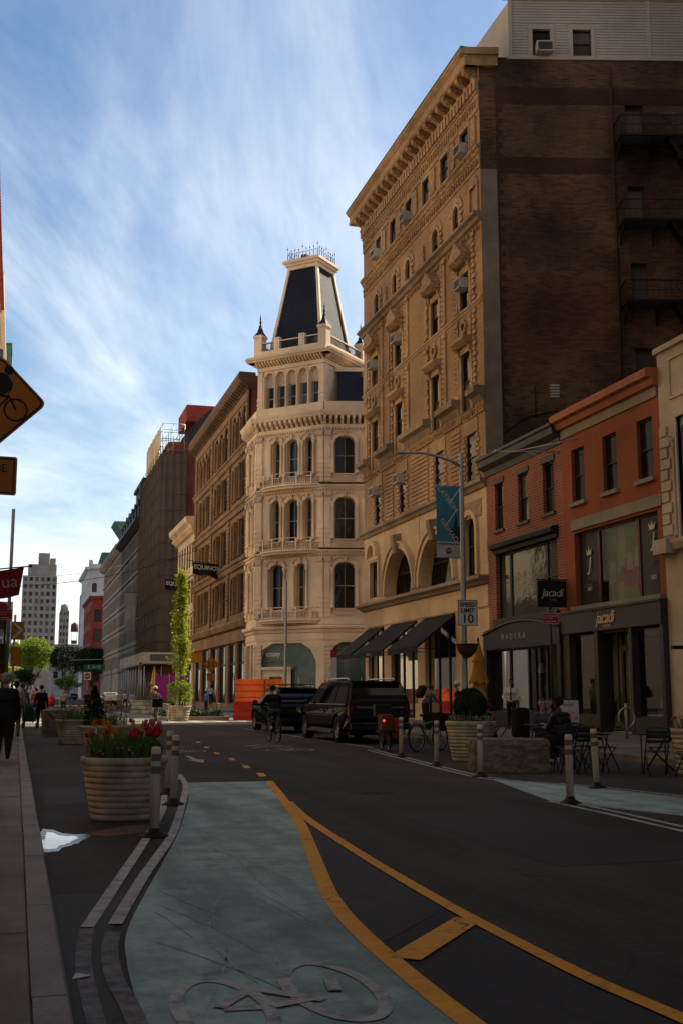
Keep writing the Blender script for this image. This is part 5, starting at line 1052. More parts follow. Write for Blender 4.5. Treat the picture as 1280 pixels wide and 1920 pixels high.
tag(link('paper_scrap', MB().add([(0, 0, .012), (.09, .02, .02), (.1, .07, .012), (.02, .06, .03)], [(0, 1, 2), (0, 2, 3)]).mesh('paper_scrap', pbr('white_paper', (.7, .68, .65))), None, T(.35, 6.5, 0)), 'scrap of white paper in the left gutter', 'litter')
# left pavement: slabs and granite kerb stones
sw = struct('sidewalk_left', MB().quad((-4.5, -20, .10), (.3, -20, .10), (.3, 66, .10), (-4.5, 66, .10)), M_conc)
for i in range(-1, 13):
    y = 2.54 + 4.64 * i
    for k, (x0, x1) in enumerate(((-4.5, -3.0), (-2.99, -1.48), (-1.47, .125))):
        link('paving_slab', cmesh(('paving_slab', k), lambda: MB().box(x0, x1 - .008, 0, 4.622, 0, .03), M_conc), sw, T(0, y, .1 + pr.uniform(-.002, .002)))
kb = struct('kerb_left', MB().box(.14, .29, -20, 62, -.05, .08), M_kerb)
for i in range(-1, 26):
    y = .92 + 2.39 * i
    link('kerb_stone', cmesh(('kerb_stone', i % 3), lambda: MB().prism([(.132, -.02), (.30, -.02), (.297, .115), (.285, .13), (.132, .13)], 'y', 0, 2.376 - .006 * (i % 3)), M_kerb), kb, T(pr.uniform(-.004, .004), y, pr.uniform(-.003, .003)))
# other pavements
def pave(name, x0, x1, y0, y1, z=.15):
    s = struct(name, MB().box(x0, x1, y0, y1, -.05, z), M_conc); part('kerb', MB().box(x0 - .18, x0 - .002, y0, y1, -.05, z - .004) if x0 > 5 else MB().box(x1 + .002, x1 + .18, y0, y1, -.05, z - .004), M_kerb, s, I4); return s
sr = pave('sidewalk_right', 13.4, 20.6, -20, 69)
jm = MB()
for i in range(24): y = 20 + i * 2; jm.box(13.42, 20, y, y + .025, .151, .153)
part('pavement_joints', jm, M_dgrey, sr, I4)
pave('sidewalk_right', 13.4, 20.6, 91, 155); pave('sidewalk_right', 14.5, 20.6, 164, 296); pave('sidewalk_left', -4.5, .2, 92, 330)
# ================================================================== street furniture
import numpy as np
def bake(mb, mats, mods, name='baked'):
    """mesh with modifiers applied"""
    me = mb.mesh(name, mats); ob = bpy.data.objects.new(name, me); COL.objects.link(ob)
    for ty, kw in mods:
        md = ob.modifiers.new(ty, ty)
        for k, v in kw.items(): setattr(md, k, v)
    dg = bpy.context.evaluated_depsgraph_get(); out = bpy.data.meshes.new_from_object(ob.evaluated_get(dg)); bpy.data.objects.remove(ob); bpy.data.meshes.remove(me); return out
def leafmat(name, c, c2, tr=.45):
    m = pbr(name, c, c2, scale=3, rough=.6, weather=.3); t = m.node_tree
    b = [n for n in t.nodes if n.type == 'BSDF_PRINCIPLED'][0]; o = [n for n in t.nodes if n.type == 'OUTPUT_MATERIAL'][0]; vm = [n for n in t.nodes if n.type == 'VECT_MATH'][0]
    x = N(t, 'ShaderNodeMixShader'); x.inputs[0].default_value = tr; tl = N(t, 'ShaderNodeBsdfTranslucent'); t.links.new(vm.outputs[0], tl.inputs[0])
    t.links.new(b.outputs[0], x.inputs[1]); t.links.new(tl.outputs[0], x.inputs[2]); t.links.new(x.outputs[0], o.inputs[0]); return m
M_leafy = leafmat('yellow_green_leaf', (.40, .43, .035), (.24, .30, .025), .55); M_leafd = leafmat('dark_green_leaf', (.028, .06, .018), (.016, .038, .012), .25); M_leafm = leafmat('mid_green_leaf', (.28, .36, .04), (.16, .23, .025), .5)
M_bark = pbr('bark', (.12, .085, .06), (.07, .05, .035), scale=8, bump=.5)
def leaves(m, rg, n, fn, s0, s1, flat=.3):
    for _ in range(n):
        p = Vector(fn(rg)); s = rg.uniform(s0, s1); d = Vector((rg.gauss(0, 1), rg.gauss(0, 1), rg.gauss(0, 1) * flat)).normalized(); q = d.cross(Vector((rg.gauss(0, 1), rg.gauss(0, 1), rg.gauss(0, 1)))).normalized()
        u = d.cross(q).normalized() * .12 * s
        m.add([p - d * s * .5, p + q * s * .32 + u, p + d * s * .5, p - q * s * .32 + u], [(0, 1, 2, 3)])
    return m
def limb_tree(name, label, loc, h, rx, rz, leaf, seed, trunk_r=.35, n=5000, ls=(.3, .6), clear=.28, group='trees of the square'):
    rg = random.Random(seed); t = thing(name, label, 'tree', loc, 0, group); tk = MB(); ends = []
    tk.cyl((0, 0, 0), (0, 0, h * clear), trunk_r, trunk_r * .75, 8)
    def grow(p, d, L, r, k):
        q = p + d * L; tk.cyl(p, q, r, r * .68, 6)
        if k == 0: ends.append((q, L)); return
        ends.append((p + d * L * .7, L * .8)) if k < 3 else None
        for _ in range(3 if k > 1 else 2):
            nd = (d + Vector((rg.gauss(0, .5), rg.gauss(0, .5), rg.uniform(-.05, .4)))).normalized(); grow(q, nd, L * rg.uniform(.62, .85), r * .62, k - 1)
    for a in range(4): grow(Vector((0, 0, h * clear * .95)), Vector((math.cos(a * 1.6 + seed) * .55, math.sin(a * 1.6 + seed) * .55, 1)).normalized(), h * .27, trunk_r * .6, 3)
    c = Vector((0, 0, h * .58))
    sc = [(Vector(((e.x) * 1, e.y, e.z)), L) for e, L in ends]
    def fn(g):
        e, L = g.choice(sc); p = e + Vector((g.gauss(0, 1), g.gauss(0, 1), g.gauss(0, .8))) * L * .42
        d = p - c; k = math.sqrt((d.x / rx) ** 2 + (d.y / rx) ** 2 + (d.z / rz) ** 2)
        if k > 1: d = d / k * g.uniform(.82, 1.02); p = c + d
        return p
    part('trunk', tk, M_bark, t); part('crown', leaves(MB(), rg, n, fn, *ls), leaf, t); return t
# --- delineator posts
M_post = pbr('cream_plastic_post', (.62, .56, .47), (.52, .46, .38), scale=9, rough=.55); M_refl = pbr('grey_reflective_band', (.16, .15, .13), rough=.35)
def post():
    t = thing('delineator_post', '', 'post', (0, 0, 0), 0, 'cream delineator posts along the lanes')
    part('tube', MB().lathe([(0, .03), (.052, .03), (.052, .9), (.046, .935), (0, .94)], 14), M_post, t); part('base', MB().lathe([(0, 0), (.16, 0), (.15, .02), (.07, .06), (.06, .1), (0, .1)], 12), M_black, t)
    for z in (.66, .79): part('reflective_band', MB().lathe([(.0535, z), (.0535, z + .075)], 14), M_refl, t)
    return t
P0 = post(); pl = [((1.47, 12.55), 'cream delineator post nearest the camera, in front of the flower planter'), ((2.12, 16.0), 'second cream delineator post just behind the large planter'), ((2.26, 17.7), 'third cream delineator post behind the large planter'), ((2.85, 23.9), 'small cream delineator post farthest along the left line'),
     ((8.86, 26.4), 'cream delineator post beside the parked red cargo bicycle'), ((8.47, 22.93), 'cream delineator post in front of the boxwood planter'), ((8.15, 19.8), 'cream delineator post in front of the stone block'), ((7.4, 14.76), 'cream delineator post standing nearest in the right-hand lane'), ((9.0, 17.0), 'cream delineator post in front of the empty bistro chairs'), ((7.9, 62.6), 'far cream delineator post left of the potted tree'), ((11.3, 66.5), 'far cream delineator post right of the potted tree')]
for i, ((x, y), l) in enumerate(pl):
    M = T(x, y, 0) @ Matrix.Rotation(rnd.uniform(-.03, .03), 4, 'X') @ Matrix.Rotation(rnd.uniform(-.03, .03), 4, 'Y')
    if i == 0: P0.matrix_basis = M; P0['label'] = l
    else: copy_thing(P0, M, l)
# --- planters
M_plant = pbr('tan_planter', (.58, .48, .34), (.44, .36, .25), scale=4, rough=.7, weather=.6, wscale=2.2); M_soil = pbr('soil', (.04, .028, .02), scale=12)
def pot(name, label, x, y, r, h, n=9, z=0, rb=.76):
    t = thing(name, label, 'planter', (x, y, z)); m = MB(); pr_ = [(0, .0), (r * rb, .0)]
    for i in range(n):
        a = i / n; rr = r * (rb + (1 - rb) * a); r2 = r * (rb + (1 - rb) * (i + 1) / n); z0, z1 = h * .88 * a, h * .88 * (i + 1) / n
        pr_ += [(rr + .012, z0 + .006), (r2 + .004, z1 - .006), (r2 - .012, z1)]
    pr_ += [(r * 1.0, h * .88), (r * 1.05, h * .89), (r * 1.06, h * .99), (r * 1.04, h), (r * .95, h), (r * .93, h * .9), (0, h * .9)]
    m.lathe(pr_, 40); part('tub', m, M_plant, t); part('soil', MB().lathe([(0, h * .93), (r * .93, h * .905)], 20), M_soil, t); return t
M_stem = leafmat('tulip_leaf', (.12, .21, .04), (.06, .12, .02), .35); M_pet = {k: leafmat(k + '_petal', c, tuple(v * .7 for v in c), .3) for k, c in dict(red=(.50, .012, .03), yellow=(.72, .30, .02), orange=(.60, .16, .02), white=(.65, .62, .5), pink=(.55, .12, .2)).items()}
def tulip():
    m = MB()
    for i in range(6):
        a = i * math.pi / 3; w = R(38); r = .028 if i % 2 else .034
        m.add([(.006 * math.cos(a), .006 * math.sin(a), 0), (r * math.cos(a - w), r * math.sin(a - w), .03), (r * 1.05 * math.cos(a), r * 1.05 * math.sin(a), .036), (r * math.cos(a + w), r * math.sin(a + w), .03), (r * .8 * math.cos(a), r * .8 * math.sin(a), .082)], [(0, 1, 2), (0, 2, 3), (1, 4, 2), (2, 4, 3)])
    return m
def daff():
    m = MB()
    for i in range(6):
        a = i * math.pi / 3; m.add([(0, 0, 0), (.03 * math.cos(a - .4), -.004, .03 * math.sin(a - .4)), (.055 * math.cos(a), -.012, .055 * math.sin(a)), (.03 * math.cos(a + .4), -.004, .03 * math.sin(a + .4))], [(0, 1, 2, 3)])
    m.lathe([(.012, 0), (.018, .03), (.024, .045)], 8, sm=True); return m
def flowers(t, x, y, z, r, seed, n=26, h=.42, cols=('yellow', 'orange', 'red', 'yellow', 'red'), ns=300, white=40):
    rg = random.Random(seed); lf = MB()
    for _ in range(ns):
        a = rg.uniform(0, 6.28); d = r * .95 * math.sqrt(rg.random()); p = Vector((d * math.cos(a), d * math.sin(a), 0)); L = rg.uniform(.15, .38); o = Vector((math.cos(a), math.sin(a), 0)) * L * rg.uniform(.1, .6); w = Vector((-math.sin(a), math.cos(a), 0)) * .014
        m1 = p + o * .4 + Vector((0, 0, L * .7)); e = p + o + Vector((0, 0, L * (1.0 if rg.random() < .6 else .6)))
        lf.add([p - w, p + w, m1 + w, m1 - w, e], [(0, 1, 2, 3), (3, 2, 4)])
    st = MB(); W = T(x, y, z)
    for i in range(n):
        a = rg.uniform(0, 6.28); d = r * .95 * math.sqrt(rg.random()); hh = h * rg.uniform(.6, 1.15); p = Vector((d * math.cos(a), d * math.sin(a), 0)); q = Vector((p.x * 1.1 + rg.gauss(0, .03), p.y * 1.1 + rg.gauss(0, .03), hh)); st.cyl(p, q, .006, .005, 4)
        c = cols[i % len(cols)]
        if c in ('red', 'pink'): link('bloom', cmesh(('tulip', c), tulip, M_pet[c]), t, W @ T(*q) @ Matrix.Scale(1.0, 4))
        else: link('bloom', cmesh(('daffodil', c), daff, M_pet[c]), t, W @ T(*q) @ RZ(rg.uniform(-1, 1)) @ Matrix.Rotation(rg.uniform(-.5, .5), 4, 'X') @ Matrix.Scale(.95, 4))
    wf = MB()
    leaves(wf, rg, white * 5, lambda g: (lambda a, d: (d * math.cos(a), d * math.sin(a), g.uniform(.05, .2)))(g.uniform(0, 6.28), r * g.uniform(.5, 1.02)), .02, .05)
    part('leaves', lf.join(st), M_stem, t, W); o = part('small_white_flowers', wf, M_pet['white'], t, W); o['kind'] = 'stuff'
t = pot('planter', 'large tan ringed planter full of tulips and daffodils by left kerb', 1.32, 14.55, .5, .74); flowers(t, 1.32, 14.55, .68, .46, 1, 44, .40, ('yellow', 'pink', 'orange', 'yellow', 'white', 'red'), 900, 90)
rg_ = random.Random(12)
for i in range(9): link('bloom', cmesh(('tulip', 'red'), tulip, M_pet['red']), t, T(1.5 + rg_.gauss(0, .09), 14.25 + rg_.gauss(0, .1), .98 + rg_.gauss(0, .05)) @ Matrix.Scale(1.35, 4))
t = pot('planter', 'tan planter with dark cypress and pink flowers behind the large one', 2.2, 29.5, .62, .72); flowers(t, 2.2, 29.5, .66, .56, 2, 30, .6, ('pink', 'orange', 'pink', 'yellow'), 260, 60)
part('dark_shrub', leaves(MB(), random.Random(4), 1500, lambda g: (lambda a, d, zz: (-.3 + .28 * (1 - zz ** 2) * d * math.cos(a), .28 * (1 - zz ** 2) * d * math.sin(a), zz * 1.0))(g.uniform(0, 6.28), math.sqrt(g.random()), g.random()), .05, .12), M_leafd, t, T(2.2, 29.5, .68))
t = pot('planter', 'tan planter with white flowers beside the granite cube', 1.75, 36.2, .55, .72); flowers(t, 1.75, 36.2, .66, .5, 3, 12, .5, ('orange', 'pink'), 260, 110)
t = pot('planter', 'tan ringed planter with round clipped boxwood and white flowers', 9.95, 24.7, .54, .88, 10); flowers(t, 9.95, 24.7, .8, .5, 5, 4, .2, ('white',), 160, 120)
part('boxwood', leaves(MB().ell((0, 0, .38), .31, .31, .36, 14, 10), random.Random(8), 4200, lambda g: (lambda v: (v.x * .37, v.y * .37, .4 + v.z * .42))(Vector((g.gauss(0, 1), g.gauss(0, 1), g.gauss(0, 1))).normalized() * g.uniform(.9, 1.04)), .03, .06, 1), M_leafd, t, T(9.95, 24.7, .8))
t = pot('planter', 'tan ringed planter cut by the right edge of the picture', 12.35, 19.4, .45, .85, 8); flowers(t, 12.35, 19.4, .77, .4, 6, 8, .25, ('pink', 'white'), 120, 30)
t = pot('planter', 'large beige round planter near the far walkers', 9.2, 86, 1.1, 1.0, 3); flowers(t, 9.2, 86, .9, 1, 7, 4, .3, ('white',), 200, 10)
# --- stone blocks
def rock(name, label, x0, x1, y0, y1, h, seed, rz=0):
    rg = random.Random(seed); m = MB(); nx, ny, nz = 8, 5, 5; bm = bmesh.new(); bmesh.ops.create_cube(bm, size=1)
    bmesh.ops.subdivide_edges(bm, edges=bm.edges, cuts=6, use_grid_fill=True)
    for v in bm.verts:
        d = max(abs(v.co.x), abs(v.co.y), abs(v.co.z)); r_ = v.co.length; k = 1 - .22 * max(0, (r_ - .62))
        v.co *= k; v.co += Vector((rg.gauss(0, .012), rg.gauss(0, .014), rg.gauss(0, .012)))
    me = bpy.data.meshes.new(name); bm.to_mesh(me); bm.free()
    for p in me.polygons: p.use_smooth = False
    me.transform(Matrix.Diagonal((x1 - x0, y1 - y0, h * 1.04, 1))); me.materials.append(pbr('rough_granite', (.24, .19, .13), (.13, .10, .07), scale=5, bump=1, bscale=14, weather=.5, bdist=.06))
    return tag(link(name, me, None, T((x0 + x1) / 2, (y0 + y1) / 2, h * .49) @ RZ(rz)), label, 'stone')
rock('stone_block', 'long rough granite block on the right between posts and cafe tables', 8.55, 10.05, 20.75, 21.55, .62, 1, R(-14)); rock('stone_block', 'squarish granite block on the left beyond the planters', .95, 1.95, 42.4, 43.5, .92, 2)
# --- street lamp with banner, speed sign, hanging basket
lp = thing('street_lamp', 'grey street lamp pole with long curved arm on right pavement', 'street lamp', (13.75, 34.55, .15))
part('pole', MB().lathe([(.16, 0), (.16, .5), (.11, .6), (.095, 3), (.07, 9.15), (0, 9.18)], 12, (0, 0, 0)), M_metal, lp)
part('arm', MB().tube([(13.75, 34.55, 8.85), (13.4, 34.6, 9.05), (12.9, 34.65, 9.2), (12.5, 34.7, 9.27), (12.1, 34.75, 9.28), (11.85, 34.8, 9.27)], [.05, .05, .045, .04, .04, .035], 8), M_metal, lp, I4)
part('lamp_head', MB().ell((11.78, 34.8, 9.25), .2, .09, .045, 10, 6), M_metal, lp, I4)
M_bl = pbr('banner_blue', (.06, .26, .34), (.05, .22, .30), scale=2, rough=.8); M_bw = pbr('banner_grey_white', (.6, .58, .56), rough=.8); M_bd = pbr('banner_dark', (.02, .04, .05))
bn_ = thing('banner', 'blue district banner with diagonal lettering hung from the lamp pole', 'banner', (13.2, 34.5, 5.8)); BX = T(12.85, 34.5, 5.85)
part('cloth', MB().box(0, .8, 0, .012, .5, 2.3), M_bl, bn_, BX); part('cloth_foot', MB().box(0, .8, 0, .012, 0, .499), M_bw, bn_, BX)
part('building_print', MB().prism([(.55, .52), (.8, .52), (.8, 1.0), (.72, 1.0), (.7, 1.25), (.66, 1.5), (.64, 1.25), (.6, 1.1), (.58, .9), (.45, 1.0), (.4, .98)], 'y', -.004, 0), M_bd, bn_, BX); part('stripe_print', MB().prism([(.3, .95), (.72, 1.55), (.72, 1.62), (.24, .95)], 'y', -.006, 0).prism([(.42, 1.78), (.8, 2.28), (.8, 2.2), (.46, 1.72)], 'y', -.006, 0), M_bw, bn_, BX)
text('lettering', 'FLATIRON', .235, BX @ T(.36, -.008, 1.92) @ Matrix.Rotation(R(52), 4, 'Y'), M_bw, bn_, .002, bold=.004); text('lettering', 'NOMAD', .235, BX @ T(.42, -.01, .86) @ Matrix.Rotation(R(52), 4, 'Y'), M_bw, bn_, .002, bold=.004)
text('lettering', 'FLATIRONNOMAD.NYC', .078, BX @ T(.4, -.004, .42), M_bd, bn_, .002, bold=.002); part('badge', MB().lathe([(0, 0), (.1, 0)], 20).xf(T(.4, -.003, .2) @ Matrix.Rotation(R(90), 4, 'X')), M_bd, bn_, BX); text('lettering', 'FN', .11, BX @ T(.4, -.007, .2), M_bw, bn_, .002, bold=.003)
part('bracket', MB().cyl((-.05, 0, 2.32), (.95, 0, 2.32), .018).cyl((-.05, 0, -.02), (.95, 0, -.02), .018), M_metal, bn_, BX)
M_sgn = pbr('white_sign_sheet', (.60, .58, .54), (.55, .53, .49), scale=8, rough=.4)
ss = thing('speed_sign', 'white rectangular speed limit 10 sign on the lamp pole', 'sign', (13.83, 34.4, 3.6)); SX = T(13.83, 34.4, 4.05) @ RZ(R(-12))
part('plate', MB().box(-.33, .33, 0, .012, -.42, .42), M_sgn, ss, SX); part('border', MB().box(-.31, .31, -.004, 0, .385, .4).box(-.31, .31, -.004, 0, -.4, -.385).box(-.31, -.295, -.004, 0, -.385, .385).box(.295, .31, -.004, 0, -.385, .385), M_black, ss, SX)
for s_, z_, h_ in (('SPEED', .26, .19), ('LIMIT', .07, .19), ('10', -.2, .4)): text('lettering', s_, h_, SX @ T(0, -.006, z_), M_black, ss, .002, bold=.006)
hb = thing('hanging_basket', 'brown wicker half basket hung on the lamp pole', 'basket', (13.75, 34.4, 2.55)); part('bowl', MB().lathe([(.0, 0), (.12, .03), (.28, .2), (.36, .44), (.34, .44), (.26, .22), (0, .06)], 16), pbr('brown_wicker', (.10, .05, .025), (.06, .03, .015), scale=30, bump=.8, bscale=60), hb, T(13.75, 34.3, 2.6)); part('rim', MB().tube([(.36 * math.cos(i * .35), .36 * math.sin(i * .35), .44) for i in range(18)], .018, 6, closed=True), M_black, hb, T(13.75, 34.3, 2.6))
# --- closed yellow parasols
M_umb = pbr('mustard_canvas', (.62, .33, .04), (.5, .26, .03), scale=6, rough=.9, weather=.3)
def brolly(name, label, x, y, z, s=1):
    t = thing(name, label, 'umbrella', (x, y, z)); m = MB(); n = 20
    for z0, z1, r0, r1 in ((2.4, 3.05, .2, .04), (1.72, 2.5, .31, .13), (1.15, 1.8, .28, .17)):
        rows = 5; vs = []
        for i in range(rows + 1):
            f = i / rows; r_ = r0 + (r1 - r0) * f ** .8
            for k in range(n): a = 2 * math.pi * k / n; q = r_ * (1 + (.07 if k % 2 else -.06) * (1 - f * .5)); vs.append((q * math.cos(a), q * math.sin(a), z0 + (z1 - z0) * f + (.05 * math.sin(k * 2.1) * (1 - f))))
        m.add(vs, [(i * n + k, i * n + (k + 1) % n, (i + 1) * n + (k + 1) % n, (i + 1) * n + k) for i in range(rows) for k in range(n)], 0, True)
    m.xf(Matrix.Scale(s, 4)); part('canopy', m, M_umb, t); part('pole', MB().cyl((0, 0, 0), (0, 0, 3.1 * s), .024), M_metal, t); part('finial', MB().lathe([(.0, 3.2 * s), (.03, 3.14 * s), (.04, 3.05 * s), (0, 3.0 * s)], 8), M_black, t); part('foot', MB().lathe([(0, 0), (.3, 0), (.28, .06), (.05, .1), (0, .1)], 14), M_black, t)
brolly('parasol', 'closed mustard parasol standing beside the lamp pole', 14.42, 35, .12); brolly('parasol', 'closed mustard parasol far away beside the magenta booth', 12.3, 108, .15, 1.25)
# --- poles and signs
M_rs = pbr('red_sign_sheet', (.38, .02, .025), rough=.45); M_oy = pbr('orange_sign_sheet', (.50, .17, .012), (.45, .15, .01), scale=3, rough=.5); M_gp = pbr('dark_sign_pole', (.025, .022, .02), rough=.6)
def red_sign(label, x, y, z, w, h, ztop=None, rz=R(-12), pole=True):
    t = thing('parking_sign', label, 'sign', (x, y, 0)); X = T(x, y, z) @ RZ(rz)
    part('plate', MB().box(-w / 2, w / 2, -.035, -.025, -h / 2, h / 2), M_rs, t, X); part('border', MB().box(-w * .48, w * .48, -.038, -.036, h * .44, h * .47).box(-w * .48, w * .48, -.038, -.036, -h * .47, -h * .44).box(-w * .48, -w * .46, -.038, -.036, -h * .44, h * .44).box(w * .46, w * .48, -.038, -.036, -h * .44, h * .44), M_sgn, t, X)
    text('lettering', 'NO STANDING', w * .125, X @ T(-w * .42, -.039, h * .22), M_sgn, t, .001, 'LEFT'); text('lettering', 'ANYTIME', w * .125, X @ T(-w * .42, -.039, h * .0), M_sgn, t, .001, 'LEFT'); part('arrow', MB().box(-w * .35, w * .3, -.039, -.037, -h * .29, -h * .24), M_sgn, t, X)
    if pole: part('pole', MB().cyl((x, y, .1), (x, y, z + h / 2 + .05), .035), M_gp, t, I4)
    return t
red_sign('red no standing sign on dark pole before the arched shop front', 13.62, 28.0, 3.47, .46, .3); red_sign('red no standing sign on dark pole at the left kerb', -.42, 38.5, 4.0, .46, .36)
# warning signs at the left edge
def diamond(label, x, y, z, s, pole_h, mat=M_oy, plaque=None, rz=R(4)):
    t = thing('warning_sign', label, 'sign', (x, y, 0)); X = T(x, y, z) @ RZ(rz); rr = .06
    def dm(s_): 
        pts = []
        for k in range(4):
            c = [(0, -1), (1, 0), (0, 1), (-1, 0)][k]; n_ = [(0, -1), (1, 0), (0, 1), (-1, 0)][(k + 1) % 4]; p_ = [(0, -1), (1, 0), (0, 1), (-1, 0)][k - 1]
            for o_, f in ((p_, .09), (p_, .03), (n_, .03), (n_, .09)): g = .97 if f == .03 else 1; pts.append(((c[0] * (1 - f) + o_[0] * f) * s_ * g, (c[1] * (1 - f) + o_[1] * f) * s_ * g))
        return pts
    part('plate', MB().prism(dm(s), 'y', -.05, -.035), mat, t, X); part('border', MB().prism(dm(s * .955), 'y', -.053, -.0505), M_black, t, X); part('face', MB().prism(dm(s * .90), 'y', -.057, -.0535), mat, t, X)
    if pole_h: part('pole', MB().cyl((x, y, .1), (x, y, pole_h), .03), M_metal, t, I4)
    return t, X
t, X = diamond('orange bicycle warning diamond cut by the left edge', -.33, 13.3, 4.79, .535, 5.4)
bi = MB()
for c in (-.2, .16): bi.tube([(c + .125 * math.cos(i * .4), -.06, -.1 + .125 * math.sin(i * .4)) for i in range(16)], .011, 4, closed=True)
for a, b in (((-.2, -.1), (-.05, -.1)), ((-.05, -.1), (.08, .05)), ((-.1, .06), (.08, .05)), ((-.1, .06), (-.05, -.1)), ((-.2, -.1), (-.1, .06)), ((.16, -.1), (.07, .08))): bi.cyl((a[0], -.06, a[1]), (b[0], -.06, b[1]), .012, n=4)
bi.prism([(-.14, .08), (-.1, .0), (.0, .06), (.1, .12), (.12, .2), (.06, .3), (-.02, .33), (-.1, .24)], 'y', -.066, -.058); bi.lathe([(0, 0), (.06, 0)], 14).xf(I4) if False else None
part('cyclist_symbol', bi.xf(T(.03, 0, 0)), M_black, t, X)
hd = MB().lathe([(0, 0), (.055, 0)], 14).xf(T(.1, -.06, .36) @ Matrix.Rotation(R(90), 4, 'X')); part('cyclist_head', hd, M_black, t, X)
pq = thing('sign_plaque', 'orange rectangular plaque with black border under the bicycle sign', 'sign', (-.17, 13.3, 3.9)); QX = T(-.36, 13.27, 3.92) @ RZ(R(4))
part('plate', MB().prism([(-.3, -.22), (.3, -.22), (.32, -.2), (.32, .2), (.3, .22), (-.3, .22), (-.32, .2), (-.32, -.2)], 'x' if False else 'y', -.05, -.035).xf(Matrix.Diagonal((.83, 1, 1, 1))), M_oy, pq, QX); part('border', MB().box(-.24, .24, -.053, -.05, .185, .2).box(-.24, .24, -.053, -.05, -.2, -.185).box(.225, .24, -.053, -.05, -.185, .185), M_black, pq, QX)
text('lettering', 'LANE', .13, QX @ T(.0, -.053, .08), M_black, pq, .001); 
# red shop flag at the left
M_fl = leafmat('dark_red_flag_cloth', (.22, .012, .016), (.17, .01, .012), .25); fg = thing('shop_flag', 'dark red cloth flag with pale letters hung from left facade', 'flag', (-1, 38, 4.6)); fm_ = MB(); nu, nv = 16, 8
for i in range(nu):
    for j in range(nv):
        def V(a, b): u, v = a / nu, b / nv; return (-1.9 + 1.95 * u + (.12 * v - .08) * u, .06 * math.sin(u * 9 + v * 2), 4.55 + .08 * math.sin(u * 7) * (1 - v) + (.62 + .32 * u) * v)
        fm_.add([V(i, j), V(i + 1, j), V(i + 1, j + 1), V(i, j + 1)], [(0, 1, 2, 3)], 0, True)
part('cloth', fm_, M_fl, fg, T(0, 38, 0)); part('pole', MB().cyl((-4.5, 38, 4.95), (.25, 38, 5.53), .022).ell((.3, 38, 5.54), .05, .05, .05), M_gp, fg, I4)
text('lettering', 'ua', .56, T(-.34, 37.9, 5.0) @ Matrix.Rotation(R(-6), 4, 'Y'), pbr('flag_letters', (.5, .42, .38)), fg, .004)
# black shop flags of the brown building
for y, x0, lab in ((118, 17.1, 'black shop flag with white letters nearest the cream corner building'), (137, 16.6, 'black shop flag with white letters farther along, beside the potted tree')):
    t = thing('shop_flag', lab, 'flag', (x0, y, 13.6), 0, 'black shop flags'); m = MB()
    for i in range(14):
        for j in range(5):
            def V(a, b): u, v = a / 14, b / 5; return (x0 + 3.0 * u, y + .12 * math.sin(u * 8), 14.95 - .25 * u - (1.15 + .35 * u + .08 * math.sin(u * 9)) * v)
            m.add([V(i, j), V(i + 1, j), V(i + 1, j + 1), V(i, j + 1)], [(0, 1, 2, 3)], 0, True)
    part('cloth', m, pbr('black_flag_cloth', (.012, .012, .014), rough=.7), t, I4); part('pole', MB().cyl((x0 - .7, y, 15.15), (20, y, 14.7), .035), M_gp, t, I4)
    text('lettering', 'EQUINOX', .62, T(x0 + 1.5, y - .16, 14.35) @ Matrix.Rotation(R(5), 4, 'Y'), M_sgn, t, .01, bold=.012)
t = thing('grey_banner', 'grey vertical banner on the far stone building', 'banner', (17.6, 205, 15)); part('cloth', MB().box(17.9, 19.9, 0, .04, 12.5, 19), pbr('grey_banner_cloth', (.30, .28, .27)), t, T(0, 205, 0)); part('pole', MB().cyl((17.8, 0, 19.1), (20, 0, 19.1), .05), M_gp, t, T(0, 205, 0))
# signals and orange signs
def signal(label, x, y, z, col='green', s=1, M=None, arm=None):
    t = thing('traffic_signal', label, 'traffic light', (x, y, z)); X = T(x, y, z) @ Matrix.Scale(s, 4)
    part('housing', MB().box(-.17, .17, 0, .2, -.52, .52), pbr('signal_yellow_brown', (.16, .085, .015)), t, X)
    for k, c in enumerate(('red', 'amber', 'green')):
        zz = .34 - .34 * k; lit = c == col; mt = emit('lit_' + c, dict(red=(1, .03, .02), amber=(1, .4, .02), green=(.05, 1, .45))[c], 6) if lit else pbr('unlit_lens_' + c, (.03, .02, .015), rough=.3)
        part('lens', MB().lathe([(0, -.03), (.08, -.022), (.12, 0)], 14).xf(T(0, 0, zz) @ Matrix.Rotation(R(-90), 4, 'X') @ Matrix.Scale(-1, 4, (0, 0, 1))), mt, t, X); part('visor', MB().lathe([(.135, 0), (.135, .2)], 12, a0=0, a1=math.pi).xf(T(0, 0, zz) @ Matrix.Rotation(R(90), 4, 'X')), M_black, t, X)
    if arm: part('arm', MB().tube(arm, .06, 6), M_metal, t, I4)
signal('green traffic signal on the left pole beside the sidewalk', -.55, 42, 2.7, s=1.0, arm=[(-.35, 42.1, .1), (-.35, 42.1, 8)])
signal('green traffic signal hung over the street before the dark trees', 8.5, 200, 6.1, s=1.5, arm=[(8.5, 200.1, 7), (14, 200, 7.2), (15.5, 200, 6.8), (15.5, 200, 0)])
signal('green traffic signal beside the sidewalk shed', 16.3, 160, 5.2, s=1.0, arm=[(16.3, 160.2, 0), (16.3, 160.2, 6)])
signal('green traffic signal among the leaves of the potted tree', 9.3, 70.0, 6.0, s=.8, arm=[(9.3, 70.2, 0), (9.3, 70.2, 6.6)])
t = thing('street_name_sign', 'green street name sign hung from the far signal arm', 'sign', (12.6, 200, 5.8)); part('plate', MB().box(10.9, 14.4, 0, .05, 5.4, 6.35), pbr('street_sign_green', (.01, .13, .09)), t, T(0, 199.9, 0)); text('lettering', 'E 18 ST', .7, T(12.65, 199.87, 5.87), M_sgn, t, .01)
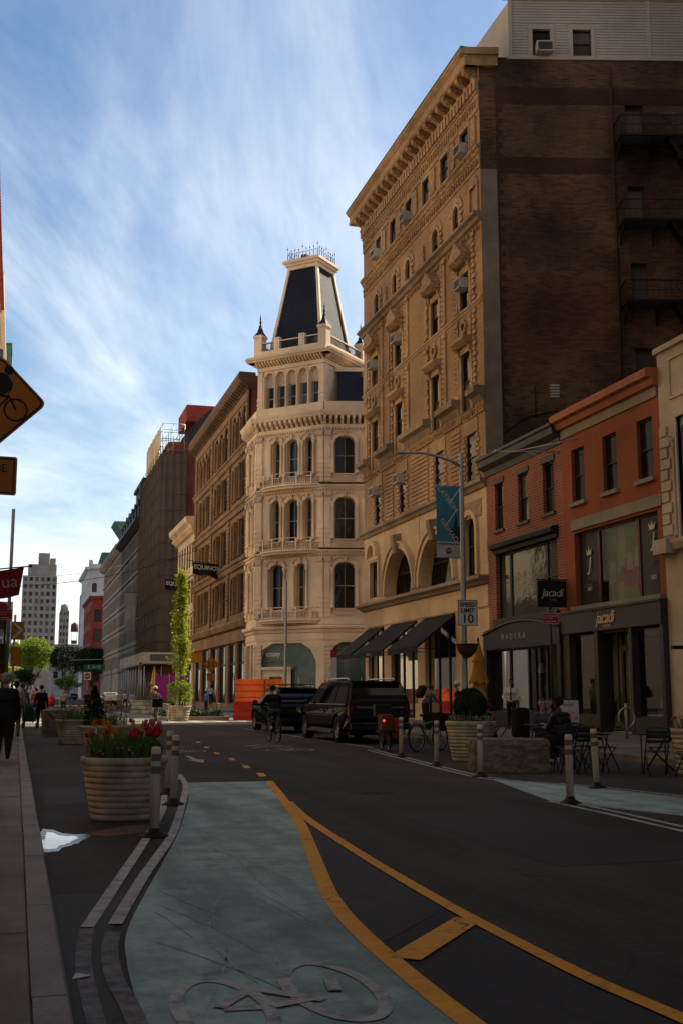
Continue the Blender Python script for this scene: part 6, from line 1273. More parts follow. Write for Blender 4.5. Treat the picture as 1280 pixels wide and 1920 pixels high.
t, X = diamond('orange diamond construction sign before the brown building', 17.9, 110, 4.25, .78, 5.0); part('arrows_symbol', MB().box(-.28, -.18, -.07, -.058, -.25, .25).box(.14, .24, -.07, -.058, -.25, .25), M_black, t, X); part('plaque', MB().box(-.42, .42, -.055, -.035, -1.55, -.85), M_oy, t, X)
t = thing('orange_sign', 'plain orange square sign on a pole right of the potted tree', 'sign', (14.6, 100, 0)); part('plate', MB().box(-.75, .55, -.05, 0, 4.1, 5.0), M_oy, t, T(14.9, 100, 0)); part('pole', MB().cyl((14.9, 100.05, 0), (14.9, 100.05, 5), .05), M_metal, t, I4)
t = thing('orange_sign', 'row of orange construction plates on the left pole', 'sign', (-.05, 43, 0)); X = T(-.03, 43, 0)
part('plate', MB().box(-.22, .22, -.02, 0, 3.4, 4.05), M_oy, t, X); part('plate', MB().box(-.2, .15, -.02, 0, 2.45, 3.15), M_oy, t, X); part('plate', MB().box(-.75, -.32, -.02, 0, 1.9, 2.3), M_oy, t, X); part('chevron', MB().prism([(-.2, 4.02), (-.1, 4.02), (.2, 3.75), (-.1, 3.45), (-.2, 3.45), (.08, 3.75)], 'y', -.03, -.021), M_sgn, t, X); part('pole', MB().cyl((-.1, .05, .1), (-.1, .05, 4.3), .04), M_metal, t, X)
t = thing('bus_stop_sign', 'narrow white and red parking notice on a pole by the corner shop', 'sign', (13.9, 52, .1)); part('plate', MB().box(-.15, .15, 0, .02, 2.0, 3.15), M_sgn, t, T(14.2, 52, 0)); part('red_head', MB().box(-.15, .15, -.005, .02, 3.15, 3.5), M_rs, t, T(14.2, 52, 0)); part('pole', MB().cyl((0, .05, .1), (0, .05, 3.5), .03), M_metal, t, T(14.2, 52, 0))
t = thing('no_entry_sign', 'round no entry sign plate on a far pole', 'sign', (10.0, 170, 0)); part('plate', MB().box(-.5, .5, 0, .04, 3.4, 4.5), M_sgn, t, T(9.8, 170, 0)); part('disc', MB().lathe([(0, 0), (.42, 0)], 20).xf(T(0, -.01, 3.95) @ Matrix.Rotation(R(90), 4, 'X')), M_rs, t, T(9.8, 170, 0)); part('bar', MB().box(-.3, .3, -.02, -.012, 3.88, 4.02), M_sgn, t, T(9.8, 170, 0)); part('pole', MB().cyl((0, .06, 0), (0, .06, 4.5), .05), M_metal, t, T(9.8, 170, 0))
t = thing('lamp_pole', 'slim dark lamp pole with curved arm before the corner shop', 'street lamp', (14.3, 62.5, .15)); part('pole', MB().lathe([(.13, 0), (.09, .8), (.07, 7.6), (0, 7.62)], 10), M_metal, t)
# orange barrier
M_jer = pbr('red_plastic_barrier', (.62, .045, .02), (.5, .035, .015), scale=3, rough=.5); M_mesh = leafmat('orange_mesh', (.46, .085, .02), (.36, .065, .015), .35)
ob_ = thing('construction_barrier', 'red plastic barriers with tall orange mesh at the street corner', 'barrier', (14, 65, 0))
for i in range(4): link('barrier_block', cmesh(('barrier_block',), lambda: MB().prism([(-.3, 0), (.3, 0), (.27, .25), (.14, .45), (.12, 1.05), (-.12, 1.05), (-.14, .45), (-.27, .25)], 'x', 0, 1.75), M_jer), ob_, T(11.95 + i * 1.82, 65.3 - i * .4, 0) @ RZ(R(-12)))
mm2 = MB()
for i in range(30): a, b = i / 30, (i + 1) / 30; w1, w2 = .06 * math.sin(a * 25), .06 * math.sin(b * 25); mm2.add([(12 + 7.2 * a, 65.2 - 1.6 * a + w1, .95), (12 + 7.2 * b, 65.2 - 1.6 * b + w2, .95), (12 + 7.2 * b, 65.2 - 1.6 * b + w2, 2.3 if b < .4 else 1.75), (12 + 7.2 * a, 65.2 - 1.6 * a + w1, 2.3 if a < .4 else 1.75)], [(0, 1, 2, 3)], 0, True)
part('mesh_panel', mm2, M_mesh, ob_, I4)
for z_ in (1.25, 1.6, 1.95): part('mesh_strap', MB().box(12, 14.9, 0, .015, z_, z_ + .05).xf(Matrix(((1, 0, 0, 0), (-.222, 1, 0, 67.75), (0, 0, 1, 0), (0, 0, 0, 1)))), M_jer, ob_, I4)
for i in range(5): part('stake', MB().cyl((12 + 1.75 * i, 65.26 - .39 * i, 0), (12 + 1.75 * i, 65.26 - .39 * i, 2.4), .03), M_gp, ob_, I4)
t = thing('booth', 'magenta fabric booth beside the far cyclist', 'booth', (13.4, 104, .15)); part('panel', MB().box(11.9, 14.6, 0, .1, .9, 3.1), pbr('magenta_fabric', (.42, .045, .25), (.34, .03, .2), scale=1), t, T(0, 104, 0)); part('frame', MB().cyl((11.9, 0, 0), (11.9, 0, 3.2), .05).cyl((14.6, 0, 0), (14.6, 0, 3.2), .05).cyl((13.2, 0, 0), (13.2, 0, 3.2), .05), M_metal, t, T(0, 104, 0))
# overhead wires
for k, (a, b, l) in enumerate((((-4.5, 120, 13), (20, 170, 22), 'thin overhead cable from the left facade to the scaffold'), ((-4.5, 90, 9.2), (20, 130, 18), 'thin overhead cable crossing before the far tower'))):
    m = MB().tube([Vector(a).lerp(Vector(b), i / 10) - Vector((0, 0, 1.2 * math.sin(math.pi * i / 10))) for i in range(11)], .03, 4); tag(link('overhead_cable', m.mesh('overhead_cable', M_gp)), l, 'cable')
# --- trees
st = pot('planter', 'cream square-sided pot of the slender sunlit tree', 8.7, 64.0, .62, .82, 5)
t = thing('potted_tree', 'slender columnar tree with sunlit yellow-green leaves in a pot', 'tree', (8.7, 64.0, .7)); rg = random.Random(21); tk = MB().tube([(0, 0, 0), (.05, 0, 1.5), (-.04, .05, 3), (.06, 0, 5), (.02, .02, 7)], [.05, .045, .04, .03, .01], 6)
clumps = []
for i in range(90):
    z_ = rg.uniform(1.9, 7.3); a = rg.uniform(0, 6.28); d = rg.uniform(.1, .46) * (1 - max(0, (z_ - 4.2) / 4.2)) * (.6 + .4 * min(1, (z_ - 1.6) / 1.2)); p = (d * math.cos(a), d * math.sin(a), z_); clumps.append(p); tk.cyl((0, 0, z_ - .35), p, .012, .006, 4)
part('trunk', tk, M_bark, t); part('crown', leaves(MB(), rg, 5200, lambda g: (lambda c: (c[0] + g.gauss(0, .13), c[1] + g.gauss(0, .13), c[2] + g.gauss(0, .22)))(g.choice(clumps)), .09, .18), M_leafy, t)
part('underplanting', leaves(MB(), rg, 1500, lambda g: (lambda a, d: (d * math.cos(a), d * math.sin(a), .25 + 1.35 * g.random() ** .6 * (1 - .35 * d)))(g.uniform(0, 6.28), .7 * math.sqrt(g.random())), .07, .16), M_leafm, t)
t = thing('planting_bed', 'low timber edged bed of dark plants around the potted tree', 'planting bed', (10, 66, 0)); part('edge', MB().box(7.7, 11.7, 65.2, 65.4, 0, .22).box(7.7, 11.7, 68.5, 68.7, 0, .22).box(7.7, 7.9, 65.4, 68.5, 0, .22).box(11.5, 11.7, 65.4, 68.5, 0, .22), pbr('pale_timber', (.40, .33, .25)), t, I4); part('plants', leaves(MB(), rg, 1800, lambda g: (g.uniform(7.9, 11.5), g.uniform(65.5, 68.4), g.uniform(.05, .55)), .1, .25), M_leafd, t, I4)
limb_tree('park_tree', 'large sunlit pale green tree left of centre below the tower', (5.2, 420, 0), 22, 9.0, 10, M_leafm, 3, .6, 22000, (.4, .85), .2)
limb_tree('park_tree', 'smaller yellow-green tree at far left beside the orange signs', (-2.5, 395, 0), 11.5, 6, 5.5, M_leafy, 5, .4, 11000, (.35, .7), .2)
limb_tree('street_tree', 'dark green tree before the red corner building', (12.5, 292, 0), 13.6, 5.2, 6, M_leafd, 7, .35, 13000, (.25, .5), .25, 'street trees before the square'); limb_tree('street_tree', 'second dark green tree right of the first, nearer the loft', (17.6, 286, 0), 12.8, 4.6, 5.6, M_leafd, 9, .35, 12000, (.25, .5), .25, 'street trees before the square')
limb_tree('street_tree', 'low yellow-green bush below the dark trees', (11.0, 270, 0), 6, 4, 3, M_leafm, 11, .2, 3500, (.2, .4), .15, 'street trees before the square'); limb_tree('street_tree', 'dark low tree behind the left pedestrians', (2.5, 330, 0), 8.5, 5, 4.2, M_leafd, 13, .3, 5000, (.25, .5), .2, 'street trees before the square')
t = thing('awning', 'dark red and black shop canopy low at the left edge', 'awning', (-2.5, 60, 4)); part('canopy', MB().prism([(-4.5, 6.6), (-.6, 5.9), (-.5, 5.2), (-4.5, 5.2)], 'y', 59, 62), pbr('dark_red_canvas', (.10, .01, .012)), t, I4); part('soffit', MB().box(-4.5, -.45, 58.9, 62.1, 4.6, 5.2), M_black, t, I4)
# ================================================================== vehicles
def gloss(name, col, k, rough=.05):
    """dark paint under clear lacquer: black body with an even mirror share"""
    m = bpy.data.materials.new(name); m.use_nodes = True; t = m.node_tree; t.nodes.clear(); d_ = N(t, 'ShaderNodeBsdfDiffuse'); d_.inputs[0].default_value = (*col, 1); g_ = N(t, 'ShaderNodeBsdfGlossy'); g_.inputs['Roughness'].default_value = rough; g_.inputs[0].default_value = (.9, .93, 1, 1)
    nz = N(t, 'ShaderNodeTexNoise'); nz.inputs['Scale'].default_value = 1.5; r = N(t, 'ShaderNodeMapRange'); r.inputs[3].default_value = k * .8; r.inputs[4].default_value = k * 1.2; t.links.new(pos_vec(t), nz.inputs['Vector']); t.links.new(nz.outputs[0], r.inputs[0])
    x = N(t, 'ShaderNodeMixShader'); t.links.new(r.outputs[0], x.inputs[0]); t.links.new(d_.outputs[0], x.inputs[1]); t.links.new(g_.outputs[0], x.inputs[2]); o = N(t, 'ShaderNodeOutputMaterial'); t.links.new(x.outputs[0], o.inputs[0]); MATS[name] = m; return m
M_car = gloss('black_car_paint', (.005, .005, .006), .04); M_carg = gloss('car_glass', (.006, .007, .009), .09, .02); M_tyr = pbr('tyre_rubber', (.014, .013, .012), rough=.85); M_rim = pbr('alloy_rim', (.38, .36, .33), rough=.3, metal=.8); M_chr = pbr('chrome', (.6, .6, .62), rough=.12, metal=1, weather=.1); M_tail = pbr('dark_red_lens', (.10, .006, .006), rough=.15); M_head = pbr('headlamp_lens', (.4, .42, .45), rough=.1)
def suv(label, M, L=5.7, W=2.05, H=1.9, belt=1.15, racks=False, wr=.40, paint=None, glassm=None):
    pc = paint or M_car; gm_ = glassm or M_carg; t = tag(link('parked_car', None, None, M), label, 'car'); r, f = -L / 2, L / 2; ya, yb = r + 1.15, f - .98; ar = wr + .075
    def arc(y): return [(y + ar * math.cos(a), .38 + ar * math.sin(a) * 1.02) for a in [math.pi * i / 10 for i in range(11)]]
    side = [(r + .05, .42), (ya - ar, .38)] + arc(ya)[::-1] + [(ya + ar, .34), (yb - ar, .34)] + arc(yb)[::-1] + [(yb + ar, .38), (f - .12, .4), (f, .55), (f - .01, .85), (f - .12, 1.05), (f - .9, 1.13), (f - 1.35, belt + .02), (r + .06, belt + .02), (r + .0, .95), (r - .03, .75)]
    m = MB(); n = len(side); hw = W / 2
    def wd(y, z):
        k = 1 - .10 * max(0, (abs(y) - (L / 2 - .55)) / .55) ** 2; return hw * k * (1 - .05 * max(0, (z - .85) / .35) - .045 * max(0, (.55 - z) / .2))
    sec = [(-1, 1), (-.97, 1.0), (.97, 1.0), (1, 1)]
    A = [(-wd(y, z), y, z) for y, z in side]; B = [(wd(y, z), y, z) for y, z in side]
    m.add(A + B, [tuple(range(n)), tuple(range(n, 2 * n))[::-1]] + [(i, n + i, n + (i + 1) % n, (i + 1) % n) for i in range(n)])
    part('body', bake(m, pc, [('BEVEL', dict(width=.05, segments=3, limit_method='ANGLE', angle_limit=R(35)))]), None, t)
    top = [(r + .05, belt), (r + .14, belt + .3), (r + .36, H - .1), (r + .6, H - .03), (-.4, H), (f - 2.35, H - .06), (f - 1.5, belt + .08), (f - 1.3, belt)]
    def gw(z): return hw * (.965 - .2 * (z - belt) / (H - belt))
    n = len(top); m = MB(); A = [(-gw(z), y, z) for y, z in top]; B = [(gw(z), y, z) for y, z in top]
    m.add(A + B, [tuple(range(n)), tuple(range(n, 2 * n))[::-1]] + [(i, n + i, n + (i + 1) % n, (i + 1) % n) for i in range(n)])
    part('cabin', bake(m, pc, [('BEVEL', dict(width=.07, segments=3, limit_method='ANGLE', angle_limit=R(25)))]), None, t)
    def sidepoly(P, s, mat, nm, e=.008): return part(nm, MB().add([(s * (gw(z) + e), y, z) for y, z in P], [tuple(range(len(P)))]), mat, t)
    zt, zb = H - .17, belt + .05
    for s in (-1, 1):
        for P in ([(r + .36, zb + .02), (r + 1.42, zb), (r + 1.42, zt), (r + .52, zt)], [(r + 1.55, zb), (r + 2.55, zb), (r + 2.55, zt), (r + 1.55, zt)], [(r + 2.65, zb), (f - 1.62, zb), (f - 2.42, zt), (r + 2.65, zt)]): sidepoly(P, s, gm_, 'side_window')
        part('window_trim', MB().box(s * hw * .972 - .008, s * hw * .972 + .008, r + .35, f - 1.55, belt + .005, belt + .035), M_chr, t)
        part('roof_rail', MB().tube([(s * gw(H) * .92, r + .75, H - .02), (s * gw(H) * .92, r + .95, H + .055), (s * gw(H) * .92, f - 2.7, H + .05), (s * gw(H) * .92, f - 2.5, H - .03)], .022, 6), M_chr, t)
        part('mirror', MB().ell((s * (hw + .11), f - 1.75, belt + .09), .11, .07, .085, 10, 6), pc, t); part('tail_light', MB().prism([(r - .015, .82), (r + .2, .86), (r + .24, 1.18), (r + .05, 1.22)], 'x', *sorted((s * (hw * .80), s * (hw * .935)))), M_tail, t)
        part('head_light', MB().ell((s * hw * .78, f - .1, .86), .17, .1, .08, 10, 6), M_head, t); part('side_step', MB().box(*sorted((s * hw * .9, s * (hw + .03))), ya + .5, yb - .5, .3, .36), M_chr if not racks else M_black, t)
        for y in (r + 1.7, r + 2.75): part('door_handle', MB().box(*sorted((s * (hw - .012), s * (hw + .022))), y, y + .2, .98, 1.015), M_chr, t)
        for y in (r + 1.5, r + 2.6, f - 1.55): part('door_seam', MB().box(*sorted((s * (hw - .02), s * (hw + .001))), y, y + .008, .45, belt - .06), M_black, t)
        for y in (ya, yb):
            X = ROOTW[t.name] @ T(s * (hw - .14), y, wr) @ Matrix.Rotation(R(90 * s), 4, 'Y')
            wl = link('wheel', cmesh(('tyre', wr), lambda: MB().lathe([(wr * .62, -.12), (wr * .93, -.13), (wr, -.09), (wr, .09), (wr * .93, .13), (wr * .62, .12)], 28), M_tyr), t, X)
            def rim():
                q = MB().lathe([(wr * .62, .12), (wr * .64, .06), (wr * .52, .05), (wr * .5, -.05)], 24).lathe([(0, .085), (.07, .08), (.08, .04)], 10)
                for k in range(6):
                    a = k * math.pi / 3
                    for d in (-.13, .13): q.prism([(.05, -.02), (wr * .6, -.03), (wr * .6, .03), (.05, .02)], 'z', .045, .085).v[-8:] if False else q.join(MB().prism([(.05, -.02), (wr * .6, -.026), (wr * .6, .026), (.05, .02)], 'z', .045, .085), RZ(a + d))
                return q
            link('rim', cmesh(('rim', wr), rim, M_rim), wl, X); link('brake_disc', cmesh(('disc', wr), lambda: MB().lathe([(0, .0), (wr * .5, .0)], 16), M_black), wl, X)
    part('rear_window', MB().add([(-gw(belt + .1) * .86, r + .075, belt + .12), (gw(belt + .1) * .86, r + .075, belt + .12), (gw(H) * .9, r + .335, H - .14), (-gw(H) * .9, r + .335, H - .14)], [(0, 1, 2, 3)]), gm_, t); part('spoiler', MB().box(-gw(H) * .93, gw(H) * .93, r + .2, r + .5, H - .1, H - .05), pc, t)
    part('windscreen', MB().add([(-gw(belt + .1) * .9, f - 1.46, belt + .11), (gw(belt + .1) * .9, f - 1.46, belt + .11), (gw(H) * .9, f - 2.28, H - .09), (-gw(H) * .9, f - 2.28, H - .09)], [(0, 1, 2, 3)]), gm_, t)
    part('tailgate_bar', MB().box(-hw * .72, hw * .72, r - .035, r + .05, belt - .1, belt - .035), M_chr, t); part('number_plate', MB().box(-.16, .16, r - .055, r - .03, .82, .97), pbr('number_plate', (.45, .26, .05), scale=9), t); part('rear_bumper', MB().box(-hw * .9, hw * .9, r - .1, r + .1, .42, .62), M_black, t); part('bumper_trim', MB().box(-hw * .88, hw * .88, r - .108, r - .09, .6, .63), M_chr, t)
    part('underbody', MB().box(-hw * .85, hw * .85, r + .3, f - .3, .26, .45), M_black, t)
    if racks:
        for y in (-1.3, -.1): part('roof_bar', MB().box(-hw * .78, hw * .78, y, y + .07, H + .07, H + .11), M_black, t)
    return t
suv('large black SUV parked nearer, behind the red cargo bicycle', T(10.5, 36.35, 0) @ RZ(R(.5)), 6.1)
suv('black SUV with roof bars parked farther, beyond the larger SUV', T(10.4, 45.3, 0), 5.0, 1.98, 1.74, 1.08, True, .38)
M_wc = pbr('white_car_paint', (.6, .6, .6), rough=.25, weather=.1)
suv('white car far down the street beside the planters', T(11.5, 150, 0), 4.8, 1.9, 1.6, 1.0, False, .35, M_wc); suv('dark blue car at the far end under the trees', T(11.3, 262, 0) @ RZ(R(30)), 4.6, 1.9, 1.5, .95, False, .34, pbr('blue_car_paint', (.02, .04, .12), rough=.2)); suv('pale van far left beyond the pedestrians', T(3.0, 230, 0) @ RZ(R(80)), 5.2, 2.0, 2.2, 1.2, False, .36, M_wc)
# ------------------------------------------------------------------ bicycles
def bicycle(label, M, fc, wr=.34, cargo=None, group='bicycles'):
    t = tag(link('bicycle', None, None, M), label, 'bicycle', group); X0 = ROOTW[t.name]
    def wheel():
        return MB().tube([(0, wr * math.cos(i * math.pi / 14), wr * math.sin(i * math.pi / 14)) for i in range(28)], .021, 6, closed=True)
    def rim_():
        q = MB().tube([(0, wr * .93 * math.cos(i * math.pi / 14), wr * .93 * math.sin(i * math.pi / 14)) for i in range(28)], .011, 4, closed=True).cyl((-.04, 0, 0), (.04, 0, 0), .025)
        for i in range(16): a = i * math.pi / 8; q.cyl((.02 * (-1) ** i, 0, 0), (0, wr * .92 * math.cos(a), wr * .92 * math.sin(a)), .0035, n=3)
        return q
    for y in (-.52, .55):
        w_ = link('wheel', cmesh(('bike_tyre', wr), wheel, M_tyr), t, X0 @ T(0, y, wr + .02)); link('rim', cmesh(('bike_rim', wr), rim_, M_metal), w_, X0 @ T(0, y, wr + .02))
    B, Sx, H_, Ra, Fa = (0, -.06, .29), (0, -.2, .80), (0, .38, .82), (0, -.52, .36), (0, .55, .36); m = MB()
    for a, b, r_ in ((B, Sx, .017), (B, H_, .02), ((0, -.17, .72), (0, .36, .78), .017), (H_, (0, .34, .95), .018)): m.cyl(a, b, r_)
    for s in (-.05, .05): m.cyl((s * .4, B[1], B[2]), (s, *Ra[1:]), .009).cyl((0, -.17, .72), (s, *Ra[1:]), .008).cyl((s * .6, .4, .74), (s, *Fa[1:]), .011)
    part('frame', m, fc, t); part('saddle', MB().ell((0, -.24, .93), .07, .13, .035, 10, 6).cyl((0, -.2, .78), (0, -.22, .92), .013), M_black, t); part('handlebar', MB().tube([(-.29, .25, 1.03), (-.2, .33, 1.02), (0, .34, .98), (.2, .33, 1.02), (.29, .25, 1.03)], .013, 6), M_black, t)
    part('crank', MB().lathe([(.07, -.005), (.09, 0), (.07, .005)], 16).xf(T(.05, -.06, .29) @ Matrix.Rotation(R(90), 4, 'Y')).cyl((.06, -.06, .29), (.07, .06, .17), .01).cyl((-.06, -.06, .29), (-.07, -.18, .41), .01).box(.07, .15, .03, .1, .15, .17).box(-.15, -.07, -.22, -.14, .4, .42), M_black, t)
    part('rear_mudguard', MB().tube([(0, -.52 + (wr + .05) * math.cos(a), wr + .02 + (wr + .05) * math.sin(a)) for a in [R(40 + 12 * i) for i in range(12)]], .016, 5), M_black, t)
    if cargo == 'red':
        part('cargo_box', MB().prism([(-.9, .55), (-.25, .55), (-.22, .95), (-.93, .95)], 'x', -.24, .05), pbr('brown_cargo_box', (.13, .05, .018)), t); part('red_bag', MB().prism([(-.85, .35), (-.3, .35), (-.3, .85), (-.9, .85)], 'x', .08, .32), M_rs, t); part('tail_lamp', MB().lathe([(0, -.02), (.03, 0)], 10).xf(T(-.2, -.96, .8) @ Matrix.Rotation(R(-90), 4, 'X')), emit('lit_red_lamp', (1, .03, .02), 1.6), t); part('rear_rack', MB().box(-.3, .3, -.95, -.2, .5, .54), M_black, t); part('front_basket', MB().box(-.22, .22, .3, .62, .9, 1.2), M_black, t)
    if cargo == 'green': part('front_box', MB().prism([(.2, .55), (.85, .5), (.9, .95), (.2, 1.0)], 'x', -.28, .28), M_black, t)
    return t
M_bf = pbr('black_frame_paint', (.015, .014, .014), rough=.35); M_gf = pbr('lime_frame_paint', (.12, .36, .05), rough=.4); M_rf = pbr('red_frame_paint', (.32, .03, .02), rough=.4)
bicycle('black city bicycle ridden by the cyclist in black', T(7.75, 35.4, 0) @ RZ(R(2)), M_bf, .35); bicycle('delivery bicycle ridden by the far cyclist in white helmet', T(6.75, 58.8, 0) @ RZ(R(-4)), M_bf)
bicycle('parked cargo bicycle with red bag, orange box and lit tail lamp', T(9.5, 29.6, 0) @ RZ(R(-8)), M_rf, .34, 'red'); bicycle('parked lime green bicycle behind the boxwood planter', T(10.45, 28.9, 0) @ RZ(R(-55)), M_gf, .34, 'green')
# ================================================================== people
SKIN = [pbr('skin_light', (.46, .27, .18), rough=.55), pbr('skin_tan', (.30, .165, .10), rough=.55), pbr('skin_dark', (.10, .052, .034), rough=.5)]
def capsule(m, p, q, r0, r1, n=10):
    p, q = Vector(p), Vector(q); d = q - p; L = d.length
    z = d.normalized() if L > 1e-5 else Vector((0, 0, 1)); a = z.orthogonal().normalized(); b = z.cross(a); rows = []
    for i in range(5): t = math.pi / 2 * (1 - i / 4); rows.append((p - z * r0 * math.sin(t), r0 * math.cos(t)))
    for i in range(5): t = math.pi / 2 * i / 4; rows.append((q + z * r1 * math.sin(t), r1 * math.cos(t)))
    vs = []; 
    for c, r_ in rows: vs += [c + (a * math.cos(2 * math.pi * k / n) + b * math.sin(2 * math.pi * k / n)) * max(r_, 1e-4) for k in range(n)]
    fs = [(i * n + k, i * n + (k + 1) % n, (i + 1) * n + (k + 1) % n, (i + 1) * n + k) for i in range(9) for k in range(n)]
    m.add(vs, fs + [tuple(range(n))[::-1], tuple(range(9 * n, 10 * n))])
def V3(*a): return Vector(a)
def person(label, M, pose='stand', mats=None, hs=1.0, hair=True, hat=None, arms=None, legs=None, lean=0, shorts=False, sleeves=True, skirt=False, long=False, vox=.012, headturn=0, bulk=1):
    """mats: skin, top, trousers, shoes, hair.  Local +y is forward."""
    sk, tp, tr_, shm, hm = mats; C = []     # (p, q, r0, r1, material)
    hz = {'stand': .93, 'walk': .92, 'sit': .50, 'ride': .98}[pose]; hip = V3(0, 0, hz)
    d = V3(0, math.sin(lean), math.cos(lean)); chest = hip + d * .38; neck = hip + d * .55; head = neck + (d * .6 + V3(0, 0, .4)).normalized() * .2 + V3(0, .015, 0)
    B = bulk; bf = V3(0, 1, 0)
    for s in (-1, 1): C.append((hip + V3(s * .07, -.01, .0), hip + V3(s * .07, 0, .06), .105 * B, .10 * B, 2))
    C += [(hip + V3(-.07, 0, .1), hip + V3(.07, 0, .1), .105 * B, .105 * B, 1), (hip + d * .2 + V3(-.07, 0, 0), hip + d * .2 + V3(.07, 0, 0), .10 * B, .10 * B, 1), (chest + V3(-.09, .01, 0), chest + V3(.09, .01, 0), .115 * B, .115 * B, 1), (chest + d * .1 + V3(-.14, -.01, 0), chest + d * .1 + V3(.14, -.01, 0), .075 * B, .075 * B, 1), (neck - d * .06, neck + d * .06, .056, .05, 0)]
    Rh = Matrix.Rotation(headturn, 3, 'Z')
    def hp(x, y, z): return head + Rh @ V3(x, y, z)
    C += [(hp(0, .0, .02), hp(0, -.02, .05), .085, .09, 0), (hp(0, .03, -.05), hp(0, .045, -.075), .06, .05, 0), (hp(0, .09, .0), hp(0, .112, -.022), .012, .017, 0), (hp(-.03, .088, -.055), hp(.03, .088, -.055), .01, .01, 0)]
    for s in (-1, 1): C += [(hp(s * .088, -.005, -.01), hp(s * .09, -.01, .025), .016, .018, 0), (hp(s * .03, .083, .03), hp(s * .05, .076, .03), .013, .013, 4)]
    if hair: C += [(hp(0, -.03, .05), hp(0, -.01, .07), .088, .08, 4), (hp(-.022, -.045, .02), hp(.022, -.045, .02), .07, .07, 4)]
    if long: C += [(hp(0, -.07, .0), hp(0, -.09, -.16), .07, .05, 4)]
    sh = {s: chest + d * .11 + V3(s * .185, 0, -.01) for s in (-1, 1)}
    A = arms or {-1: (V3(-.27, -.02, -.28), V3(-.27, .06, -.53)), 1: (V3(.27, -.02, -.28), V3(.27, .06, -.53))}
    for s in (-1, 1):
        el, wr = [sh[s] + V3(v.x - s * .185, v.y, v.z) for v in A[s]]
        C += [(sh[s], el, .062 * B, .048 * B, 1), (el, wr, .046 * B, .034 * B if sleeves else .03, 1 if sleeves else 0)]
        hd = (wr - el).normalized(); pm_ = wr + hd * .07; C.append((wr + hd * .01, pm_, .03, .034, 0)); sd = hd.cross(V3(0, 0, 1)); sd = sd.normalized() if sd.length > .2 else V3(0, 1, 0); dn_ = hd.cross(sd).normalized()
        for k, (o_, L_) in enumerate(((-.027, .07), (-.009, .082), (.009, .078), (.027, .062))):
            b0 = pm_ + sd * o_ + hd * .02; b1 = b0 + hd * L_ * .5 + dn_ * .008; C += [(b0, b1, .011, .0105, 0), (b1, b1 + hd * L_ * .35 + dn_ * .03, .0105, .009, 0)]
        C.append((pm_ + sd * -.03 - hd * .03, pm_ + sd * -.055 + hd * .03 + dn_ * .012, .012, .01, 0))
    Lg = legs or {-1: (V3(-.1, .02, .5), V3(-.1, -.02, .08)), 1: (V3(.1, .02, .5), V3(.1, -.02, .08))}
    for s in (-1, 1):
        kn, an = Lg[s]; kn, an = Vector(kn), Vector(an); h0 = hip + V3(s * .095, 0, -.02)
        if shorts: md = h0.lerp(kn, .75); C += [(h0, md, .095, .08, 2), (md, kn, .062, .056, 0), (kn, an, .055, .036, 0)]
        else: C += [(h0, kn, .092 * B, .066 * B, 2), (kn, an, .064 * B, .05, 2)]
        C += [(an + V3(0, -.03, -.035), an + V3(0, .15, -.045), .04, .034, 3), (an + V3(0, -.03, 0), an + V3(0, .0, -.02), .042, .042, 3)]
    if skirt:
        for s in (-1, 0, 1): C.append((hip + V3(s * .07, 0, 0), hip + V3(s * .1, 0, -.4), .1, .11, 2))
    mb = MB()
    for p, q, r0, r1, k in C: capsule(mb, p * 1, q * 1, r0, r1)
    me = bake(mb, sk, [('REMESH', dict(mode='VOXEL', voxel_size=vox, use_smooth_shade=True)), ('SMOOTH', dict(factor=.4, iterations=2))], 'person')
    me.materials.clear()
    for x in (sk, tp, tr_, shm, hm): me.materials.append(x)
    nf = len(me.polygons); cc = np.empty(nf * 3, np.float32); me.polygons.foreach_get('center', cc); cc = cc.reshape(-1, 3); best = np.full(nf, 9., np.float32); idx = np.zeros(nf, np.int32)
    for p, q, r0, r1, k in C:
        p_, q_ = np.array(p, np.float32), np.array(q, np.float32); dd = q_ - p_; t_ = np.clip(((cc - p_) @ dd) / max(float(dd @ dd), 1e-9), 0, 1); e = np.linalg.norm(cc - (p_ + t_[:, None] * dd), axis=1) - (r0 + (r1 - r0) * t_); w_ = e < best; best[w_] = e[w_]; idx[w_] = k
    me.polygons.foreach_set('material_index', idx); me.polygons.foreach_set('use_smooth', np.ones(nf, bool)); me.transform(Matrix.Scale(hs, 4))
    o = tag(link('person', me, None, M), label, 'person')
    if hat:
        hm2, kind = hat; X = M @ Matrix.Scale(hs, 4) @ T(*head)
        if kind == 'helmet': part('helmet', MB().lathe([(.12, .03), (.125, .06), (.11, .12), (.06, .165), (0, .175)], 14), hm2, o, X)
        if kind == 'cap': part('cap', MB().lathe([(.107, .04), (.108, .08), (.09, .13), (.04, .155), (0, .16)], 14).prism([(-.07, .07), (.07, .07), (.06, .18), (-.06, .18)], 'z', .045, .055), hm2, o, X)
    return o
def cl(name, *c): return pbr('cloth_' + name, c, tuple(v * .75 for v in c), scale=9, rough=.9, bump=.3, bscale=25, weather=.25)
BLK, WHT, GRY, BLU, BGE, NVY, RED, BRN, GRN = cl('black', .012, .012, .013), cl('white', .62, .6, .6), cl('grey', .14, .135, .13), cl('blue', .12, .19, .42), cl('beige', .36, .31, .25), cl('navy', .02, .025, .05), cl('rust', .3, .06, .03), cl('brown', .1, .06, .04), cl('green', .02, .06, .035)
HB, HBR, HG = pbr('hair_black', (.012, .01, .009), rough=.6), pbr('hair_brown', (.06, .035, .02), rough=.6), pbr('hair_grey', (.22, .2, .17), rough=.7)
def walk(k=.28): return {-1: (V3(-.1, .10 + k * .3, .49), V3(-.1, k, .1)), 1: (V3(.1, .0, .5), V3(.1, -k * 1.1, .14))}
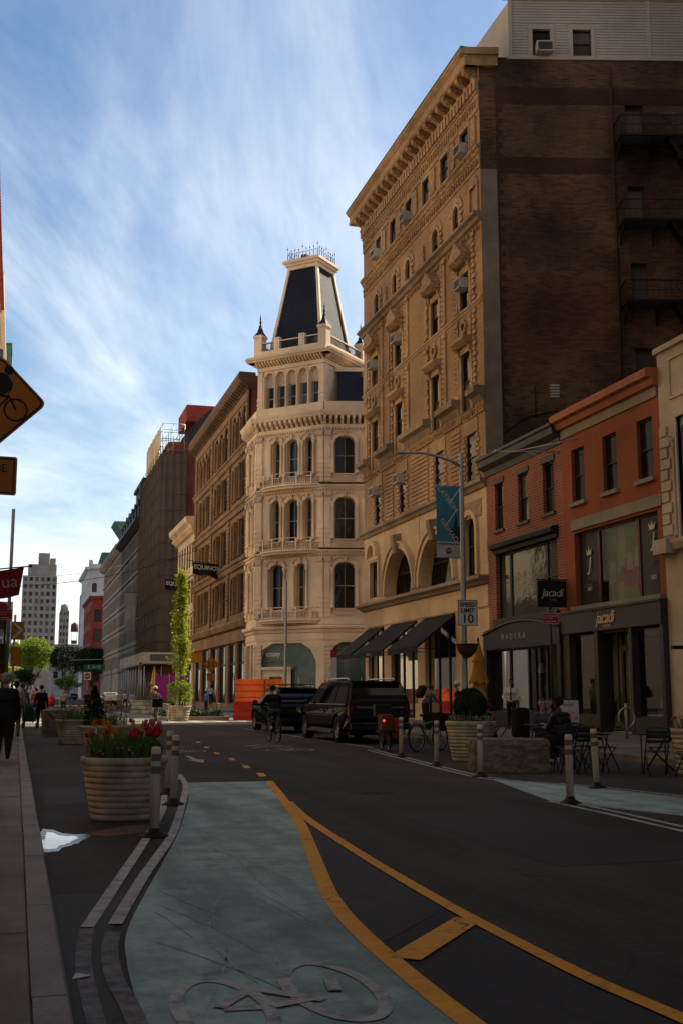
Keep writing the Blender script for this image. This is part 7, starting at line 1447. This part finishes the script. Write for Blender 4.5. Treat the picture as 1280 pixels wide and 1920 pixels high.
def warm(k=.2): return {-1: (V3(-.25, -.1 - k * .2, -.27), V3(-.26, -.05 - k * .5, -.52)), 1: (V3(.25, .02, -.28), V3(.26, .12 + k * .4, -.5))}
def seat_legs(dy=.42): return {-1: (V3(-.12, dy, .50), V3(-.12, dy + .02, .09)), 1: (V3(.12, dy, .50), V3(.13, dy - .05, .09))}
ride = {-1: (V3(-.12, .30, .78), V3(-.11, .02, .45)), 1: (V3(.12, .22, .60), V3(.11, .10, .19))}; rarm = {-1: (V3(-.28, .2, -.2), V3(-.26, .42, -.33)), 1: (V3(.28, .2, -.2), V3(.26, .42, -.33))}
person('person in long dark coat and grey cap walking away at left edge', T(-.2, 24.6, .13), 'walk', (SKIN[1], BLK, BLK, BLK, HG), .98, True, (HG, 'cap'), warm(), walk(.2), bulk=1.5)
person('person in beige vest and pale shirt pulling a teal cart', T(.02, 37, .13), 'walk', (SKIN[1], BGE, cl('rust_trousers', .16, .07, .04), BLK, HB), .97, arms=warm(), legs=walk(.22), vox=.014)
person('man in black suit walking away beside the granite block', T(1.08, 52, .0), 'walk', (SKIN[0], BLK, BLK, BLK, HB), 1.04, arms=warm(.1), legs=walk(.14), vox=.014, bulk=1.12)
person('person in dark red jacket walking ahead of the man in black', T(1.0, 60, 0), 'walk', (SKIN[1], RED, BLK, BLK, HB), 1.0, arms=warm(), legs=walk(), vox=.016)
person('person in plaid-grey shirt beside the left sign pole', T(.25, 46, .13), 'walk', (SKIN[0], GRY, NVY, BLK, HBR), .98, arms=warm(), legs=walk(), vox=.016)
person('cyclist in black hooded jacket riding away beside the parked SUVs', T(7.75, 35.3, .02) @ RZ(R(2)), 'ride', (SKIN[0], BLK, cl('olive', .10, .095, .07), WHT, HB), .98, arms=rarm, legs=ride, lean=.5, bulk=1.12)
person('far cyclist with white helmet and dark jacket riding away', T(6.75, 58.65, .02) @ RZ(R(-4)), 'ride', (SKIN[1], GRY, BGE, BRN, HB), 1.0, hat=(WHT, 'helmet'), arms=rarm, legs=ride, lean=.38, vox=.015)
tag(link('delivery_box', bake(MB().box(-.25, .25, -.22, .22, 0, .42), BLK, [('BEVEL', dict(width=.05, segments=3))]), None, T(6.78, 57.95, .82)), 'black delivery box on the rear rack of the far bicycle', 'box')
person('walker in beige top far away before the round planter', T(8.2, 96, 0) @ RZ(R(180)), 'walk', (SKIN[0], BGE, GRY, WHT, HBR), .98, arms=warm(), legs=walk(), sleeves=False, vox=.02); person('walker in dark shorts and pale top far away', T(8.6, 90, 0) @ RZ(R(160)), 'walk', (SKIN[0], cl('pinkish', .4, .3, .28), BLK, WHT, HBR), .96, arms=warm(), legs=walk(.34), shorts=True, sleeves=False, long=True, vox=.02)
person('man in blue shirt and white cap right of the potted tree', T(14.0, 88, .0) @ RZ(R(120)), 'stand', (SKIN[1], BLU, NVY, BLK, HG), 1, hat=(WHT, 'cap'), vox=.018); person('person in white shirt seated far away before the brown shops', T(17.6, 108, .45), 'stand', (SKIN[0], WHT, BLK, BLK, HB), 1, vox=.02); person('person in dark clothes far away left of the blue shirt', T(13.4, 96, 0), 'walk', (SKIN[1], NVY, BLK, BLK, HB), 1, arms=warm(), legs=walk(), vox=.02)
wa = {-1: (V3(-.3, .04, -.26), V3(-.14, .24, -.36)), 1: (V3(.3, -.02, -.26), V3(.16, .22, -.38))}
o = person('waiter in white shirt and black tie before the arched shop', T(18.3, 41.2, .15) @ RZ(R(150)), 'stand', (SKIN[1], WHT, BLK, BLK, HB), 1.05, arms=wa, headturn=R(-10)); part('tie', MB().prism([(-.03, 1.02), (0, .98), (.03, 1.02), (.02, 1.36), (.028, 1.4), (-.028, 1.4), (-.02, 1.36)], 'y', .125, .135), BLK, o, ROOTW[o.name] @ Matrix.Scale(1.05, 4) @ T(0, .005, .04))
person('person with dark backpack bending over behind the boxwood', T(15.3, 42.6, .15) @ RZ(R(-70)), 'stand', (SKIN[1], cl('plaid', .12, .13, .16), NVY, BLK, HB), .98, lean=.5, arms={-1: (V3(-.22, .15, -.24), V3(-.15, .35, -.3)), 1: (V3(.22, .15, -.24), V3(.15, .35, -.3))})
tag(link('backpack', bake(MB().box(-.17, .17, -.12, .12, -.25, .25), BLK, [('BEVEL', dict(width=.07, segments=3))]), None, T(15.3, 42.6, .15) @ RZ(R(-70)) @ T(0, -.02, 1.32) @ Matrix.Rotation(-.5, 4, 'X') @ T(0, -.2, 0)), 'black backpack worn by the bending person', 'backpack')
person('man in dark clothes and white cap beside the lamp pole', T(15.35, 39.3, .15) @ RZ(R(60)), 'stand', (SKIN[1], BLK, BLK, BLK, HG), .98, hat=(WHT, 'cap'))
ta = {-1: (V3(-.27, .1, -.24), V3(-.12, .34, -.24)), 1: (V3(.27, .1, -.24), V3(.1, .34, -.2))}
person('seated man in grey-blue jacket and glasses facing the camera', T(12.15, 25.6, 0) @ RZ(R(165)), 'sit', (SKIN[0], cl('slate', .07, .085, .10), NVY, BLK, HBR), 1.0, arms=ta, legs=seat_legs(), lean=.15)
person('seated person in shiny black jacket and cap with back to camera', T(11.35, 22.8, 0) @ RZ(R(20)), 'sit', (SKIN[2], pbr('black_nylon', (.012, .012, .014), rough=.35, bump=.6, bscale=14), BLK, WHT, HB), 1.04, arms=ta, legs=seat_legs(), lean=.22, bulk=1.3, hat=(BLK, 'cap'))
person('small seated person in rust clothes behind the stone block', T(13.9, 33.2, .12) @ RZ(R(-60)), 'sit', (SKIN[2], RED, cl('khaki', .22, .18, .12), BLK, HB), .8, arms=ta, legs=seat_legs(), lean=.2)
# teal cart, bag
t = thing('shopping_cart', 'teal hand cart beside the man in black', 'cart', (.62, 52.5, 0)); part('bin', MB().prism([(-.28, .3), (.28, .3), (.34, 1.05), (-.34, 1.05)], 'y', -.3, .3), pbr('teal_plastic', (.02, .16, .19), rough=.6), t); part('wheels', MB().cyl((-.32, -.2, .12), (-.26, -.2, .12), .12, n=12).cyl((.26, -.2, .12), (.32, -.2, .12), .12, n=12), M_black, t); part('handle', MB().tube([(-.25, .3, 1.0), (-.25, .5, 1.15), (.25, .5, 1.15), (.25, .3, 1.0)], .018, 6), M_metal, t)
tag(link('carrier_bag', bake(MB().prism([(-.2, 0), (.2, 0), (.16, .4), (.05, .5), (-.05, .5), (-.16, .4)], 'y', -.12, .12), GRN, [('BEVEL', dict(width=.06, segments=3))]), None, T(.42, 38.0, .62)), 'dark green carrier bag held beside the beige vest', 'bag')
t = thing('litter_bin', 'red street bin far away at the left corner', 'bin', (4.0, 140, 0)); part('bin_body', MB().lathe([(0, 0), (.4, 0), (.45, .9), (.38, 1.0), (0, 1.1)], 12), M_jer, t); part('lid', MB().lathe([(.48, .9), (.44, 1.05), (.15, 1.3), (0, 1.32)], 12), M_rs, t)
# ================================================================== cafe furniture
M_cf = pbr('dark_green_iron', (.018, .018, .016), (.013, .013, .012), scale=6, rough=.5)
def chair_mesh():
    P = {}
    P['seat'] = (lambda m: [m.box(-.2, .2, -.2 + i * .07, -.145 + i * .07, .44, .455) for i in range(6)] and m)(MB())
    P['backrest'] = (lambda m: [m.box(-.2, .2, -.225 - i * .012, -.21 - i * .012, .6 + i * .085, .655 + i * .085) for i in range(3)] and m)(MB())
    P['leg'] = MB().cyl((0, .26, 0), (0, -.26, .86), .012, n=6); P['brace'] = MB().cyl((0, -.26, 0), (0, .2, .45), .012, n=6); P['rail'] = MB().tube([(-.21, -.23, .62), (-.21, -.255, .86), (0, -.26, .88), (.21, -.255, .86), (.21, -.23, .62)], .012, 6)
    return P
CP = {k: v.mesh(k, M_cf) for k, v in chair_mesh().items()}
def chair(label, x, y, a, z=0):
    X = T(x, y, z) @ RZ(R(a)); t = tag(link('bistro_chair', None, None, X), label, 'chair', 'dark bistro chairs')
    for k in ('seat', 'backrest', 'rail'): link(k, CP[k], t, X)
    for s in (-.2, .2): link('leg', CP['leg'], t, X @ T(s, 0, 0)); link('leg', CP['brace'], t, X @ T(s * .9, 0, 0))
TP = dict(top=MB().lathe([(0, .715), (.34, .715), (.35, .722), (.35, .735), (.34, .74), (0, .74)], 28).mesh('table_top', M_cf), leg=MB().cyl((-.28, 0, 0), (.26, 0, .715), .013, n=6).mesh('leg', M_cf))
def table(label, x, y, a, z=0, s=1):
    X = T(x, y, z) @ RZ(R(a)); t = tag(link('bistro_table', None, None, X), label, 'table', 'dark bistro tables'); link('table_top', TP['top'], t, X @ Matrix.Diagonal((s, s, 1, 1)))
    for q in range(4): link('leg', TP['leg'], t, X @ RZ(R(180 * (q % 2))) @ T(0, -.22 if q < 2 else .22, 0))
table('round table between the two seated cafe guests', 11.75, 24.4, 20, 0, 1.1); table('dark round table behind the long stone block', 10.9, 25.6, 0, 0, 1.2); table('round table of the small seated person in rust clothes', 13.4, 34.0, 10, .12)
table('empty round table behind the near cream post', 10.75, 20.4, 75); table('empty round table beside the right-hand planter', 11.75, 19.9, 60)
chair('bistro chair under the seated man in grey-blue jacket', 12.15, 25.65, 165); chair('bistro chair under the person in black jacket', 11.35, 22.8, 20); chair('bistro chair under the small seated person', 13.9, 33.2, -60, .12)
chair('empty bistro chair left of the near post, facing the shops', 10.25, 20.1, 15); chair('empty bistro chair between the two empty tables', 11.2, 20.9, -70); chair('empty bistro chair beyond the empty table', 11.0, 21.5, 170); chair('empty bistro chair beside the right-hand planter, seen from behind', 11.4, 19.2, -20); chair('empty bistro chair at the dark table behind the stone block', 10.4, 25.9, -80)
bx_ = tag(link('covered_stand', bake(MB().box(-.24, .24, -.24, .24, 0, .92), cl('black_cover', .012, .011, .011), [('BEVEL', dict(width=.12, segments=4))]), None, T(14.9, 32.9, .15)), 'black covered stand between waiter and seated man', 'stand')
t = thing('sandwich_board', 'white folding shop board with pink lettering on the pavement', 'sign', (17.0, 33.9, .15)); X = T(17.05, 33.9, .15) @ RZ(R(-18)) @ Matrix.Rotation(R(-9), 4, 'X')
part('board', MB().box(-.33, .33, 0, .02, .05, 1.15), pbr('white_board', (.6, .57, .6), rough=.5), t, X); part('frame', MB().box(-.36, -.33, -.01, .03, 0, 1.18).box(.33, .36, -.01, .03, 0, 1.18).box(-.33, .33, -.01, .03, 1.15, 1.18), M_black, t, X); part('rear_leg', MB().box(-.34, .34, 0, .03, 0, 1.15), M_black, t, T(17.05, 33.9, .15) @ RZ(R(-18)) @ T(0, .5, 0) @ Matrix.Rotation(R(12), 4, 'X'))
M_pkl = pbr('pink_lettering', (.55, .05, .2)); text('lettering', 'jacadi', .15, X @ T(0, -.004, 1.0), M_black, t, .001, shear=.3); text('lettering', 'ALWAYS...', .13, X @ T(0, -.004, .72), M_pkl, t, .001); text('lettering', 'TOUJOUR', .13, X @ T(0, -.004, .57), M_pkl, t, .001, bold=.003)
# bicycle rack ring on the pavement
t = thing('bicycle_rack', 'pale ring and post bicycle rack before the shop door', 'bicycle rack', (17.9, 31.8, .15)); part('post', MB().cyl((0, 0, 0), (0, 0, 1.05), .045), M_metal, t); part('ring', MB().tube([(.3 * math.cos(i * .3) * .9, -.02, .62 + .3 * math.sin(i * .3)) for i in range(21)], .03, 8, closed=True), M_metal, t)
# more cafe guests in the shade
person('seated person in black sweater behind the dark cafe table', T(11.0, 26.6, 0) @ RZ(R(190)), 'sit', (SKIN[1], BLK, NVY, BLK, HB), 1.0, arms=ta, legs=seat_legs(), lean=.2, vox=.014); chair('bistro chair under the person in black sweater', 11.0, 26.65, 190)
person('seated person in brown jacket at the far empty-looking cafe table', T(13.2, 27.2, 0) @ RZ(R(120)), 'sit', (SKIN[0], BRN, BLK, BLK, HBR), 1.0, arms=ta, legs=seat_legs(), lean=.2, vox=.014, long=True); chair('bistro chair under the person in brown jacket', 13.2, 27.2, 120); table('round table before the person in brown jacket', 12.6, 26.8, 30)
chair('empty bistro chair farthest right beside the planter', 12.3, 20.6, 60); chair('empty bistro chair half hidden behind the near cream post', 10.55, 21.2, -20); chair('empty bistro chair nearest the right edge, turned to the shops', 11.9, 18.8, 10)
# strollers in the distance
for k, (x, y, rz, top, leg, l) in enumerate(((6.2, 108, 180, NVY, BLK, 'distant walker in navy behind the far cyclist'), (10.6, 118, 20, WHT, NVY, 'distant walker in white top left of the magenta booth'), (15.6, 122, 200, BRN, BLK, 'distant walker in brown before the brown shop windows'), (16.8, 128, 10, RED, NVY, 'distant walker in rust red before the brown shop windows'), (4.9, 125, 0, BLK, GRY, 'distant walker in black near the middle of the street'), (12.4, 94, 100, GRY, BLK, 'distant person in grey left of the blue shirt'), (3.2, 82, 170, BGE, NVY, 'distant walker in beige crossing at the left'))):
    person(l, T(x, y, .0) @ RZ(R(rz)), 'walk', (SKIN[k % 3], top, leg, BLK, HB), .96 + .02 * (k % 4), arms=warm(), legs=walk(), vox=.024)
